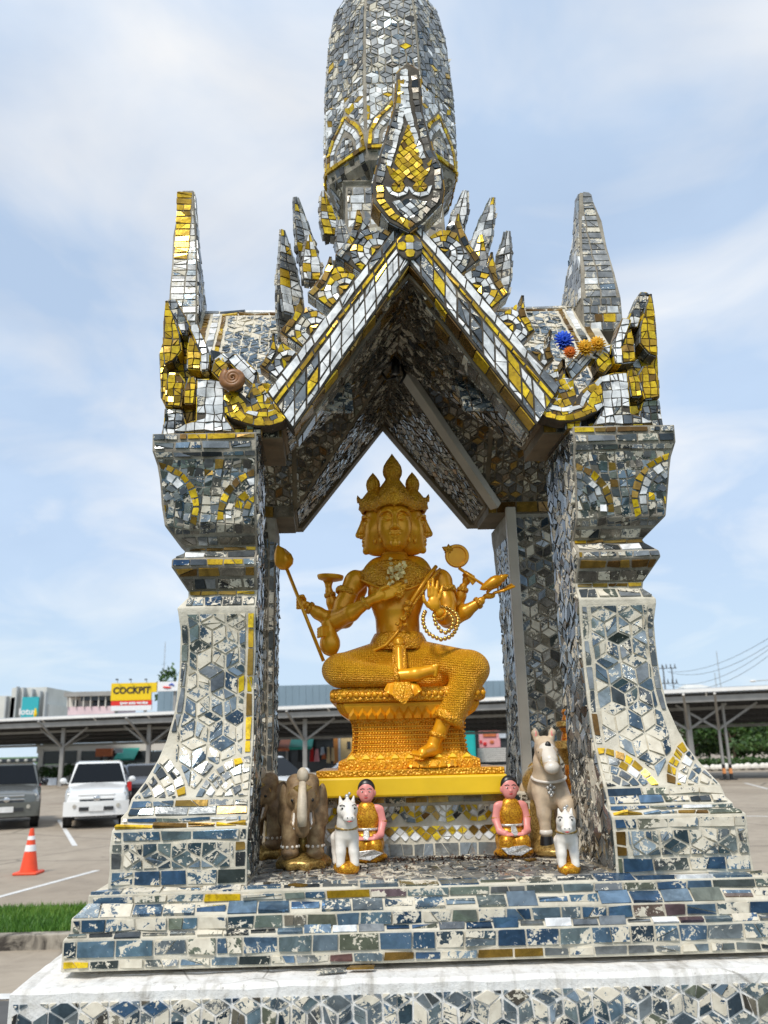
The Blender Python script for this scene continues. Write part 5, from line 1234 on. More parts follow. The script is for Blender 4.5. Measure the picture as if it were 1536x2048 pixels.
            p2 = [tuple(T_-on*.004+od*.003), tuple(T_+od*.018-on*ht*.28), tuple(T_+od*.045-on*ht*.55), tuple(T_+od*(bw_*.62)-on*ht*.80), tuple(T_+od*(bw_*.80)-on*ht*.99)]
            gcol = {'gold_tile': 5, 'bronze_tile': 2.2, 'mirror_tile': .5} if j > 0 else {'gold_tile': 2, 'mirror_tile': 4, 'bronze_tile': 1}
            # arc of gold squares from the tip down into the leaf, silver squares follow it, dark ones fill the rest
            lay(poly, band(p1, .018, .024, -sgn_), ff, MIX({'gold_tile': 3, 'bronze_tile': 4, 'mirror_tile': .6} if j > 0 else {'gold_tile': 3, 'bronze_tile': 2, 'mirror_tile': 2}), Lf, gap=.0013)
            lo_l = [tuple(np.array(p)-on*.020) for p in p1]
            core = [tuple(np.array(p1[k])-on*.021) for k in range(1, 6)]+[tuple(base[0]), tuple(base[1])]+[tuple(T_+od*.012-on*ht*.6), tuple(T_+od*.012-on*ht*.25)]
            if area2(core) < 0: core = core[::-1]
            arcs = []
            cA = tuple(Oa+od*(at_+bw_*.52)+on*.004); ang0 = math.atan2(od[1], od[0])
            for c_, k in polar(cA, [.006, .021, .038, .056, .074], ang0, ang0+math.pi*(1 if sgn_ > 0 else -1), .0205):
                m = [random.choices(['gold_tile', 'bronze_tile'], [3, 1])[0], random.choices(['white_tile', 'mirror_tile'], [4, 1])[0], random.choices(['white_tile', 'gold_tile', 'mirror_tile'], [3, 3, 1])[0], random.choices(['gold_tile', 'bronze_tile', 'mirror_tile'], [4, 1, 1.5])[0]][k]
                if j == 0 and m == 'gold_tile' and random.random() < .5: m = 'mirror_tile'
                arcs.append((c_, m))
            lay(core, arcs, ff, lambda t, q: t, Lf, gap=.0014)
            rest = [(c_, k) for c_, k in grid(min(p[0] for p in poly), max(p[0] for p in poly), min(p[1] for p in poly), max(p[1] for p in poly), .021, ang0) if math.hypot(sum(p[0] for p in c_)/4-cA[0], sum(p[1] for p in c_)/4-cA[1]) > .084]
            lay(core, rest, ff, MIX({'mirror_tile': 5, 'white_tile': 2, 'gold_tile': 2}), Lf, gap=.0014)
            loop = [np.array(p) for p in poly]
            for i in range(len(loop)):
                a, b = loop[i], loop[(i+1) % len(loop)]; d = b-a; l = np.linalg.norm(d)
                if l < .010: continue
                nn = np.array([d[1], 0, -d[0]])/l; k_ = max(1, round(l/.03))
                for q_ in range(k_):
                    gg = lambda x, y, a=a, d=d, l=l, nn=nn: (S(a[0]+d[0]*x/l, v0+y, a[1]+d[1]*x/l), nn)
                    place_tile([(l*q_/k_+.0012, .003), (l*(q_+1)/k_-.0012, .003), (l*(q_+1)/k_-.0012, .050), (l*q_/k_+.0012, .050)], gg, random.choice(['bronze_tile', 'mirror_tile', 'mirror_tile']), Lf, .003, .0006, .3)
    # crossing rosette at the apex
    f = fplane(GF-.012); C0 = U(819, 497); Rp = plate('rosette', [(C0[0]+.036*math.cos(a), C0[1]+.04*math.sin(a)) for a in np.linspace(0, 6.283, 12, endpoint=False)], GF-.010, GF+.05, M['dark_grout']); f = fplane(GF-.010)
    h = .0095; place_tile([(C0[0]-h, C0[1]-h), (C0[0]+h, C0[1]-h), (C0[0]+h, C0[1]+h), (C0[0]-h, C0[1]+h)], f, 'white_tile', Rp)
    for k in range(4):
        a = k*math.pi/2; R_ = lambda x, y: (C0[0]+x*math.cos(a)-y*math.sin(a), C0[1]+x*math.sin(a)+y*math.cos(a))
        place_tile([R_(.011, -.008), R_(.018, -.013), R_(.031, -.009), R_(.034, 0), R_(.031, .009), R_(.018, .013), R_(.011, .008)], f, 'mirror_tile' if k == 0 else 'gold_tile', Rp, rnd=.8)
    # bud shaped finial
    pts = [(813, 125), (793, 146), (791, 205), (779, 250), (759, 310), (745, 366), (747, 405), (779, 444), (819, 464), (850, 441), (884, 405), (888, 380), (883, 335), (866, 300), (846, 224), (838, 140)]
    vF = GF-.02; poly = [UV(x, y, vF) for x, y in pts]
    Fn = plate('finial', poly, vF, vF+.07, M['dark_grout']); f = fplane(vF); V_ = lambda x, y: UV(x, y, vF); n_tot = 0
    px = lambda L_: [V_(*p) for p in L_]
    if area2(poly) < 0: poly = poly[::-1]
    def strip_px(path, w, kind, side, step=.021): lay(poly, band(px(path), w, step, side), f, kind, Fn, gap=.0013)
    strip_px([(795, 160), (793, 205), (783, 250), (763, 310), (750, 366)], .021, lambda t, q: 'gold_tile' if t < 4 else random.choice(['mirror_tile', 'mirror_tile', 'dark_tile']), 1)
    strip_px([(752, 372), (752, 402), (780, 438), (818, 460)], .022, MIX({'gold_tile': 6, 'bronze_tile': 1}), 1)
    strip_px([(834, 150), (842, 224), (862, 300), (880, 335), (884, 378)], .019, MIX({'dark_tile': 3, 'mirror_tile': 3}), -1)
    strip_px([(882, 384), (878, 404), (848, 436), (820, 459)], .022, MIX({'dark_tile': 4, 'mirror_tile': 2, 'bronze_tile': 1}), -1)
    strip_px([(813, 140), (813, 205), (806, 250), (792, 300), (783, 335)], .019, 'white_tile', -1); strip_px([(816, 140), (820, 215), (838, 275), (852, 318)], .021, 'white_tile', -1)
    # golden flame in its middle
    def poly_px(P, kind): lay(px(P), grid(*(lambda q: (min(p[0] for p in q), max(p[0] for p in q), min(p[1] for p in q), max(p[1] for p in q)))(px(P)), .0175, .7), f, kind, Fn, gap=.0012, minfrac=.2)
    poly_px([(817, 244), (800, 290), (785, 335), (768, 318), (778, 350), (795, 372), (817, 358), (842, 372), (858, 345), (866, 318), (848, 332), (833, 290)], MIX({'gold_tile': 8, 'bronze_tile': .5}))
    for cx, cy in ((796, 374), (840, 374)):
        c = V_(cx, cy); lay(poly, polar(c, [.004, .020], 0, 6.283, .013), f, 'gold_tile', Fn, gap=.0011); lay(poly, polar(c, [.021, .034], math.pi*1.0, math.pi*2.0, .02), f, 'white_tile', Fn, gap=.0011)
    poly_px([(783, 404), (818, 398), (856, 404), (838, 428), (819, 444), (800, 428)], MIX({'white_tile': 4, 'mirror_tile': 2}))
    # its edges
    for i in range(len(poly)):
        a, b = np.array(poly[i]), np.array(poly[(i+1) % len(poly)]); d = b-a; l = np.linalg.norm(d); nn = np.array([d[1], 0, -d[0]])/l; k = max(1, round(l/.03))
        for j in range(k):
            gg = lambda x, y, a=a, d=d, l=l, nn=nn: (S(a[0]+d[0]*x/l, vF+y, a[1]+d[1]*x/l), nn)
            place_tile([(l*j/k+.0012, .003), (l*(j+1)/k-.0012, .003), (l*(j+1)/k-.0012, .066), (l*j/k+.0012, .066)], gg, random.choice(['bronze_tile', 'mirror_tile', 'mirror_tile']), Fn, .003, .0006, .3)
gable()

# ------------------------------------------------------------------ corner ornaments over the capitals
def corner(side):
    vF = .052; 
    def X(L_): return [((UV(x, y, vF)[0] if side < 0 else -UV(x, y, vF)[0]), UV(x, y, vF)[1]) for x, y in L_]     # traced on the left, mirrored on the right
    def piece(name, pts, v0, d, rows, parent=SHRINE, ang=None, s=.0195, edge=True):
        P2 = X(pts); 
        if area2(P2) < 0: P2 = P2[::-1]
        o = plate(name, P2, v0, v0+d, M['dark_grout'], bevel=.002); f = fplane(v0)
        g = grid(min(p[0] for p in P2), max(p[0] for p in P2), min(p[1] for p in P2), max(p[1] for p in P2), s, (ang or 0)*(-side), .07)
        Q = inset(P2, .0012) or P2
        lay(P2, g, f, rows if callable(rows) else MIX(rows), o, gap=.0013, minfrac=.14)
        if edge:
            for i in range(len(P2)):
                a, b = np.array(P2[i]), np.array(P2[(i+1) % len(P2)]); e = b-a; l = np.linalg.norm(e); nn = np.array([e[1], 0, -e[0]])/max(l, 1e-6)
                if l < .012: continue
                k = max(1, round(l/.025))
                for j in range(k):
                    gg = lambda x, y, a=a, e=e, l=l, nn=nn: (S(a[0]+e[0]*x/l, v0+y, a[1]+e[1]*x/l), nn)
                    place_tile([(l*j/k+.001, .002), (l*(j+1)/k-.001, .002), (l*(j+1)/k-.001, d-.002), (l*j/k+.001, d-.002)], gg, random.choice(['bronze_tile', 'gold_tile', 'mirror_tile']), o, .002, .0005, .3)
        return o
    # block they stand on
    b = X([(322, 868), (522, 868), (522, 845), (495, 800), (460, 790), (400, 782), (340, 788), (326, 830)]); oc = plate('ornament_core', b, vF+.03, vF+.22, M['dark_grout']); lay(b, grid(min(p[0] for p in b), max(p[0] for p in b), min(p[1] for p in b), max(p[1] for p in b), .024, .2), fplane(vF+.03), MIX({'mirror_tile': 3, 'gold_tile': 3, 'bronze_tile': 3}), oc, gap=.0014)
    bk = X([(330, 868), (328, 640), (338, 612), (358, 655), (384, 672), (404, 690), (424, 712), (452, 760), (470, 800), (470, 868)])
    ob = plate('ornament_back', bk, vF+.052, vF+.12, M['dark_grout']); lay(bk, grid(min(p[0] for p in bk), max(p[0] for p in bk), min(p[1] for p in bk), max(p[1] for p in bk), .022, .1), fplane(vF+.052), MIX({'gold_tile': 4, 'bronze_tile': 3, 'mirror_tile': 3}), ob, gap=.0014, thick=.002)
    G5 = {'gold_tile': 8, 'bronze_tile': .6}
    piece('column_leaf', [(350, 866), (470, 866), (452, 840), (448, 795), (452, 770), (420, 762), (396, 763), (394, 845), (372, 852)], vF-.010, .06, {'white_tile': 9, 'mirror_tile': .6}, s=.0235)
    piece('outer_leaf', [(332, 600), (344, 626), (358, 668), (362, 700), (345, 722), (330, 728), (327, 690), (328, 640)], vF, .055, G5, s=.0215)
    piece('outer_bulb', [(331, 812), (360, 814), (370, 765), (358, 748), (340, 746), (331, 775)], vF-.004, .06, G5, s=.0185)
    piece('outer_tip', [(330, 604), (336, 594), (350, 594), (378, 648), (374, 664), (362, 664), (348, 630)], vF+.012, .05, {'mirror_tile': 5, 'white_tile': 2}, s=.021)
    piece('middle_leaf', [(380, 672), (392, 688), (402, 712), (400, 740), (376, 738), (376, 700)], vF-.004, .05, G5)
    piece('middle_bulb', [(370, 810), (388, 810), (393, 770), (390, 757), (378, 758), (371, 780)], vF-.008, .05, G5)
    piece('spur', [(379, 655), (396, 652), (412, 690), (420, 712), (418, 742), (404, 744), (402, 706)], vF-.008, .05, {'white_tile': 8}, s=.022)
    piece('back_leaf', [(312, 690), (322, 664), (328, 668), (329, 760), (326, 800), (316, 780)], vF+.05, .05, {'gold_tile': 5, 'bronze_tile': 2})
    piece('outer_stem', [(326, 868), (352, 866), (372, 852), (362, 818), (330, 815)], vF+.006, .05, {'mirror_tile': 5, 'white_tile': 2})
    # arm of white tiles reaching up to the gable, and the scroll below it
    piece('arm', [(422, 702), (442, 706), (480, 712), (516, 748), (506, 770), (490, 756), (462, 728), (440, 728), (426, 722)], vF-.004, .05, {'white_tile': 7, 'mirror_tile': 1}, ang=.7, s=.026)
    piece('arm_leaf', [(424, 744), (430, 722), (446, 716), (456, 736), (452, 756), (440, 762)], vF-.006, .045, G5, ang=.8)
    c = X([(545, 812)])[0]
    sc = X([(448, 768), (476, 786), (490, 796), (502, 812), (500, 790), (512, 770), (535, 770), (560, 780), (578, 792), (586, 812), (583, 832), (566, 848), (540, 856), (514, 856), (490, 850), (462, 840), (450, 830)])
    if area2(sc) < 0: sc = sc[::-1]
    o = plate('scroll', sc, vF-.014, vF+.045, M['dark_grout'], bevel=.002); f = fplane(vF-.014)
    rng = [(c_, 'gold_tile') for c_, k in polar(c, [.034, .052], -math.pi*.75 if side < 0 else -math.pi*.25-math.pi, math.pi*.45 if side < 0 else math.pi*.25, .022)]
    lay(sc, grid(min(p[0] for p in sc), max(p[0] for p in sc), min(p[1] for p in sc), max(p[1] for p in sc), .019, .3), f, MIX({'gold_tile': 4, 'bronze_tile': 2, 'mirror_tile': 2, 'white_tile': 1}), o, gap=.0014, thick=.0016, tilt=.0003)
    # outer rim follows the scroll's lower edge
    rim = X([(452, 790), (474, 800), (482, 826), (500, 842), (528, 846), (556, 842), (574, 828), (580, 808)])
    lay(sc, band(rim, .020, .024, -1.0 if side < 0 else 1.0), f, 'gold_tile', o, gap=.0013)
    rim = X([(452, 772), (470, 786), (490, 806), (500, 826), (530, 830), (552, 826), (562, 808)])
    lay(sc, band(rim, .014, .026, -1.0 if side < 0 else 1.0), f, MIX({'white_tile': 4, 'gold_tile': 2, 'mirror_tile': 1}), o, gap=.0013)
    lay(sc, polar(c, [.004, .021], 0, 6.283, .013), f, MIX({'gold_tile': 5, 'bronze_tile': 2}), o, gap=.0011)
    lay(X([(505, 772), (535, 772), (560, 784), (556, 798), (530, 794), (506, 800)]), grid(*(lambda q: (min(p[0] for p in q), max(p[0] for p in q), min(p[1] for p in q), max(p[1] for p in q)))(X([(505, 772), (560, 772), (560, 800), (505, 800)])), .018, .4), f, MIX({'gold_tile': 4, 'mirror_tile': 1}), o, gap=.0012)
    piece('gold_foot', [(496, 868), (522, 868), (522, 850), (492, 848)], vF+.004, .04, {'gold_tile': 3, 'mirror_tile': 1}, s=.024)
    # returning leaves on the outer side
    mb = MB(); u0 = .668
    return o
for s in (-1, 1): corner(s)

# ------------------------------------------------------------------ side roofs, side finials, spire, tiers
def roofs():
    mix = MIX; r = UV(490, 622, VC); zr = r[1]; k = (zr-3.09)/.42
    # four roof arms as one cross shaped shell
    mb = MB(); q = lambda u, v, w: tuple(S(u, v, w)); t = .03
    for s in (-1, 1):
        for sv in (-1, 1):
            f = [(s*.03, VC, zr), (s*.66, VC, zr), (s*.66, VC+sv*.42, zr-.42*k), (s*.40, VC+sv*.42, zr-.42*k)]
            b = [q(*p) for p in f]; l = [q(p[0], p[1], p[2]-t) for p in f]
            mb.add(b+l, [(0, 1, 2, 3), (7, 6, 5, 4)]+[(i, i+4, (i+1) % 4+4, (i+1) % 4) for i in range(4)])
    R = mb.build('side_roof', M['grout'], SHRINE)
    mb = MB()
    for s in (-1, 1):
        for va, vb, vc in ((GF+.05, VC, VC-.46), (2*VC-GF-.05, VC, VC+.46)):
            f = [(0, va, ZR+.05), (0, vb, ZR+.05), (s*.44, vc, ZE+.0), (s*.44, va, ZE+.0)]
            b = [q(*p) for p in f]; l = [q(p[0], p[1], p[2]+t) for p in f]
            mb.add(b+l, [(0, 1, 2, 3), (7, 6, 5, 4)]+[(i, i+4, (i+1) % 4+4, (i+1) % 4) for i in range(4)])
    mb.build('front_roof', M['grout'], SHRINE)
    for s in (-1, 1):
        n = np.array([0, -k, 1.0])/math.hypot(1, k); n = np.array([0, -abs(k), 1.0]); n /= np.linalg.norm(n)
        n = np.array([0, -math.sin(math.atan(k)), math.cos(math.atan(k))])
        L_ = math.hypot(.42, .42*k)
        f = lambda a, b: (S(s*a, VC-.42*(1-b/L_), zr-.42*k*(1-b/L_)), n)
        lay([(.20, L_-.022), (.635, L_-.022), (.635, L_-.003), (.20, L_-.003)], bricks(.2, .64, L_-.022, L_-.003, .1, .02), f, mix({'mirror_tile': 4, 'white_tile': 1}), R)
        lay([(.20, L_-.040), (.575, L_-.040), (.575, L_-.025), (.20, L_-.025)], bricks(.2, .58, L_-.040, L_-.025, .09, .02), f, mix({'bronze_tile': 4, 'gold_tile': 1, 'mirror_tile': 1}), R, gap=.0016)
        for x0, x1, d in ((.555, .575, {'bronze_tile': 5, 'gold_tile': 1}), (.579, .606, {'mirror_tile': 4, 'white_tile': 3}), (.610, .634, {'bronze_tile': 5})):
            lay([(x0, .0), (x1, .0), (x1, L_-.043 if x1 < .576 else L_-.025), (x0, L_-.043 if x1 < .576 else L_-.025)], vbricks(x0, x1, 0, L_-.025, x1-x0, .045, .1), f, mix(d), R)
        lay([(.15, 0), (.552, 0), (.552, L_-.044), (.15, L_-.044)], rhombs(.15, .56, 0, L_, .033, 0, 0), f, mix({'rhombus_tile': 9, 'mirror_tile': 1}), R)
    # the finials over the side gables, seen from the side
    for s in (-1, 1):
        if s < 0: A = [(345, 652), (401, 651), (398, 560), (392, 470), (386, 376), (370, 374), (345, 386), (346, 470), (347, 560)]
        else: A = [(1149, 621), (1226, 619), (1216, 560), (1207, 480), (1200, 400), (1180, 380), (1161, 378), (1158, 480), (1152, 560)]
        vF = VC-.03; P2 = [UV(x, y, vF) for x, y in A]; 
        if area2(P2) < 0: P2 = P2[::-1]
        lo_ = sorted(p[1] for p in P2)[1]+.002; xs = [p[0] for p in P2 if p[1] < lo_+.03]; x0, x1 = min(xs), max(xs)
        P2full = P2
        mb = MB()
        # bud profile in depth, traced width across
        lev = [(lo_-.12, .19), (lo_, .20), (lo_+.10, .17), (lo_+.22, .10), (lo_+.34, .055), (max(p[1] for p in P2)-.006, .035)]
        def wid(w):
            xs = []
            for i in range(len(P2)):
                a, b = P2[i], P2[(i+1) % len(P2)]
                if (a[1]-w)*(b[1]-w) <= 0 and abs(a[1]-b[1]) > 1e-6: xs.append(a[0]+(b[0]-a[0])*(w-a[1])/(b[1]-a[1]))
            return (min(xs), max(xs)) if len(xs) > 1 else (x0, x1)
        V = []; 
        for w, d in lev:
            a, b = wid(max(w, lo_+.002)); V += [q(a, VC-d*.55, w), q(b, VC-d*.55, w), q(b, VC+d, w), q(a, VC+d, w)]
        Fc = [(0, 1, 2, 3), tuple(len(V)-4+i for i in range(4))]
        for i in range(len(lev)-1):
            for j in range(4): a, b = i*4+j, i*4+(j+1) % 4; Fc.append((a, b, b+4, a+4))
        mb.add(V, Fc); Fi = mb.build('side_finial', M['mid_grout'], SHRINE, bevel=.003)
        dep = lambda w: float(np.interp(w, [l[0] for l in lev], [l[1] for l in lev]))
        def f(a, b):
            n = np.array([0, -1.0, -.0]); return S(a, VC-dep(b)*.55, b), n
        reg = P2full
        hw = (x1-x0)/2; top = max(p[1] for p in P2)
        lay(inset(reg, .002), [([(x0+(x1-x0)*i/2-.02*(i == 0), lo_+j*.026), (x0+(x1-x0)*(i+1)/2+.02*(i == 1), lo_+j*.026), (x0+(x1-x0)*(i+1)/2+.02*(i == 1), lo_+(j+1)*.026), (x0+(x1-x0)*i/2-.02*(i == 0), lo_+(j+1)*.026)], (i, j)) for i in range(2) for j in range(20)], f,
            (lambda t, q: 'gold_tile' if (t[0] == 0 and t[1] > 8 and s < 0) else random.choices(['dusty_tile', 'rhombus_tile', 'white_tile'], [7, 2, .5])[0]), Fi)
        bx = [(x0+.002, lo_-.118), (x1-.002, lo_-.118), (x1-.002, lo_-.002), (x0+.002, lo_-.002)]
        lay(bx, bricks(x0, x1, lo_-.118, lo_-.002, .034, .027), f, mix({'dusty_tile': 5, 'bronze_tile': 2, 'white_tile': 2, 'gold_tile': 1}), Fi)
        # inner side face toward the middle
        def gside(a, b):
            w = b; xa, xb = wid(max(w, lo_+.002)); return S(xb if s < 0 else xa, a, w), np.array([-s*1.0, 0, 0])
        reg = [(VC-l[1]*.55+.004, l[0]) for l in lev[1:]]+[(VC+l[1]-.004, l[0]) for l in lev[:0:-1]]
        lay(reg, vbricks(VC-.2, VC+.25, lo_, top, .03, .05), gside, mix({'dusty_tile': 6, 'rhombus_tile': 1, 'white_tile': .6}), Fi, seen=.25)
roofs()

def spire():
    mix = MIX; q = lambda u, v, w: tuple(S(u, v, w))
    # octagonal corn-cob tower; its radius follows the traced outline
    sil = [(400, 655, 905), (372, 648, 912), (300, 647, 909), (220, 648, 903), (120, 651, 885), (60, 666, 873), (20, 690, 848), (0, 705, 832), (-14, 722, 815), (-26, 748, 792)]
    lv = []
    for py, xl, xr in sil:
        a, b = UV(xl, py, VC), UV(xr, py, VC); lv.append(((b[0]-a[0])/2*.965, (a[1]+b[1])/2, (a[0]+b[0])/2))
    cu = sum(l[2] for l in lv[:5])/5
    lv = [(l[0], l[1]) for l in lv]
    R8 = 1.0/math.cos(math.pi/8)
    def ring(r, w): return [q(cu+r*R8*math.cos(rad(22.5+45*k)), VC+r*R8*math.sin(rad(22.5+45*k)), w) for k in range(8)]
    full = []
    for i in range(len(lv)-1):
        for k in range(3): t = k/3; full.append((lv[i][0]+(lv[i+1][0]-lv[i][0])*t, lv[i][1]+(lv[i+1][1]-lv[i][1])*t))
    full.append(lv[-1]); full = [(full[0][0]*.80, full[0][1]-.05)]+full
    mb = MB(); V = [p for r, w in full for p in ring(r, w)]; Fc = []
    for i in range(len(full)-1):
        for k in range(8): a, b = i*8+k, i*8+(k+1) % 8; Fc.append((a, b, b+8, a+8))
    Fc += [tuple(range(8)), tuple((len(full)-1)*8+k for k in range(8))]
    mb.add(V, Fc); SP = mb.build('spire', M['mid_grout'], SHRINE, bevel=.003)
    W = [l[1] for l in full]; Rr = [l[0] for l in full]
    rad_ = lambda w: float(np.interp(w, W, Rr))
    w_lo, w_hi = lv[0][1], lv[-1][1]
    for k in range(8):
        ang = rad(45*k)
        c_, s_ = math.cos(ang), math.sin(ang)
        if s_ > .3: continue                               # faces turned away from the front
        # face coordinates: a across, b height
        def f(a, b):
            r = rad_(b); d = .004; sl = (rad_(b+d)-rad_(b-d))/(2*d); n = np.array([c_, s_, -sl]); n /= np.linalg.norm(n)
            return S(cu+r*c_-a*s_, VC+r*s_+a*c_, b), n
        hwid = lambda b: rad_(b)*math.tan(math.pi/8)
        sgn = 1
        seen = .9 if s_ < -.9 else .5
        skirt = w_lo+.045
        bs = np.linspace(skirt, w_hi-.002, 16)
        # pointed niche near the foot of every face
        nz0 = skirt+.006; nh = .150; hw0 = hwid(nz0)-.004
        arch = [(hw0*math.cos(t)*(1 if True else 1), nz0+nh*(math.sin(t)**.8)) for t in np.linspace(0, math.pi, 15)]
        apex = nz0+nh*1.18
        arch = [(-hw0, nz0), (-hw0*.95, nz0+nh*.35), (-hw0*.68, nz0+nh*.68), (-hw0*.3, nz0+nh*.93), (0, apex), (hw0*.3, nz0+nh*.93), (hw0*.68, nz0+nh*.68), (hw0*.95, nz0+nh*.35), (hw0, nz0)]
        sc = lambda k_: [(p[0]*k_, nz0+(p[1]-nz0)*(k_*.96+.04)) for p in arch]
        regA = sc(1.0)
        lay(regA, band(arch, .014, .021, -1.0), f, mix({'gold_tile': 7, 'bronze_tile': 1}), SP, gap=.0013, seen=seen)
        lay(sc(.80), band(sc(.80), .018, .020, -1.0), f, mix({'white_tile': 6, 'dusty_tile': 1.5}), SP, gap=.0013, seen=seen)
        lay(sc(.50), grid(-hw0*.5, hw0*.5, nz0, nz0+nh*.6, .019), f, mix({'dusty_tile': 4, 'dark_tile': 1, 'white_tile': .7}), SP, gap=.0013, seen=seen)
        # spandrels beside the niche and diamonds above it
        for sg in (-1, 1):
            sp = [(sg*hw0, nz0+nh*.36)]+[(sg*abs(p[0])+sg*.003, p[1]+.003) for p in arch[1:5]]+[(0, apex+.06), (sg*hwid(apex+.06)-sg*.004, apex+.06)]
            lay(sp, rhombs(-.12, .12, nz0, apex+.08, .024), f, mix({'white_tile': 6, 'dusty_tile': 4, 'gold_tile': 1}), SP, gap=.0015, seen=seen)
        bb = np.linspace(apex+.064, w_hi-.02, 16)
        reg = [(-hwid(b)+.003, b) for b in bb]+[(hwid(b)-.003, b) for b in bb[::-1]]
        lay(reg, rhombs(-.13, .13, apex, w_hi, .0275, .01*k, 0), f, lambda t, q_: random.choices(['dusty_tile', 'white_tile', 'gold_tile', 'rhombus_tile', 'dark_tile'], [12, .8, .4, 1.2, 1.5])[0], SP, gap=.0018, seen=seen)
        # skirt: gold lip, plain slips below
        lay([(-hwid(skirt)+.002, skirt-.010), (hwid(skirt)-.002, skirt-.010), (hwid(skirt)-.002, skirt+.004), (-hwid(skirt)+.002, skirt+.004)], bricks(-.12, .12, skirt-.010, skirt+.004, .032, .014, .2), f, mix({'gold_tile': 5, 'bronze_tile': 2}), SP, gap=.001, thick=.009, seen=seen)
        b0 = w_lo-.045; bb = [b0, w_lo, skirt-.014]
        lay([(-hwid(b)+.003, b) for b in bb]+[(hwid(b)-.003, b) for b in bb[::-1]], vbricks(-.1, .1, b0, skirt-.014, .022, .2, .1), f, mix({'dark_tile': 4, 'dusty_tile': 3, 'gold_tile': .5}), SP, gap=.0015, seen=seen)
    # gold slips up the front right corner
    for b in (3.98, 4.02, 4.12, 4.16): pass
    # tiers below the spire with spiky leaves at their corners
    mb = MB(); w0 = ZR+.02
    t1, t2, t3 = UV(600, 620, VC-.2)[1], UV(600, 520, VC-.2)[1], UV(640, 420, VC-.15)[1]
    lev = [(.30, ZR+.03), (.285, t1-.02), (.255, t1), (.25, t2-.03), (.275, t2-.01), (.215, t2+.01), (.205, w_lo-.06), (.22, w_lo-.045), (.17, w_lo-.03)]
    V = []; Fc = []
    for r, w in lev: V += [q(cu-r*.78, VC-r*.78, w), q(cu+r*.78, VC-r*.78, w), q(cu+r*.78, VC+r*.78, w), q(cu-r*.78, VC+r*.78, w)]
    for i in range(len(lev)-1):
        for k in range(4): a, b = i*4+k, i*4+(k+1) % 4; Fc.append((a, b, b+4, a+4))
    Fc += [(0, 1, 2, 3), tuple(len(V)-4+i for i in range(4))]
    mb.add(V, Fc); T = mb.build('tier', M['mid_grout'], SHRINE, bevel=.004)
    for w_a, w_b, r in ((t1+.01, t2-.035, .25*.78), (t2+.015, w_lo-.065, .205*.78)):
        f = lambda a, b: (S(cu+a, VC-r-.001, b), np.array([0, -1.0, 0]))
        lay([(-r+.003, w_a), (r-.003, w_a), (r-.003, w_b), (-r+.003, w_b)], bricks(-r, r, w_a, w_b, .04, .03), f, mix({'dusty_tile': 4, 'white_tile': 3, 'dark_tile': 2}), T, seen=.4)
    # leaves: traced tip, foot and half width, standing at the tier corners
    def spike(tip, foot, hw, v, lean, thick=.045, cols=None, up=None):
        a, b = np.array(UV(tip[0], tip[1], v)), np.array(UV(foot[0], foot[1], v)); d = a-b; L_ = np.linalg.norm(d); d /= L_; n = np.array([-d[1], d[0]])
        hw_ = hw*1.0; poly = [b-n*hw_, b-n*hw_*1.05+d*L_*.3, b-n*hw_*.72+d*L_*.62, a-n*.004, a+n*.004, b+n*hw_*.72+d*L_*.62, b+n*hw_*1.05+d*L_*.3, b+n*hw_]
        poly = [tuple(p) for p in poly]
        if area2(poly) < 0: poly = poly[::-1]
        sh = lambda u, t: v+lean*(u-b[0])+t
        mb = MB(); mb.prism(poly, lambda x, y: tuple(S(x, sh(x, 0), y)), lambda x, y: tuple(S(x, sh(x, thick), y))); o = mb.build('corner_leaf', M['dark_grout'], SHRINE, bevel=.002)
        f = lambda x, y: (S(x, sh(x, 0), y), np.array([lean, -1.0, 0])/math.hypot(1, lean))
        ang = math.atan2(d[1], d[0])
        cells = []
        nr = max(3, int(L_/.026))
        for i in range(nr):
            for s_ in (-1, 0):
                A0, A1 = b+d*L_*i/nr, b+d*L_*(i+1)/nr; cells.append(([tuple(A0+n*hw_*1.3*s_), tuple(A1+n*hw_*1.3*s_), tuple(A1+n*hw_*1.3*(s_+1)), tuple(A0+n*hw_*1.3*(s_+1))], i))
        lay(poly, cells, f, mix(cols or {'white_tile': 3, 'dusty_tile': 4, 'gold_tile': 1.6}), o, gap=.0014)
        for i in range(len(poly)):
            p0, p1 = np.array(poly[i]), np.array(poly[(i+1) % len(poly)]); e = p1-p0; l = np.linalg.norm(e)
            if l < .015: continue
            nn = np.array([e[1], 0, -e[0]])/l; k = max(1, round(l/.02))
            for j in range(k):
                gg = lambda x, y, p0=p0, e=e, l=l, nn=nn: (S(p0[0]+e[0]*x/l, sh(p0[0]+e[0]*x/l, y), p0[1]+e[1]*x/l), nn)
                place_tile([(l*j/k+.001, .003), (l*(j+1)/k-.001, .003), (l*(j+1)/k-.001, thick-.003), (l*j/k+.001, thick-.003)], gg, random.choice(['dusty_tile', 'dusty_tile', 'dark_tile']), o, .006, .003, .2)
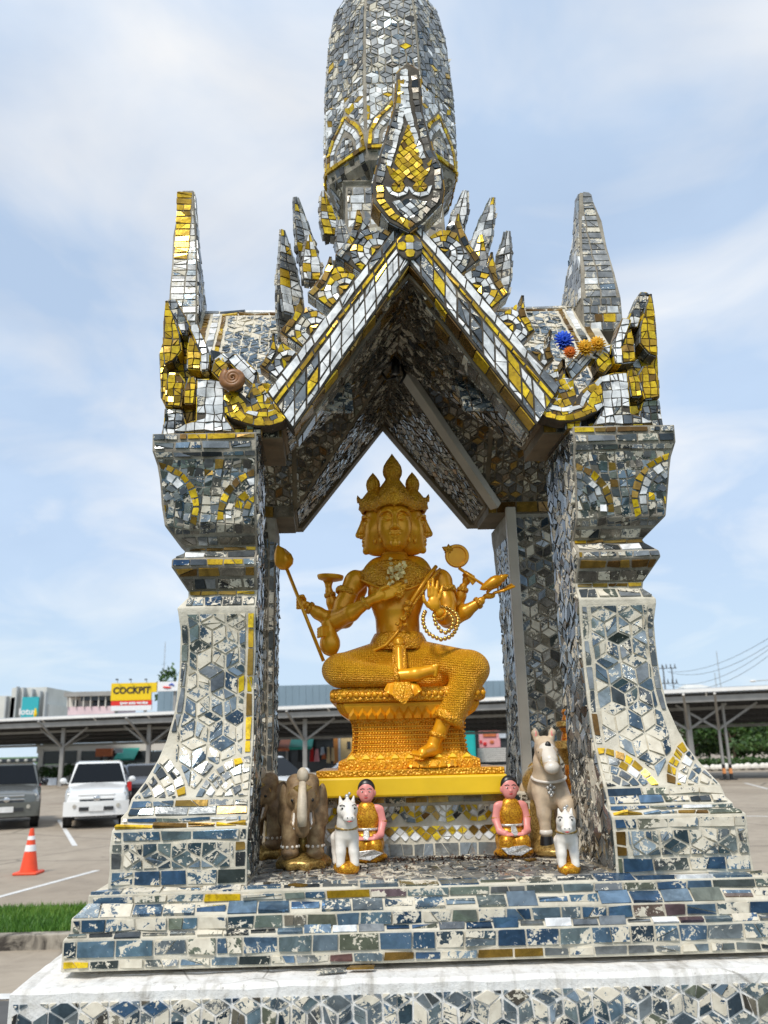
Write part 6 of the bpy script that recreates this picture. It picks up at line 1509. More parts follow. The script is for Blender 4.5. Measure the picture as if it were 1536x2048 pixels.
    for tip, foot, hw, v, lean, c in (((566, 470), (588, 628), .030, .36, .9, None), ((592, 410), (622, 540), .028, .40, .9, None), ((618, 470), (624, 560), .026, .33, .3, {'gold_tile': 3, 'white_tile': 2}),
                                      ((560, 540), (578, 680), .026, .42, 1.2, {'dusty_tile': 5}), ((646, 386), (664, 470), .026, .42, .5, {'white_tile': 3, 'gold_tile': 2}), ((680, 440), (690, 500), .022, .38, .2, None),
                                      ((1012, 472), (1000, 590), .022, .36, -.9, {'white_tile': 4, 'dusty_tile': 3}), ((981, 412), (955, 510), .026, .40, -.9, {'white_tile': 4, 'dusty_tile': 3, 'gold_tile': 1}), ((930, 386), (914, 450), .022, .42, -.5, {'white_tile': 3, 'dusty_tile': 2}), ((962, 470), (958, 540), .022, .33, -.3, {'gold_tile': 2, 'dusty_tile': 3})):
        spike(tip, foot, hw, v, lean, cols=c)
spire()
flush_tiles()
# ================================================================== soft sculpting: smooth union of simple bodies, meshed once
class Clay:
    def __init__(s, lo, hi, h):
        s.lo = np.array(lo, float); s.h = h; s.n = np.maximum(4, np.ceil((np.array(hi)-s.lo)/h).astype(int)+1)
        s.D = np.full(s.n, 1.0, np.float32); s.ax = [s.lo[i]+h*np.arange(s.n[i]) for i in range(3)]
    def _sub(s, lo, hi, pad):
        i0 = np.clip(np.floor((np.array(lo)-pad-s.lo)/s.h).astype(int), 0, s.n-1); i1 = np.clip(np.ceil((np.array(hi)+pad-s.lo)/s.h).astype(int)+1, 1, s.n)
        if np.any(i1-i0 < 1): return None
        X, Y, Z = np.meshgrid(*[s.ax[i][i0[i]:i1[i]] for i in range(3)], indexing='ij', sparse=True)
        return (slice(i0[0], i1[0]), slice(i0[1], i1[1]), slice(i0[2], i1[2])), X, Y, Z
    def _mix(s, sl, d, k, sub=False):
        A = s.D[sl]; d = d.astype(np.float32)
        if sub: d = -d; hh = np.clip(.5-.5*(A-d)/k, 0, 1); s.D[sl] = A*(1-hh)+d*hh+k*hh*(1-hh); return
        hh = np.clip(.5+.5*(A-d)/k, 0, 1); s.D[sl] = A*(1-hh)+d*hh-k*hh*(1-hh)
    def cap(s, a, b, ra, rb=None, k=.01, sub=False):
        rb = ra if rb is None else rb; a, b = np.array(a, float), np.array(b, float); R = max(ra, rb)
        g = s._sub(np.minimum(a, b)-R, np.maximum(a, b)+R, k+3*s.h)
        if g is None: return s
        sl, X, Y, Z = g; d = b-a; L2 = max(1e-12, d@d)
        t = np.clip(((X-a[0])*d[0]+(Y-a[1])*d[1]+(Z-a[2])*d[2])/L2, 0, 1)
        s._mix(sl, np.sqrt((X-a[0]-t*d[0])**2+(Y-a[1]-t*d[1])**2+(Z-a[2]-t*d[2])**2)-(ra+(rb-ra)*t), k, sub); return s
    def chain(s, pts, rs, k=.01):
        for i in range(len(pts)-1): s.cap(pts[i], pts[i+1], rs[i], rs[i+1], k)
        return s
    def ell(s, c, r, k=.01, sub=False, rot=None):
        c, r = np.array(c, float), np.array(r, float); R = r.max(); g = s._sub(c-R, c+R, k+3*s.h)
        if g is None: return s
        sl, X, Y, Z = g; X, Y, Z = X-c[0], Y-c[1], Z-c[2]
        if rot is not None:
            m = np.array(rot.inverted()); X, Y, Z = m[0, 0]*X+m[0, 1]*Y+m[0, 2]*Z, m[1, 0]*X+m[1, 1]*Y+m[1, 2]*Z, m[2, 0]*X+m[2, 1]*Y+m[2, 2]*Z
        k0 = np.sqrt((X/r[0])**2+(Y/r[1])**2+(Z/r[2])**2); k1 = np.sqrt((X/r[0]**2)**2+(Y/r[1]**2)**2+(Z/r[2]**2)**2)+1e-9
        s._mix(sl, k0*(k0-1)/k1, k, sub); return s
    def build(s, name, mat, parent=None, smooth=True):
        D = s.D; n = s.n; I = D < 0
        c = np.zeros(n-1, np.int8)
        for dx in (0, 1):
            for dy in (0, 1):
                for dz in (0, 1): c += I[dx:n[0]-1+dx, dy:n[1]-1+dy, dz:n[2]-1+dz]
        act = np.argwhere((c > 0) & (c < 8)); idx = -np.ones(n-1, np.int64); idx[tuple(act.T)] = np.arange(len(act))
        acc = np.zeros((len(act), 3)); cnt = np.zeros(len(act)); i, j, k = act.T
        co = [(a, b, d) for a in (0, 1) for b in (0, 1) for d in (0, 1)]
        for p in co:
            for ax in range(3):
                if p[ax]: continue
                q = list(p); q[ax] = 1
                d0 = D[i+p[0], j+p[1], k+p[2]]; d1 = D[i+q[0], j+q[1], k+q[2]]; m = (d0 < 0) != (d1 < 0)
                t = np.where(m, d0/np.where(m, d0-d1, 1), 0); P = np.array(p, float)[None, :].repeat(len(act), 0); P[:, ax] += t
                acc += P*m[:, None]; cnt += m
        V = s.lo+(act+acc/np.maximum(cnt, 1)[:, None])*s.h; quads = []
        for ax in range(3):
            o1, o2 = [(1, 2), (2, 0), (0, 1)][ax]
            sh = [slice(0, n[0]), slice(0, n[1]), slice(0, n[2])]; a = [slice(None)]*3; b = [slice(None)]*3
            a[ax] = slice(0, n[ax]-1); b[ax] = slice(1, n[ax]); d0 = I[tuple(a)]; d1 = I[tuple(b)]; e = np.argwhere(d0 != d1)
            e = e[(e[:, o1] > 0) & (e[:, o2] > 0) & (e[:, o1] < n[o1]-1) & (e[:, o2] < n[o2]-1)]
            if not len(e): continue
            def at_(u, v): f = e.copy(); f[:, o1] -= u; f[:, o2] -= v; return idx[tuple(f.T)]
            q = np.stack([at_(1, 1), at_(0, 1), at_(0, 0), at_(1, 0)], 1); flip = ~d0[tuple(e.T)]; q[flip] = q[flip][:, ::-1]; quads.append(q)
        Q = np.concatenate(quads); Q = Q[(Q >= 0).all(1)]
        me = bpy.data.meshes.new(name); me.vertices.add(len(V)); me.vertices.foreach_set('co', V.reshape(-1).astype(np.float32))
        me.loops.add(len(Q)*4); me.loops.foreach_set('vertex_index', Q.reshape(-1)); me.polygons.add(len(Q)); me.polygons.foreach_set('loop_start', np.arange(len(Q))*4)
        try: me.polygons.foreach_set('loop_total', np.full(len(Q), 4))
        except Exception: pass
        me.polygons.foreach_set('use_smooth', np.ones(len(Q), bool)); me.materials.append(mat); me.update(calc_edges=True); me.validate()
        o = bpy.data.objects.new(name, me); link(o, parent); return o
def twin(o, loc=None, rot=None, parent=None, scale=None, name=None):
    c = o.copy(); COL.objects.link(c); c.parent = parent if parent is not None else o.parent
    if loc is not None: c.location = loc
    if rot is not None: c.rotation_euler = rot
    if scale is not None: c.scale = scale
    return c

# ================================================================== the golden statue
YS = 2.52
def build_statue():
    T = empty('statue', (0, 0, 0), 'golden four faced many armed deity statue seated on a tiered throne', 'statue')
    P = lambda x, y, dy=0.0: at(x, y, YS+dy)
    q = .00147
    # -------- throne: stepped rectangular tiers
    Xc = (at(635, 1570, 2.365)[0]+at(1009, 1570, 2.365)[0])/2; Yc = YS+.02
    def tiers(name, prof, mat, Yf, ratio=.70, bev=.004):
        mb = MB(); V = []; Fc = []; m = 0
        for py, hw in prof:
            h = hw*.001388; d = h*ratio; z = at(822, py, Yf)[2]; ring = []
            # re-entrant corners, as on the throne
            c = h*.10
            for sx, sy in ((-1, -1), (1, -1), (1, 1), (-1, 1)):
                pts = [(sx*h, sy*(d-c)), (sx*(h-c*.5), sy*(d-c)), (sx*(h-c*.5), sy*(d-c*.5)), (sx*(h-c), sy*(d-c*.5)), (sx*(h-c), sy*d)]
                if sx*sy < 0: pts = pts[::-1]
                ring += pts
            m = len(ring); V += [(Xc+p[0], Yc+p[1], z) for p in ring]
        n = len(prof)
        for i in range(n-1):
            for k in range(m): a, b = i*m+k, i*m+(k+1) % m; Fc.append((a, b, b+m, a+m))
        Fc += [tuple(range(m)), tuple((n-1)*m+k for k in range(m))]
        mb.add(V, Fc); return mb.build(name, mat, T, bevel=bev)
    tiers('seat_slab', [(1403, 151), (1398, 156), (1380, 156), (1374, 150)], M['gold_relief'], 2.41)
    tiers('lotus_moulding', [(1434, 122), (1424, 136), (1412, 143), (1404, 144)], M['gold'], 2.42)
    tiers('throne_body', [(1538, 141), (1520, 140), (1513, 124), (1500, 115), (1465, 112), (1445, 114), (1435, 119)], M['gold_relief'], 2.42)
    def slab(name, py0, py1, hw, mat, Yf):
        z0, z1 = at(822, py0, Yf)[2], at(822, py1, Yf)[2]; h = hw*.001378; mb = MB(); mb.box(Xc-h, Xc+h, Yf, Yf+.36, z0, z1); return mb.build(name, mat, T, bevel=.004)
    zb = PLAT_Z
    mb = MB(); zt = at(822, 1552, 2.365)[2]; h = 187*.001378; mb.box(Xc-h, Xc+h, 2.365, 2.72, zb, zt); mb.build('yellow_plinth', M['yellow_paint'], T, bevel=.006)
    mb = MB(); z2 = at(822, 1538, 2.35)[2]; h = 183*.001378; mb.box(Xc-h, Xc+h, 2.371, 2.714, zt+.0005, z2); mb.build('carved_plinth', M['gold_relief'], T, bevel=.003)
    yf = lambda hw: Yc-hw*.001388*.70                   # front face of a tier
    Z = lambda py: at(822, py, 2.42)[2]
    # rows of beads on the body, joined: hundreds of tiny pearls
    mb = MB()
    for r, py in enumerate((1448, 1456, 1465, 1474, 1483, 1492, 1500)):
        hw = np.interp(py, [1445, 1465, 1500], [114, 112, 115])*.001388; n = 40
        for i in range(n):
            x = Xc-hw*.97+2*hw*.97*i/(n-1)
            e = 0 if abs(x-Xc) < hw*.88 else hw*.70*.06
            mb.ball((x, yf(hw/.001388)+e-.001, Z(py)), .0036, 6, 4)
        for i in range(22): mb.ball((Xc+hw+.001, Yc-hw*.6+1.2*hw*i/21, Z(py)), .0036, 6, 4)
    o = mb.build('bead_rows', M['gold'], T, smooth=True); o['kind'] = 'stuff'
    mb = MB()
    for py in (1452, 1460.5, 1469.5, 1478.5, 1487.5, 1496):
        hw = np.interp(py, [1445, 1465, 1500], [114, 112, 115])*.001388; mb.box(Xc-hw*.955-.002, Xc+hw*.955+.002, yf(hw/.001388)-.0022, yf(hw/.001388)+.02, Z(py)-.0011, Z(py)+.0011)
    mb.build('fillet', M['gold'], T)
    # lotus petals, triangles and chevrons: cut pieces standing proud of the tiers
    def petal(name, w, h, d, mat):
        mb = MB(); f = lambda y, k: [(-w/2*k, y, 0), (w/2*k, y, 0), (w*.46*k, y, h*.4*k), (0, y, h*k), (-w*.46*k, y, h*.4*k)]
        A = f(0, 1); B = f(-d, .62); B = [(p[0], p[1], p[2]+h*.08) for p in B]
        mb.add(A+B, [(5, 6, 7, 8, 9)]+[(i, (i+1) % 5, (i+1) % 5+5, i+5) for i in range(5)]); return mb.build(name, mat, T)
    first = True; n = 13; p0 = petal('lotus_petal', .030, .034, .009, M['gold'])
    for i in range(n):
        hw = 118*.001388; x = Xc-hw*.92+2*hw*.92*i/(n-1); o = p0 if i == 0 else twin(p0); o.location = (x, yf(123)-.003, Z(1435)); o.rotation_euler = (rad(31), 0, 0)
    n = 9; p1 = petal('triangle_boss', .026, .020, .006, M['yellow_paint'])
    for i in range(n): o = p1 if i == 0 else twin(p1); hw = 122*.001388; o.location = (Xc-hw*.93+2*hw*.93*i/(n-1), yf(134)-.001, Z(1519)); o.rotation_euler = (rad(-35), 0, 0)
    mb = MB(); mb.prism([(-.006, .009), (0, .009), (.006, 0), (0, -.009), (-.006, -.009), (0, 0)], lambda a, b: (a, 0, b), lambda a, b: (a, .006, b)); p2 = mb.build('chevron', M['gold'], T); n = 22
    for i in range(n): o = p2 if i == 0 else twin(p2); hw = 140*.001388; o.location = (Xc-hw*.86+2*hw*.86*i/(n-1), yf(140)-.003, Z(1529))
    mb = MB(); n = 26
    for i in range(n): mb.ball((Xc-150*.001388+300*.001388*i/(n-1), yf(156)+.004-.006*(1 if abs(i-n/2) < n*.44 else 0)+.0, Z(1389)), (.0075, .0035, .0075), 7, 5)
    o = mb.build('seat_carving', M['gold'], T, smooth=True); o['kind'] = 'stuff'
    # -------- body
    c = Clay(P(560, 1330, 0)*[1, 0, 1]+np.array([0, YS-.24, -.27]), P(1040, 1085, 0)*[1, 0, 1]+np.array([0, YS+.13, .02]), .0031)
    k = .018
    c.cap(P(798, 1312), P(796, 1262), .070, .060, k); c.cap(P(796, 1262), P(794, 1225), .060, .068, k)
    c.ell(P(793, 1188), (.086, .062, .080), k); c.ell(P(768, 1178, -.036), (.044, .028, .036), k); c.ell(P(820, 1177, -.036), (.044, .028, .036), k)
    c.cap(P(745, 1150, .0), P(842, 1148, .0), .031, .031, k); c.cap(P(762, 1146, .02), P(828, 1144, .02), .05, .05, k)
    c.ell(P(711, 1162), (.031, .032, .034), .015); c.ell(P(881, 1160), (.031, .032, .034), .015)
    c.cap(P(789, 1140), P(789, 1092), .036, .033, .012)
    c.ell(P(796, 1262, -.055), (.012, .008, .012), .02)
    def arm(pts, rs, kk=.010): c.chain([P(*p) for p in pts], rs, kk)
    def finger(pts, r): c.chain([P(*p) for p in pts], [r*(1-.12*i) for i in range(len(pts))], .003)
    arm([(706, 1166, 0), (688, 1208, -.015), (674, 1241, -.03)], [.028, .0275, .023]); arm([(674, 1241, -.03), (702, 1226, -.07), (734, 1205, -.095)], [.026, .024, .0155])
    c.ell(P(752, 1196, -.098), (.020, .010, .015), .008); c.cap(P(740, 1201, -.097), P(764, 1190, -.097), .013, .012, .006)
    for i, (x0, y0, x1, y1) in enumerate(((766, 1183, 801, 1167), (769, 1188, 811, 1170), (770, 1193, 810, 1177), (769, 1198, 800, 1186))): finger([(x0, y0, -.097), ((x0+x1)/2, (y0+y1)/2, -.097), (x1, y1, -.088)], .0058)
    finger([(752, 1188, -.10), (764, 1177, -.106), (776, 1172, -.104)], .006)
    arm([(886, 1164, 0), (893, 1203, -.015), (895, 1238, -.035)], [.028, .0275, .0235]); arm([(895, 1238, -.035), (888, 1234, -.08), (878, 1226, -.115)], [.026, .022, .016])
    c.ell(P(868, 1207, -.128), (.019, .010, .023), .007)
    for x0, y0, x1, y1 in ((858, 1192, 857, 1163), (865, 1190, 866, 1158), (872, 1192, 875, 1163), (879, 1196, 885, 1172)): finger([(x0, y0, -.130), ((x0+x1)/2, (y0+y1)/2, -.132), (x1, y1, -.128)], .0056)
    finger([(856, 1212, -.130), (849, 1202, -.136), (847, 1192, -.138)], .0058)
    # three further arms on each side, rooted behind the shoulders
    for s_, cx in ((-1, 0), (1, 0)):
        if s_ < 0:
            arm([(716, 1178, .04), (700, 1215, .045), (690, 1240, .035)], [.029, .027, .025])
            arm([(690, 1232, .035), (657, 1238, .005), (636, 1226, -.005), (614, 1211, -.012)], [.026, .022, .018, .0125])
            c.ell(P(603, 1207, -.012), (.012, .013, .016), .005)
            for i in range(4): finger([(606, 1196+6*i, -.006), (596, 1197+6*i, -.020), (595, 1198+6*i, -.034), (604, 1199+6*i, -.036)], .0052)
            finger([(610, 1199, -.02), (606, 1192, -.032), (599, 1192, -.036)], .0055)
            arm([(700, 1205, .05), (672, 1228, .045), (665, 1205, .035), (658, 1182, .028)], [.028, .020, .017, .012])
            c.ell(P(657, 1171, .026), (.011, .011, .013), .005)
            for dx in (-9, -3, 3, 9): finger([(657+dx*.5, 1168, .024), (657+dx, 1160, .02), (657+dx*1.5, 1156, .014)], .0045)
            arm([(690, 1238, .03), (668, 1252, -.0), (655, 1258, -.02)], [.024, .018, .013])
            c.ell(P(650, 1261, -.035), (.013, .012, .015), .005)
            for i in range(4): finger([(655, 1254+5.5*i, -.045), (643, 1255+5.5*i, -.058), (636, 1258+5.5*i, -.050)], .0050)
        else:
            arm([(874, 1178, .04), (890, 1215, .045), (902, 1240, .03)], [.029, .027, .024])
            arm([(892, 1205, .05), (914, 1214, .035), (921, 1192, .028), (926, 1174, .022)], [.027, .019, .016, .012])
            c.ell(P(933, 1160, .018), (.013, .011, .016), .005)
            for i in range(4): finger([(927+4*i, 1150+2*i, .012), (932+5*i, 1144+3*i, .0), (938+4*i, 1150+4*i, -.010), (936+3*i, 1157+4*i, -.008)], .0046)
            arm([(902, 1240, .03), (930, 1224, .012), (962, 1202, .0)], [.025, .021, .0125])
            c.ell(P(978, 1192, -.004), (.019, .011, .009), .006)
            for i in range(4): finger([(988, 1186, -.018+.010*i), (1008, 1181-i, -.022+.011*i), (1029-2*i, 1173-1.5*i, -.018+.011*i)], .0048)
            finger([(975, 1184, -.014), (985, 1176, -.022), (996, 1174, -.020)], .005)
    # feet
    arm([(894, 1425, -.115), (880, 1462, -.110), (866, 1490, -.105)], [.026, .0185, .018])
    c.cap(P(872, 1498, -.088), P(846, 1506, -.150), .020, .0125, .008)
    o = c.build('body', M['gold'], T)
    c = Clay(P(790, 1372, 0)*[1, 0, 1]+np.array([0, YS-.26, 0]), P(985, 1300, 0)*[1, 0, 1]+np.array([0, YS-.05, 0]), .0022)
    c.cap(P(795, 1353, -.135), P(832, 1349, -.148), .0205, .018, .008); c.cap(P(832, 1349, -.148), P(862, 1341, -.150), .019, .015, .008)
    for i in range(5): c.chain([P(862, 1334+4.6*i, -.152+.002*i), P(873-.6*i, 1332+4.8*i, -.156), P(877-.8*i, 1331+5.2*i, -.150)], [.0066-.0006*i, .006-.0005*i, .0056-.0005*i], .003)
    c.build('foot', M['gold'], T)
    c = Clay(P(815, 1530, 0)*[1, 0, 1]+np.array([0, YS-.24, 0]), P(905, 1480, 0)*[1, 0, 1]+np.array([0, YS-.03, 0]), .0022)
    c.cap(P(868, 1497, -.09), P(846, 1505, -.155), .0205, .014, .008)
    for i in range(5): c.chain([P(848-5*i, 1507-.8*i, -.158+.006*i), P(842-5*i, 1511-.8*i, -.172+.008*i)], [.0066-.0004*i, .0058-.0004*i], .003)
    c.build('foot', M['gold'], T)
    # trousers in knitted gold cloth
    c = Clay(P(630, 1460, 0)*[1, 0, 1]+np.array([0, YS-.24, 0]), P(995, 1280, 0)*[1, 0, 1]+np.array([0, YS+.12, 0]), .003)
    c.cap(P(760, 1314, -.02), P(690, 1336, -.09), .046, .043, .02); c.ell(P(672, 1340, -.10), (.040, .044, .040), .02); c.cap(P(682, 1346, -.115), P(786, 1353, -.125), .042, .029, .015)
    c.cap(P(838, 1312, -.02), P(930, 1332, -.105), .046, .046, .02); c.ell(P(945, 1336, -.11), (.044, .048, .042), .02); c.cap(P(944, 1340, -.11), P(899, 1432, -.108), .047, .039, .015)
    c.ell(P(800, 1322, -.02), (.085, .07, .036), .02); c.ell(P(800, 1342, -.06), (.075, .05, .028), .02); c.ell(P(800, 1335, .03), (.17, .07, .045), .02); c.ell(P(858, 1360, -.03), (.075, .06, .034), .02); c.ell(P(745, 1362, -.03), (.075, .06, .026), .02)
    c.build('trousers', M['gold_cloth'], T)
    # -------- jewellery
    def ring_at(name, p, axis, r, t, mat=M['gold_relief'], n=20, bump_=6):
        axis = Vector(axis).normalized(); rot = axis.to_track_quat('Z', 'Y').to_matrix(); mb = MB(); V = []; Fc = []; mm = 7
        for i in range(n):
            a = 2*math.pi*i/n; tt = t*(1+.25*(math.cos(a*bump_) > .3))
            for j in range(mm): b = 2*math.pi*j/mm; V.append(tuple(rot @ Vector(((r+tt*.7*math.cos(b))*math.cos(a), (r+tt*.7*math.cos(b))*math.sin(a), tt*1.2*math.sin(b)))+Vector(p)))
        for i in range(n):
            for j in range(mm): Fc.append((i*mm+j, ((i+1) % n)*mm+j, ((i+1) % n)*mm+(j+1) % mm, i*mm+(j+1) % mm))
        mb.add(V, Fc); return mb.build(name, mat, T, smooth=True)
    for p, ax, r, t in ((P(693, 1186, -.008), P(688, 1208, -.015)-P(706, 1166, 0), .0285, .0075), (P(891, 1182, -.008), P(893, 1203, -.015)-P(886, 1164), .0285, .0075)): ring_at('armlet', p, ax, r, t)
    for p, ax, r in ((P(731, 1206, -.093), (.8, -.2, .5), .0175), (P(880, 1228, -.110), (-.3, -.8, .4), .0185), (P(620, 1216, -.01), (-.8, 0, .5), .0155), (P(660, 1190, .03), (-.2, 0, 1), .0145), (P(659, 1256, -.014), (-.7, -.4, -.3), .0155), (P(925, 1180, .023), (.2, 0, 1), .0145), (P(956, 1206, .002), (.8, 0, .5), .0155), (P(876, 1470, -.108), (-.3, 0, -1), .0205), (P(793, 1353, -.136), (1, 0, .1), .0235)):
        ring_at('bracelet', p, ax, r, .0052)
    # broad collar following the chest, rising round the neck
    mb = MB(); V = []; n = 36; rows = [(0, .036, 1118, .036), (.0, .052, 1128, .05), (.0, .085, 1140, .062), (.0, .108, 1152, .078), (.0, .112, 1160, .084)]
    Zr = lambda py: P(790, py)[2]; cx = P(791, 1140)[0]
    rows = [(.048, .044, 1125, 0), (.060, .050, 1129, 0), (.084, .058, 1136, 0), (.107, .069, 1144, .003), (.113, .077, 1152, .011)]
    for rx, ry, py, drop in rows:
        for i in range(n): a = 2*math.pi*i/n; fr = max(0, -math.sin(a)); V.append((cx+rx*math.cos(a), YS+.004+ry*math.sin(a), Zr(py)-drop*fr*2.6-(rx-.048)*.45*fr**3))
    Fc = []
    for r in range(len(rows)-1):
        for i in range(n): a, b = r*n+i, r*n+(i+1) % n; Fc.append((a, b, b+n, a+n))
    mb.add(V, Fc); o = mb.build('collar', M['gold_relief'], T, smooth=True); sd = o.modifiers.new('thick', 'SOLIDIFY'); sd.thickness = .005; sd.offset = 1
    mb = MB(); pts = [(cx+rows[-1][0]*math.cos(2*math.pi*i/n)*1.01, YS+.004+rows[-1][1]*math.sin(2*math.pi*i/n)*1.02, V[4*n+i % n][2]) for i in range(n+1)]; mb.tube(pts, .0042, 6, False); mb.build('collar_rim', M['gold'], T, smooth=True)
    mb = MB(); d = P(799, 1183, -.092); mb.lathe(d, [(.0, -.004), (.017, -.003), (.018, .0), (.012, .005), (.005, .009), (0, .010)], 14, rot=lambda p: (p[0], -p[2], p[1]*1.25)); mb.build('pendant', M['gold_relief'], T, smooth=True)
    # sash across the chest, belt and hanging cloth
    def ribbon(name, pts, w, t, mat):
        mb = MB(); mb.tube([P(*p) for p in pts], [w]*len(pts), 8); return mb.build(name, mat, T, smooth=True)
    ribbon('sash', [(872, 1133, -.035), (855, 1155, -.066), (838, 1180, -.080), (822, 1205, -.078), (812, 1228, -.072), (806, 1246, -.068)], .0062, 0, M['gold'])
    ribbon('sash', [(880, 1138, -.035), (862, 1160, -.068), (845, 1185, -.080), (828, 1208, -.078), (816, 1232, -.072)], .0045, 0, M['gold_relief'])
    ribbon('sash', [(806, 1246, -.072), (792, 1268, -.078), (772, 1290, -.080), (748, 1301, -.075), (728, 1300, -.062)], .0045, 0, M['gold'])
    mb = MB()
    for x, y, s in ((817, 1206, .012), (813, 1218, .010), (806, 1236, .011), (795, 1248, .007), (811, 1250, .008)): mb.ball(P(x, y, -.085), (s, .006, s*.8), 8, 5)
    mb.build('sash_ornament', M['gold_relief'], T, smooth=True)
    mb = MB(); V = []; rows = [(.066, .066, 1270), (.074, .074, 1280), (.082, .078, 1292), (.092, .082, 1304)]; Fc = []
    cx = P(797, 1280)[0]
    for rx, ry, py in rows:
        for i in range(n): a = 2*math.pi*i/n; V.append((cx+rx*math.cos(a), YS+ry*math.sin(a), Zr(py)))
    for r in range(len(rows)-1):
        for i in range(n): a, b = r*n+i, r*n+(i+1) % n; Fc.append((a, b, b+n, a+n))
    mb.add(V, Fc); o = mb.build('belt', M['gold_relief'], T, smooth=True); sd = o.modifiers.new('thick', 'SOLIDIFY'); sd.thickness = .006; sd.offset = 1
    mb = MB(); mb.lathe(P(798, 1285, -.088), [(.0, -.006), (.016, -.004), (.017, .0), (.010, .006), (0, .008)], 14, rot=lambda p: (p[0], -p[2], p[1])); mb.build('buckle', M['gold'], T, smooth=True)
    def cloth(name, cols, mat):
        mb = MB(); V = [P(*p) for r in cols for p in r]; m = len(cols[0]); Fc = [(i*m+j, i*m+j+1, (i+1)*m+j+1, (i+1)*m+j) for i in range(len(cols)-1) for j in range(m-1)]
        mb.add(V, Fc); o = mb.build(name, mat, T, smooth=True); sd = o.modifiers.new('thick', 'SOLIDIFY'); sd.thickness = .005; ss = o.modifiers.new('round', 'SUBSURF'); ss.levels = 2; ss.render_levels = 2; return o
    def drape(name, x0, x1, y0, y1, d0, d1, nf, amp, hem, mat):
        cols = []
        for i in range(nf*4+1):
            t = i/(nf*4); fold = math.sin(t*nf*2*math.pi); x = x0+(x1-x0)*t
            cols.append([(797+(x-797)*(.72+.28*s), y0+(y1+hem*(1-abs(2*t-1))+fold*2.0-y0)*s, d0+(d1-d0)*s+amp*fold*s-.010*math.sin(math.pi*t)) for s in (0, .35, .7, 1)])
        return cloth(name, cols, mat)
    drape('hanging_cloth', 783, 814, 1290, 1340, -.090, -.122, 2, .004, 0, M['gold_relief']); drape('hanging_cloth', 790, 806, 1292, 1352, -.100, -.134, 1, .003, 4, M['gold'])
    drape('front_flap', 768, 846, 1362, 1380, -.140, -.168, 3, .007, 26, M['gold']); drape('front_flap', 784, 828, 1364, 1392, -.150, -.178, 2, .006, 20, M['gold_relief'])
    mb = MB(); mb.tube([P(884, 1432, -.145), P(905, 1438, -.148), P(925, 1430, -.125)], .006, 7); mb.build('trouser_cuff', M['gold_relief'], T, smooth=True)
    mb = MB(); ax = Vector(P(888, 1450, -.11)-P(944, 1340, -.11)).normalized(); 
    ring_at('trouser_hem', P(897, 1436, -.108), ax, .036, .011, M['gold_relief'], 24, 12)
    # lotus pad under the foot
    mb = MB(); b0 = at(866, 1536, 2.385); mb.lathe((b0[0], 2.405, b0[2]), [(.060, 0), (.070, .010), (.064, .018), (.045, .022)], 24, sy=.55, rot=None); mb.build('lotus_pad', M['gold_relief'], T, smooth=True)
    mb = MB(); f = petal('pad_petal', .026, .022, .006, M['gold'])
    for i in range(7): o = f if i == 0 else twin(f); a = math.pi*(1.12+.76*i/6); o.location = (b0[0]+.068*math.cos(a), 2.405+.038*math.sin(a), b0[2]+.001); o.rotation_euler = (rad(-25), 0, a+math.pi/2)
    # -------- heads
    hc = P(788, 1061, -.0)
    c = Clay((-.07, -.03, -.085), (.07, .125, .085), .0014)
    c.ell((0, .032, .004), (.0515, .056, .072), .01); c.ell((0, .050, -.042), (.036, .036, .030), .012)
    for s in (-1, 1):
        c.ell((s*.024, .062, -.014), (.021, .020, .027), .012); c.ell((s*.0215, .0905, .0085), (.0155, .012, .0105), .004, sub=True)
        c.ell((s*.0215, .0785, .008), (.0125, .0095, .0075), .0025)
        c.chain([(s*.009, .0865, .0065), (s*.021, .0880, .0105), (s*.034, .0795, .0075)], [.0016, .0020, .0016], .0015)
        c.chain([(s*.009, .0865, .0045), (s*.021, .0872, .0015), (s*.034, .0790, .0055)], [.0014, .0017, .0014], .0015)
        c.chain([(s*.004, .0905, .017), (s*.018, .0890, .0265), (s*.034, .0790, .024), (s*.043, .0690, .015)], [.0036, .0038, .0032, .0018], .002)
        c.ell((s*.0085, .0945, -.0205), (.0062, .0065, .0055), .004)
        c.chain([(s*.001, .0900, -.0285), (s*.012, .0885, -.0290), (s*.021, .0825, -.0275)], [.0020, .0019, .0010], .0012)
    c.ell((0, .064, -.026), (.028, .0215, .038), .012); c.ell((0, .080, -.006), (.0085, .012, .020), .006); c.cap((0, .0885, .022), (0, .1035, -.0165), .0046, .0082, .007)
    c.chain([(-.019, .0815, -.0365), (-.008, .0890, -.0340), (0, .0900, -.0352), (.008, .0890, -.0340), (.019, .0815, -.0365)], [.0018, .0040, .0036, .0040, .0018], .0012)
    c.chain([(-.016, .0815, -.0398), (0, .0880, -.0438), (.016, .0815, -.0398)], [.0022, .0050, .0022], .0012)
    c.ell((0, .082, -.0585), (.012, .0095, .010), .006); c.ell((0, .0885, .039), (.0038, .003, .0042), .002)
    hd = c.build('head', M['gold'], T); hd.scale = (1.08, 1.06, 1.19); hc = hc+np.array([0, 0, .009]); hd.location = hc; hd.rotation_euler = (0, 0, math.pi)
    hcs = [hd]
    for a in (math.pi/2, -math.pi/2, 0): hcs.append(twin(hd, hc-np.array([0, 0, .002]), (0, 0, a)))
    # ears with long lobes and drops
    mb = MB(); mb.tube([(0, 0, .026), (.003, .004, .018), (.002, .005, 0), (0, .003, -.024), (.001, .001, -.040)], [.003, .0085, .0080, .0055, .006], 8); mb.ball((.001, .001, -.052), (.0055, .0055, .010), 8, 6); e0 = mb.build('ear', M['gold'], T, smooth=True)
    es = [(a, s) for a in range(4) for s in (-1, 1)]
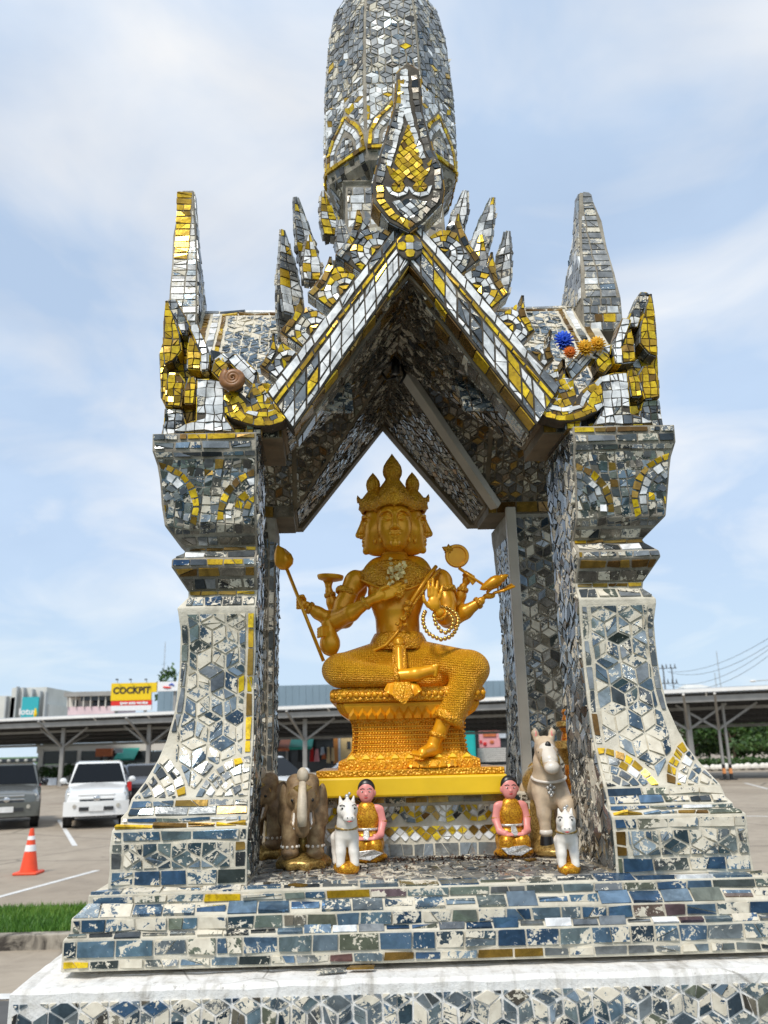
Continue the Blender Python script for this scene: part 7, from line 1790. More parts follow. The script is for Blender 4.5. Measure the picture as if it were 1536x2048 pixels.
    for i, (a, s) in enumerate(es):
        th = -math.pi/2+a*math.pi/2; fw = np.array([math.cos(th), math.sin(th), 0]); rt = np.array([-math.sin(th), math.cos(th), 0])
        o = e0 if i == 0 else twin(e0); o.location = hc+fw*.044+rt*s*.060+np.array([0, 0, .0]); o.rotation_euler = (0, 0, th+math.pi/2)
    # crowns: tiara band, ribbed cone, bud; the middle one taller
    def crown(name, base, fw, tall):
        mb = MB(); n = 32
        prof = [(.060, .064), (.062, .076), (.060, .087), (.054, .099), (.046, .112), (.036, .126), (.027, .138), (.0215, .146), (.0222, .150), (.0275, .160), (.0290, .172), (.0262, .187), (.0175, .202), (.0085, .214), (.0005, .226)] if tall else \
               [(.046, .058), (.043, .074), (.035, .089), (.024, .102), (.0165, .111), (.0190, .118), (.0212, .131), (.0188, .143), (.0105, .156), (.0005, .168)]
        sc_ = (P(788, 906)[2]-P(788, 1061)[2])/.232; V = []; Fc = []
        for i, (r, z) in enumerate(prof):
            for k in range(n): a = 2*math.pi*k/n; rr = r*(1+(.055 if k % 4 < 2 else -.045)*(1 if 2 < i < len(prof)-1 else .3)); V.append((base[0]+rr*math.cos(a), base[1]+rr*math.sin(a), base[2]+z*sc_))
        for i in range(len(prof)-1):
            for k in range(n): a, b = i*n+k, i*n+(k+1) % n; Fc.append((a, b, b+n, a+n))
        mb.add(V, Fc+[tuple(range(n))]); o = mb.build(name, M['gold_relief'], T, smooth=True, angle=50); return o
    ztop = .066
    crown('crown', hc+np.array([0, .002, -.004]), None, True)
    for a in range(4):
        th = -math.pi/2+a*math.pi/2; fw = np.array([math.cos(th), math.sin(th), 0]); rt = np.array([-math.sin(th), math.cos(th), 0])
        if a != 0: crown('crown', hc+fw*.061+np.array([0, 0, -.004]), fw, False)
        # tiara: a flaring band round the brow, pointed in front
        mb = MB(); m = 17; V = []; Fc = []
        for zz, rr in ((.050, .0550), (.058, .0595), (.072, .0620), (.082, .0610)):
            for i in range(m):
                b = math.pi*(-.62+1.24*i/(m-1)); pk = math.exp(-(b/.30)**2)
                sx, sy = math.sin(b)*rr*1.0, math.cos(b)*rr*1.02
                z_ = zz+(.005*abs(math.cos(b*7)) if zz > .08 else 0)+(pk*(.014 if zz > .08 else 0.0))-(1-math.cos(b))*.016+(.004*pk if zz < .06 else 0)*-1
                p = hc+fw*(.037+sy+pk*(.010 if zz > .08 else .002))+rt*sx+np.array([0, 0, z_]); V.append(p)
        for r in range(3):
            for i in range(m-1): Fc.append((r*m+i, r*m+i+1, (r+1)*m+i+1, (r+1)*m+i))
        mb.add(V, Fc); o = mb.build('tiara', M['gold_relief'], T, smooth=True); sd = o.modifiers.new('thick', 'SOLIDIFY'); sd.thickness = .006; sd.offset = 0
        mb = MB()
        for j in range(13):
            b = math.pi*(-.55+1.1*j/12); p = hc+fw*(.037+math.cos(b)*.0625)+rt*math.sin(b)*.061+np.array([0, 0, .064-(1-math.cos(b))*.016]); mb.ball(p, .0042, 6, 4)
        mb.build('tiara_bead', M['gold'], T, smooth=True)['kind'] = 'stuff'
        mb = MB(); p = hc+fw*.104+np.array([0, 0, .083]); mb.tube([p, p+fw*.004+np.array([0, 0, .012]), p+fw*.006+np.array([0, 0, .022])], [.009, .006, .0008], 6); mb.build('tiara_leaf', M['gold_relief'], T, smooth=True)
    mb = MB(); mb.tube([P(789, 1106), P(789, 1109), P(789, 1112)], [.0375, .041, .039], 24); mb.tube([P(789, 1112.5), P(789, 1118), P(789, 1126)], [.041, .044, .050], 24); o = mb.build('neck_ring', M['gold'], T, smooth=True, angle=40)
    # -------- things cast in the hands
    mb = MB(); a, b = P(647, 1322, -.05), P(573, 1136, -.045); mb.tube([a, b], .0052, 8); mb.build('staff', M['gold'], T, smooth=True)
    ax = Vector(b-a).normalized(); R_ = ax.to_track_quat('Z', 'Y').to_matrix(); rt_ = lambda p: tuple(R_ @ Vector(p)); mb = MB()
    V = []; n = 20; prof = [(.006, -.004), (.020, .004), (.027, .018), (.026, .034), (.017, .056), (.006, .070), (.0005, .076)]
    for r, z in prof:
        for k in range(n): a_ = 2*math.pi*k/n+z*9; rr = r*(1+(.10 if k % 4 < 2 else -.08)); V.append(tuple(np.array(rt_((rr*math.cos(a_), rr*math.sin(a_), z)))+b))
    mb.add(V, [(i*n+k, i*n+(k+1) % n, (i+1)*n+(k+1) % n, (i+1)*n+k) for i in range(len(prof)-1) for k in range(n)]+[tuple(range(n))]); mb.build('staff_bud', M['gold'], T, smooth=True)
    mb = MB(); p = P(661, 1157, .015); mb.lathe(p, [(.0, -.010), (.020, -.008), (.037, -.003), (.040, .004), (.040, .009), (.034, .0095), (.030, .006), (.0, .005)], 26, rot=lambda v: (v[0], v[1]*.9, v[2]-v[0]*.06)); mb.build('disc', M['gold'], T, smooth=True, angle=40)
    c = Clay(P(628, 1312, -.09)-[0, .03, 0], P(690, 1238, .03), .0024); c.ell(P(660, 1287, -.03), (.030, .030, .036), .01); c.cap(P(661, 1266, -.03), P(656, 1247, -.028), .016, .020, .012); c.cap(P(662, 1300, -.03), P(666, 1308, -.03), .018, .008, .01); c.build('water_pot', M['gold'], T)
    p = P(914, 1112, .0); mb = MB(); fl = lambda v: (v[0], -v[2], v[1]); mb.lathe(p, [(.0, -.005), (.034, -.005), (.037, .0), (.034, .006), (.028, .006), (.026, .002), (.0, .002)], 28, rot=fl); mb.build('mirror', M['gold'], T, smooth=True, angle=40)
    mb = MB(); mb.tube([P(918, 1136, .0), P(940, 1152, -.012), P(966, 1169, -.02)], [.005, .0042, .0042], 7); mb.build('mirror_handle', M['gold'], T, smooth=True)
    mb = MB()
    for i, (x, y) in enumerate(((884, 1094), (892, 1100), (897, 1088), (906, 1090), (889, 1106))):
        mb.tube([P(900, 1101, .0), P((900+x)/2-2, (1101+y)/2, .0), P(x, y, .0)], [.009, .0085, .001], 6)
    mb.build('mirror_flame', M['gold_relief'], T, smooth=True)
    a, b = P(962, 1178, -.02), P(1020, 1148, -.02); ax = Vector(b-a).normalized(); R2 = ax.to_track_quat('Z', 'Y').to_matrix(); mb = MB(); V = []; n = 18
    prof = [(.001, -.004), (.010, .006), (.017, .022), (.022, .042), (.021, .056), (.015, .066), (.013, .070), (.015, .073), (.009, .080), (.010, .083), (.001, .094)]
    for r, z in prof:
        for k in range(n): a_ = 2*math.pi*k/n; V.append(tuple(np.array(R2 @ Vector((r*math.cos(a_), r*.85*math.sin(a_), z)))+a))
    mb.add(V, [(i*n+k, i*n+(k+1) % n, (i+1)*n+(k+1) % n, (i+1)*n+k) for i in range(len(prof)-1) for k in range(n)]); mb.build('conch', M['gold'], T, smooth=True)
    # prayer beads in two loops from the raised hand
    mb = MB(); mb.ball((0, 0, 0), .0062, 12, 8); b0 = mb.build('bead', M['bead_gold'], T, smooth=True); b0['label'] = 'small bright gold prayer bead'; first = True
    loops = [[(850, 1224, -.115), (846, 1234, -.135), (847, 1250, -.142), (855, 1265, -.144), (868, 1274, -.144), (882, 1279, -.143), (896, 1276, -.142), (907, 1268, -.138), (914, 1254, -.13), (917, 1240, -.12), (911, 1226, -.10), (898, 1218, -.09), (884, 1214, -.085)],
             [(868, 1232, -.14), (872, 1248, -.148), (882, 1262, -.15), (893, 1266, -.148), (903, 1257, -.145), (907, 1243, -.138), (902, 1230, -.125), (890, 1222, -.11), (880, 1218, -.10)]]
    for lp in loops:
        pts = [P(*p) for p in lp]; acc = 0; s_ = 0
        seg = [np.linalg.norm(pts[i+1]-pts[i]) for i in range(len(pts)-1)]; tot = sum(seg); nb = int(tot/.0118)
        for i in range(nb+1):
            t = tot*i/nb; j = 0
            while j < len(seg)-1 and t > seg[j]: t -= seg[j]; j += 1
            p = pts[j]+(pts[j+1]-pts[j])*min(1, t/seg[j]); o = b0 if first else twin(b0); first = False; o.location = p
    # gold leaf rubbed on the chest
    gl = MB()
    for i in range(46):
        x, y = random.gauss(797, 11), random.gauss(1146, 11); p = P(x, y, -.079-.004*random.random()); s = .004+.005*random.random(); a = random.random()*6.28
        q_ = [(p[0]+s*math.cos(a+k*1.57)*(.6+.6*random.random()), p[1]+random.uniform(-.005, .002), p[2]+s*math.sin(a+k*1.57)*(.6+.6*random.random())) for k in range(4)]
        gl.add(q_, [(0, 1, 2, 3)])
    gl.build('gold_leaf', M['gold_leaf'], T)['kind'] = 'stuff'
build_statue()

# ================================================================== figurines
def place(root, px, py, rz, z=FLOOR+.0005):
    p = on_ground(px, py, z); root.location = (p[0], p[1], z); root.rotation_euler = (0, 0, rz); return root
# figures are built facing -Y (toward the viewer): f(x, forward, up)
F3 = lambda x, f, z: (x, -f, z)
def elephant(px, py, rz, label):
    t = empty('elephant_figurine', (0, 0, 0), label, 'figurine', 'elephant figurines')
    c = Clay((-.085, -.11, .02), (.085, .16, .26), .0028); A = lambda *p: F3(*p)
    c.ell(A(0, -.055, .145), (.058, .075, .062), .02); c.ell(A(0, .030, .178), (.044, .042, .050), .015)
    for s in (-1, 1):
        c.ell(A(s*.019, .028, .212), (.025, .026, .024), .01); c.ell(A(s*.016, .050, .196), (.018, .018, .02), .01)
        c.ell(A(s*.052, .010, .160), (.011, .022, .050), .006, rot=Matrix.Rotation(-s*.45, 3, 'Z')); c.ell(A(s*.058, .008, .128), (.009, .016, .024), .008)
        c.chain([A(s*.030, .018, .135), A(s*.033, .022, .085), A(s*.033, .026, .042)], [.028, .0215, .0215], .008); c.ell(A(s*.033, .034, .043), (.023, .022, .012), .006)
        c.chain([A(s*.034, -.10, .13), A(s*.034, -.10, .085), A(s*.034, -.10, .042)], [.033, .024, .022], .008)
        c.chain([A(s*.023, .058, .140), A(s*.026, .075, .118), A(s*.022, .085, .108)], [.007, .006, .003], .003)
        c.ell(A(s*.024, .066, .172), (.005, .004, .004), .002); c.ell(A(s*.024, .070, .172), (.010, .006, .003), .002, sub=True)
    c.chain([A(0, .060, .185), A(0, .082, .150), A(0, .090, .120), A(0, .086, .100), A(0, .074, .094)], [.022, .0185, .0175, .016, .012], .008)
    for k in range(7): c.cap(A(-.012, .100-.0012*(k-3)**2*.3, .108+.009*k), A(.012, .100-.0012*(k-3)**2*.3, .108+.009*k), .0018, .0018, .002)
    c.build('body', M['elephant'], t)
    for s in (-1, 1):
        mb = MB(); mb.ball(A(s*.0255, .0655, .1715), (.0052, .0035, .0045), 8, 6); e = mb.build('eye', M['black_paint'], t, smooth=True)
        mb = MB()
        for k in range(10): mb.ball(A(s*.033+.0222*math.cos(k*.628), .026+.0222*math.sin(k*.628), .058), .0042, 6, 4)
        mb.build('anklet', M['porcelain'], t, smooth=True)
        mb = MB(); V = [A(s*.005, .078, .212), A(s*.022, .070, .205), A(s*.036, .058, .192), A(s*.038, .052, .180), A(s*.020, .072, .186), A(s*.006, .083, .192)]; V2 = [(p[0], p[1]+.012, p[2]) for p in V]
        mb.add(V+V2, [tuple(range(6)), tuple(range(11, 5, -1))]+[(i, i+6, (i+1) % 6+6, (i+1) % 6) for i in range(6)]); mb.build('headcloth', M['dull_glitter'], t, bevel=.002)
        mb = MB(); mb.tube([A(s*.020, .062, .138), A(s*.024, .078, .116), A(s*.020, .088, .104)], [.0065, .0055, .002], 7); mb.build('tusk', M['porcelain'], t, smooth=True)
    mb = MB(); mb.ball(A(0, .052, .232), (.0155, .015, .020), 12, 8); mb.build('head_ornament', M['pale_clay'], t, smooth=True)
    mb = MB(); mb.tube([A(0, .076, .215), A(0, .098, .170), A(0, .1085, .135), A(0, .107, .112)], [.009, .0125, .0135, .011], 10); mb.build('trunk_stripe', M['pale_clay'], t, smooth=True)
    mb = MB(); mb.lathe(A(0, -.06, .17), [(.064, -.02), (.061, .0), (.052, .022), (.03, .036), (.0, .040)], 20, sy=1.1); mb.build('saddle_cloth', M['dull_glitter'], t, smooth=True)
    c = Clay((-.085, -.085, -.004), (.085, .17, .05), .0032); c.ell(A(0, -.025, .018), (.070, .090, .024), .01)
    for k in range(9): a = k*.7; c.ell(A(.062*math.cos(a), -.025+.08*math.sin(a), .012), (.014, .014, .013), .008)
    c.build('base', M['dull_glitter'], t)
    mb = MB(); mb.tube([A(0, -.02, .03), A(0, -.03, .10)], [.022, .03], 10); mb.build('support', M['dull_glitter'], t, smooth=True)
    t.scale = (.93, .93, .95); return place(t, px, py, rz)
e1 = elephant(606, 1738, rad(3), 'brown elephant figurine with a pale trunk, standing in full view by the left pillar')
e2 = elephant(537, 1716, rad(-24), 'brown elephant figurine half hidden behind the left front pillar')
def big_horse():
    t = empty('horse_figurine', (0, 0, 0), 'tall beige horse figurine with a gold saddle and a black forehead spot', 'figurine', 'horse figurines'); A = lambda *p: F3(*p)
    c = Clay((-.09, -.13, .02), (.10, .20, .36), .0028)
    c.ell(A(-.012, -.085, .178), (.050, .105, .056), .02); c.ell(A(0, .0, .175), (.046, .042, .056), .02)
    c.chain([A(0, -.005, .205), A(-.004, .012, .245), A(-.006, .022, .275)], [.044, .034, .027], .015)
    c.chain([A(-.006, .020, .290), A(-.002, .055, .266), A(.002, .088, .238)], [.028, .026, .0195], .010); c.ell(A(.003, .094, .233), (.021, .018, .017), .006)
    for s in (-1, 1):
        c.chain([A(-.006+s*.020, .018, .308), A(-.006+s*.024, .016, .326), A(-.006+s*.023, .016, .338)], [.009, .0095, .003], .005)
        c.ell(A(.003+s*.010, .110, .238), (.004, .004, .004), .003, sub=True)
        c.ell(A(-.003+s*.022, .048, .278), (.008, .010, .007), .004)
    c.chain([A(-.022, .006, .165), A(-.020, .012, .110), A(-.018, .014, .055)], [.026, .018, .0145], .010)
    c.chain([A(.026, .006, .170), A(.040, .045, .135), A(.046, .062, .105), A(.046, .050, .075)], [.026, .021, .016, .012], .010)
    for s in (-1, 1): c.chain([A(-.012+s*.030, -.15, .165), A(-.012+s*.034, -.165, .105), A(-.012+s*.034, -.15, .045)], [.032, .02, .015], .01)
    c.chain([A(-.012, -.18, .20), A(-.012, -.215, .16), A(-.012, -.21, .08)], [.012, .016, .010], .008)
    c.build('body', M['horse_clay'], t)
    c = Clay((-.05, -.125, .215), (.06, -.03, .30), .0022); c.chain([A(-.003, .052, .276), A(.001, .080, .252)], [.0245, .0215], .01); c.ell(A(.003, .098, .234), (.0205, .0175, .0165), .006); c.build('face', M['porcelain'], t)
    mb = MB(); mb.ball(A(-.001, .0675, .287), (.0095, .006, .016), 9, 6); mb.build('forehead_spot', M['black_paint'], t, smooth=True)
    for s in (-1, 1):
        mb = MB(); mb.ball(A(-.002+s*.0235, .060, .272), (.004, .007, .006), 8, 6); mb.build('eye', M['black_paint'], t, smooth=True)
        mb = MB(); mb.ball(A(-.006+s*.0225, .024, .322), (.0045, .003, .010), 8, 6); mb.build('ear_lining', M['skin_pink'], t, smooth=True)
    mb = MB(); mb.tube([A(.001+.0245*math.cos(a), .078, .250+.0225*math.sin(a)) for a in np.linspace(0, 6.28, 17)], .0028, 6, False); mb.build('noseband', M['dull_glitter'], t, smooth=True)
    mb = MB(); mb.tube([A(.046*math.cos(a), .008-.042*math.sin(a), .206+.012*math.sin(a)) for a in np.linspace(-3.3, .16, 16)], .0042, 6); mb.build('collar', M['porcelain'], t, smooth=True)
    mb = MB()
    for k, (x, z) in enumerate(((0, .186), (-.008, .180), (.008, .180), (0, .174), (-.005, .167), (.005, .167), (0, .160))): mb.ball(A(x, .050, z), .0055, 6, 4)
    mb.build('pendant', M['silver_glitter'], t, smooth=True)
    c = Clay((-.075, -.0, .15), (.06, .17, .26), .003); c.ell(A(-.014, -.075, .190), (.055, .060, .052), .01); c.ell(A(-.014, -.02, .225), (.03, .012, .022), .012); c.ell(A(-.014, -.125, .225), (.034, .014, .024), .012); c.build('saddle', M['dull_glitter'], t)
    for p in (A(-.018, .016, .040), A(-.012-.030, -.148, .032), A(-.012+.034, -.148, .032)):
        mb = MB(); mb.lathe(p, [(.019, -.010), (.0165, .012)], 14); mb.build('hoof', M['black_paint'], t, smooth=True, angle=40)
    mb = MB(); mb.lathe(A(.046, .048, .069), [(.0155, -.010), (.014, .012)], 14); mb.build('hoof', M['porcelain'], t, smooth=True, angle=40)
    mb = MB(); mb.lathe(A(-.018, .015, .062), [(.0165, -.007), (.018, 0), (.0165, .007)], 14); mb.build('anklet', M['porcelain'], t, smooth=True)
    c = Clay((-.10, -.08, -.004), (.11, .23, .15), .0034); c.ell(A(.005, -.055, .016), (.080, .12, .024), .01); c.chain([A(-.02, -.06, .02), A(-.018, -.055, .13)], [.040, .034], .02); c.ell(A(.05, .02, .018), (.03, .03, .02), .01); c.build('base', M['dull_glitter'], t)
    t.scale = (.95, .95, .95); return place(t, 1108, 1712, rad(-6))
big_horse()
def small_horse(px, py, rz, label, sc=1.0, droop=False):
    t = empty('horse_figurine', (0, 0, 0), label, 'figurine', 'horse figurines'); A = lambda *p: F3(*p)
    c = Clay((-.05, -.09, .008), (.05, .09, .20), .0022)
    c.ell(A(0, -.030, .085), (.026, .045, .030), .012)
    hz = .128 if droop else .142; hy = .020
    c.chain([A(0, .0, .092), A(0, .012, .118), A(0, hy, hz)], [.028, .022, .020], .01); c.ell(A(0, hy+.004, hz+.004), (.025, .023, .021), .008)
    c.chain([A(0, hy+.01, hz+.004), A(0, hy+.038, hz-.012)], [.019, .0125], .008); c.ell(A(0, hy+.042, hz-.013), (.0145, .011, .010), .004)
    for s in (-1, 1):
        c.chain([A(s*.014, hy-.006, hz+.018), A(s*.017, hy-.006, hz+.034)], [.0065, .002], .004)
        c.chain([A(s*.014, .004, .080), A(s*.016, .012, .050), A(s*.017, .016, .024)], [.015, .0115, .0105], .006); c.chain([A(s*.016, -.060, .075), A(s*.018, -.066, .045), A(s*.018, -.062, .022)], [.018, .011, .010], .006)
    c.cap(A(0, hy-.004, hz+.020), A(0, hy+.006, hz+.030), .007, .004, .005)
    c.build('body', M['white_paint'], t)
    for s in (-1, 1):
        mb = MB(); mb.ball(A(s*.0145, hy+.0235, hz+.008), (.0052, .0042, .0048), 8, 6); e = mb.build('eye', M['white_paint'], t, smooth=True)
        mb = MB(); mb.ball(A(s*.0150, hy+.0272, hz+.0085), (.0026, .0018, .0028), 7, 5); mb.build('pupil', M['black_paint'], e, smooth=True)
        mb = MB(); mb.tube([A(s*.020, hy+.018, hz+.014), A(s*.015, hy+.026, hz+.0165), A(s*.009, hy+.029, hz+.0145)], .0012, 5); mb.build('brow', M['black_paint'], t)
        mb = MB(); mb.ball(A(s*.0055, hy+.0525, hz-.011), (.0016, .0012, .0016), 6, 4); mb.build('nostril', M['black_paint'], t)
    mb = MB(); mb.tube([A(-.009, hy+.047, hz-.0175), A(0, hy+.052, hz-.0195), A(.009, hy+.047, hz-.0175)], .0016, 5); mb.build('mouth', M['red_paint'], t)
    mb = MB(); mb.tube([A(.0265*math.cos(a), .006+.024*math.sin(a), .106+.004*-math.sin(a)) for a in np.linspace(0, 6.28, 19)], .0030, 6, False); mb.build('collar', M['dull_glitter'], t, smooth=True)
    mb = MB(); mb.ball(A(.0, hy-.002, hz+.034), .0058, 7, 5); mb.ball(A(.006, hy-.002, hz+.040), .004, 7, 5); mb.build('plume', M['silver_glitter'], t, smooth=True)
    c = Clay((-.05, -.05, -.003), (.05, .10, .09), .0024); c.ell(A(0, -.020, .012), (.030, .052, .017), .01); c.ell(A(-.008, .014, .014), (.018, .018, .015), .006); c.ell(A(.010, .010, .015), (.019, .019, .016), .006); c.chain([A(0, -.012, .02), A(0, -.010, .066)], [.013, .010], .008); c.build('base', M['glitter'], t)
    t.scale = (sc, sc, sc); return place(t, px, py, rz)
small_horse(694, 1748, rad(8), 'small white horse figurine in front of the left kneeling doll', .98)
small_horse(1139, 1748, rad(-10), 'small white horse figurine with lowered head in front of the tall horse', .86, True)
def doll(px, py, rz, label, sash):
    t = empty('kneeling_doll', (0, 0, 0), label, 'figurine', 'kneeling dolls'); A = lambda *p: F3(*p)
    c = Clay((-.07, -.09, .03), (.07, .05, .22), .0022)
    c.ell(A(0, .002, .176), (.0215, .0220, .0275), .008); c.ell(A(0, .010, .166), (.016, .014, .016), .006); c.cap(A(0, 0, .156), A(0, -.001, .138), .0105, .0115, .006); c.cap(A(-.026, -.002, .132), A(.026, -.002, .132), .0125, .0125, .01)
    c.cap(A(0, .022, .176), A(0, .0255, .170), .002, .0038, .003)
    for s in (-1, 1):
        c.chain([A(s*.034, -.002, .130), A(s*.041, .002, .098), A(s*.036, .030, .070), A(s*.024, .050, .064)], [.0115, .0098, .0085, .0078], .006)
        for k in range(4): c.chain([A(s*(.024-.0045*k), .052, .064), A(s*(.020-.0045*k), .060, .060)], [.0032, .0026], .002)
        c.chain([A(s*.028, .046, .068), A(s*.020, .052, .071)], [.003, .0025], .002)
        c.ell(A(s*.0215, .0, .174), (.004, .006, .008), .003)
    c.build('body', M['skin_pink'], t)
    c = Clay((-.07, -.09, -.003), (.07, .06, .15), .0024)
    c.chain([A(0, 0, .128), A(0, .0, .108), A(0, 0, .082)], [.026, .029, .026], .012); c.ell(A(-.012, .012, .114), (.014, .014, .014), .008); c.ell(A(.012, .012, .114), (.014, .014, .014), .008)
    c.ell(A(0, -.008, .046), (.044, .045, .040), .015); c.ell(A(-.020, .034, .040), (.022, .038, .026), .012); c.ell(A(.020, .034, .040), (.022, .038, .026), .012); c.ell(A(0, .008, .014), (.052, .062, .018), .010)
    c.build('dress', M['glitter'], t)
    c = Clay((-.03, -.03, .155), (.03, .035, .215), .0018); c.ell(A(0, -.004, .184), (.0228, .0232, .0262), .004); c.ell(A(0, .026, .172), (.024, .018, .026), .004, sub=True); c.build('hair', M['black_paint'], t)
    for s in (-1, 1):
        mb = MB(); mb.ball(A(s*.0085, .0215, .1775), (.0042, .0016, .0020), 8, 5); e = mb.build('eye', M['white_paint'], t, smooth=True)
        mb = MB(); mb.ball(A(s*.0085, .0230, .1775), (.0019, .0010, .0019), 7, 5); mb.build('pupil', M['black_paint'], e, smooth=True)
        mb = MB(); mb.tube([A(s*.0030, .0225, .1838), A(s*.0085, .0222, .1858), A(s*.0145, .0180, .1838)], .0011, 5); mb.build('eyebrow', M['black_paint'], t)
        mb = MB(); mb.tube([A(s*.041+.0105*math.cos(a), .001+.0105*math.sin(a), .102) for a in np.linspace(0, 6.28, 13)], .0022, 5, False); mb.build('bracelet', M['glitter'], t)
    mb = MB(); mb.ball(A(0, .0235, .1625), (.0052, .0018, .0022), 8, 5); mb.build('lips', M['red_paint'], t, smooth=True)
    mb = MB(); mb.tube([A(.0275*math.cos(a), .003+.0275*math.sin(a), .083) for a in np.linspace(0, 6.28, 17)], .0040, 6, False); mb.build('belt', M['silver_glitter'], t, smooth=True)
    mb = MB(); V = [A(-.006, .030, .083), A(.006, .030, .083), A(.010, .060, .060), A(-.010, .060, .060)]; V2 = [(p[0], p[1]+.006, p[2]-.004) for p in V]; mb.add(V+V2, [(0, 1, 2, 3), (7, 6, 5, 4), (0, 4, 5, 1), (1, 5, 6, 2), (2, 6, 7, 3), (3, 7, 4, 0)]); mb.build('sash', M['silver_glitter'], t, bevel=.002)
    mb = MB(); V = [A(-.040, .066, .030), A(.020, .075, .036), A(.044, .062, .026), A(.010, .074, .010), A(-.024, .074, .014)]; V2 = [(p[0], p[1]+.012, p[2]) for p in V]; mb.add(V+V2, [tuple(range(5)), tuple(range(9, 4, -1))]+[(i, i+5, (i+1) % 5+5, (i+1) % 5) for i in range(5)]); mb.build('hem_trim', M['silver_glitter'], t, bevel=.002)
    t.scale = (1.0, .62, .97); return place(t, px, py, rz)
doll(735, 1725, rad(-4), 'kneeling doll in an orange glitter dress beside the left white horse', 0)
doll(1027, 1716, rad(5), 'kneeling doll in an orange glitter dress left of the tall horse', 1)
def offering_stand():
    p = at(1140, 1500, 2.44); t = empty('offering_stand', (p[0], 2.44, FLOOR+.001), 'tiered red and gold glitter stand behind the tall horse', 'offering stand')
    z = lambda py: at(1140, py, 2.44)[2]-FLOOR
    for nm, prof, m in (('foot', [(.045, 0), (.05, .01), (.03, .03), (.018, z(1530))], 'red_glitter'), ('lower_tray', [(.018, z(1530)+.001), (.036, z(1500)), (.043, z(1497)), (.043, z(1483)), (.030, z(1483)+.002)], 'dull_glitter'), ('stem', [(.024, z(1482)), (.018, z(1465)), (.026, z(1456))], 'red_glitter'),
                        ('upper_tray', [(.026, z(1456)+.001), (.034, z(1453)), (.034, z(1444)), (.020, z(1442))], 'dull_glitter'), ('spire', [(.017, z(1441)), (.012, z(1430)), (.017, z(1425)), (.010, z(1415)), (.006, z(1405)), (.001, z(1392))], 'red_glitter')):
        mb = MB(); mb.lathe((0, 0, 0), prof, 20); mb.build(nm, M[m], t, smooth=True, angle=40)
    pb = on_ground(1140, 1600, FLOOR)
offering_stand()

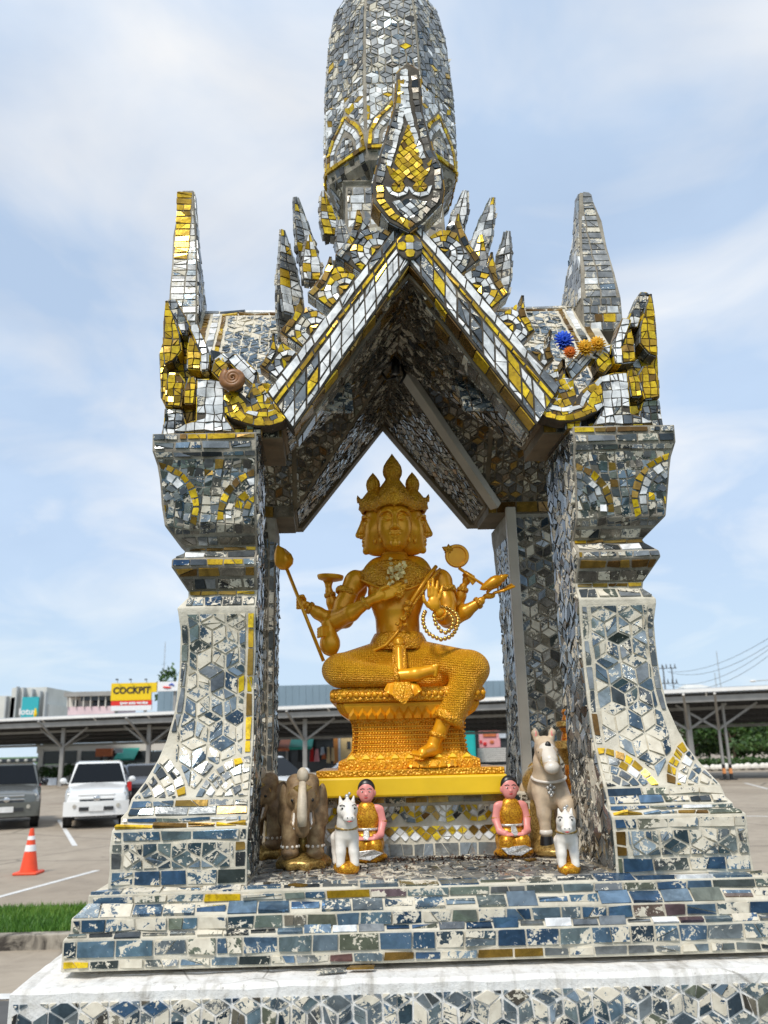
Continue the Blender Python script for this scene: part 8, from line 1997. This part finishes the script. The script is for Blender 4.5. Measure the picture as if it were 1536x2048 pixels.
# ================================================================== small things
def small_things():
    # snail shell on the left scroll
    p = UV(468, 764, .034); c = S(p[0], .020, p[1]); t = empty('snail_shell', tuple(c), 'brown spiral snail shell on the left scroll of the roof', 'snail shell')
    mb = MB(); pts = []; rs = []
    for i in range(64): a = i/63*2*math.pi*2.9; r = .0245*(1-i/63)**.85; pts.append((r*math.cos(a+2.2), -.012*(i/63)-.002, r*math.sin(a+2.2)*.95)); rs.append(max(.0016, .0135*(1-i/63)**.9+.001))
    mb.tube(pts, rs, 9); mb.ball((0, .006, 0), (.024, .012, .022), 14, 9); mb.build('whorl', M['snail'], t, smooth=True)
    mb = MB(); mb.ball((.012, .004, -.022), (.014, .010, .012), 10, 7); mb.build('foot', M['black_paint'], t, smooth=True)
    # plastic flowers lodged on the right roof corner
    def flower(px, py, v, r, mat, label, tilt=0.4, n=15, rows=3):
        u = UV(px, py, v); c = S(u[0], v, u[1]); t = empty('plastic_flower', tuple(c), label, 'plastic flower', 'plastic flowers on the roof')
        mb = MB(); mb.tube([(-r*.05, .01, -r*.25), (r*.5, .012, -r*.6), (r*1.1, .012, -r*.8)], .0025, 6); mb.build('stalk', M['white_paint'], t)
        first = None
        for k in range(rows):
            for i in range(n):
                a = 6.283*(i+.5*(k % 2))/n; e = .35+.42*k; L_ = r*(1-.10*k)
                if first is None:
                    mb = MB(); w = r*.20; mb.add([(0, 0, 0), (L_*.55, -w, .002), (L_*.9, -w*.7, .0), (L_, 0, -.001), (L_*.9, w*.7, 0), (L_*.55, w, .002), (L_*.55, 0, -.003)], [(0, 1, 6), (1, 2, 3, 6), (6, 3, 4, 5), (0, 6, 5)]); o = mb.build('petal', mat, t, smooth=True); o.modifiers.new('thick', 'SOLIDIFY').thickness = .0012; first = o
                else: o = twin(first)
                d = Vector((math.cos(a)*math.cos(e), -math.sin(e), math.sin(a)*math.cos(e))); o.rotation_euler = d.to_track_quat('X', 'Z').to_euler(); o.scale = (1-.12*k,)*3
        return t
    flower(1127, 684, .02, .030, M['blue_petal'], 'blue plastic flower on the right roof corner')
    flower(1139, 706, .015, .020, M['orange_petal'], 'orange plastic flower under the blue one')
    flower(1170, 698, .03, .026, M['yellow_petal'], 'yellow plastic flower nearer the blue one')
    flower(1194, 690, .04, .024, M['yellow_petal'], 'yellow plastic flower nearer the side finial')
    # loose and broken tiles
    def loose(px, py, z, w, d, mat, rz, label, th=.004):
        p = on_ground(px, py, z); mb = MB(); pts = [(-w/2, -d/2), (w/2*.9, -d/2*1.1), (w/2, d/2*.8), (-w/2*.7, d/2)]
        mb.prism(pts, lambda a, b: (a, b, 0), lambda a, b: (a, b, th)); o = mb.build('loose_tile', mat); o.location = (p[0], p[1], z+.0012); o.rotation_euler = (rad(1), 0, rz); tag(o, label, 'tile', 'loose tiles'); return o
    zl = lambda y: H8+.0
    loose(662, 1944, H7-.0075, .062, .022, M['mirror_tile'], .1, 'loose grey tile lying on the white ledge')
    loose(722, 1938, H7-.006, .058, .018, M['bronze_tile'], .03, 'loose brown tile leaning at the foot of the steps')
    loose(596, 1773, FLOOR+.004, .040, .016, M['bronze_tile'], -.5, 'broken brown tile on the floor before the elephant')
    loose(1060, 1722, FLOOR+.004, .030, .02, M['bronze_tile'], .8, 'broken brown tile on the floor beside the tall horse')
    loose(820, 1750, FLOOR+.004, .026, .014, M['dark_tile'], .3, 'dark tile chip in the middle of the floor')
    loose(945, 1738, FLOOR+.004, .030, .012, M['mirror_tile'], -.2, 'grey tile chip on the floor below the platform')
    # dry leaf litter swept against the platform
    n = 1500; a = on_ground(760, 1722, FLOOR+.004); b = on_ground(1075, 1716, FLOOR+.004); t_ = RNG.uniform(0, 1, n); y_ = a[1]-.004-np.abs(RNG.normal(0, .016, n)); x_ = a[0]+(b[0]-a[0])*t_
    m2 = 500; x_[:m2] = RNG.uniform(at(560, 1700, 2.2)[0], at(1190, 1700, 2.2)[0], m2); y_[:m2] = RNG.uniform(2.06, 2.29, m2)
    C_ = np.column_stack([x_, y_, FLOOR+.006+np.abs(RNG.normal(0, .004, n))*(y_ > 2.26)]); d1 = RNG.normal(size=(n, 3))*[1, 1, .35]; d1 /= np.linalg.norm(d1, axis=1)[:, None]; d2 = np.cross(d1, [0, .25, 1.0]); d2 /= np.linalg.norm(d2, axis=1)[:, None]; s = RNG.uniform(.002, .008, n)[:, None]
    cards('leaf_litter', np.stack([C_-d1*s, C_+d2*s*.4, C_+d1*s, C_-d2*s*.4], 1), RNG.uniform(0, 1, n), M['litter'], kind='stuff')
small_things()
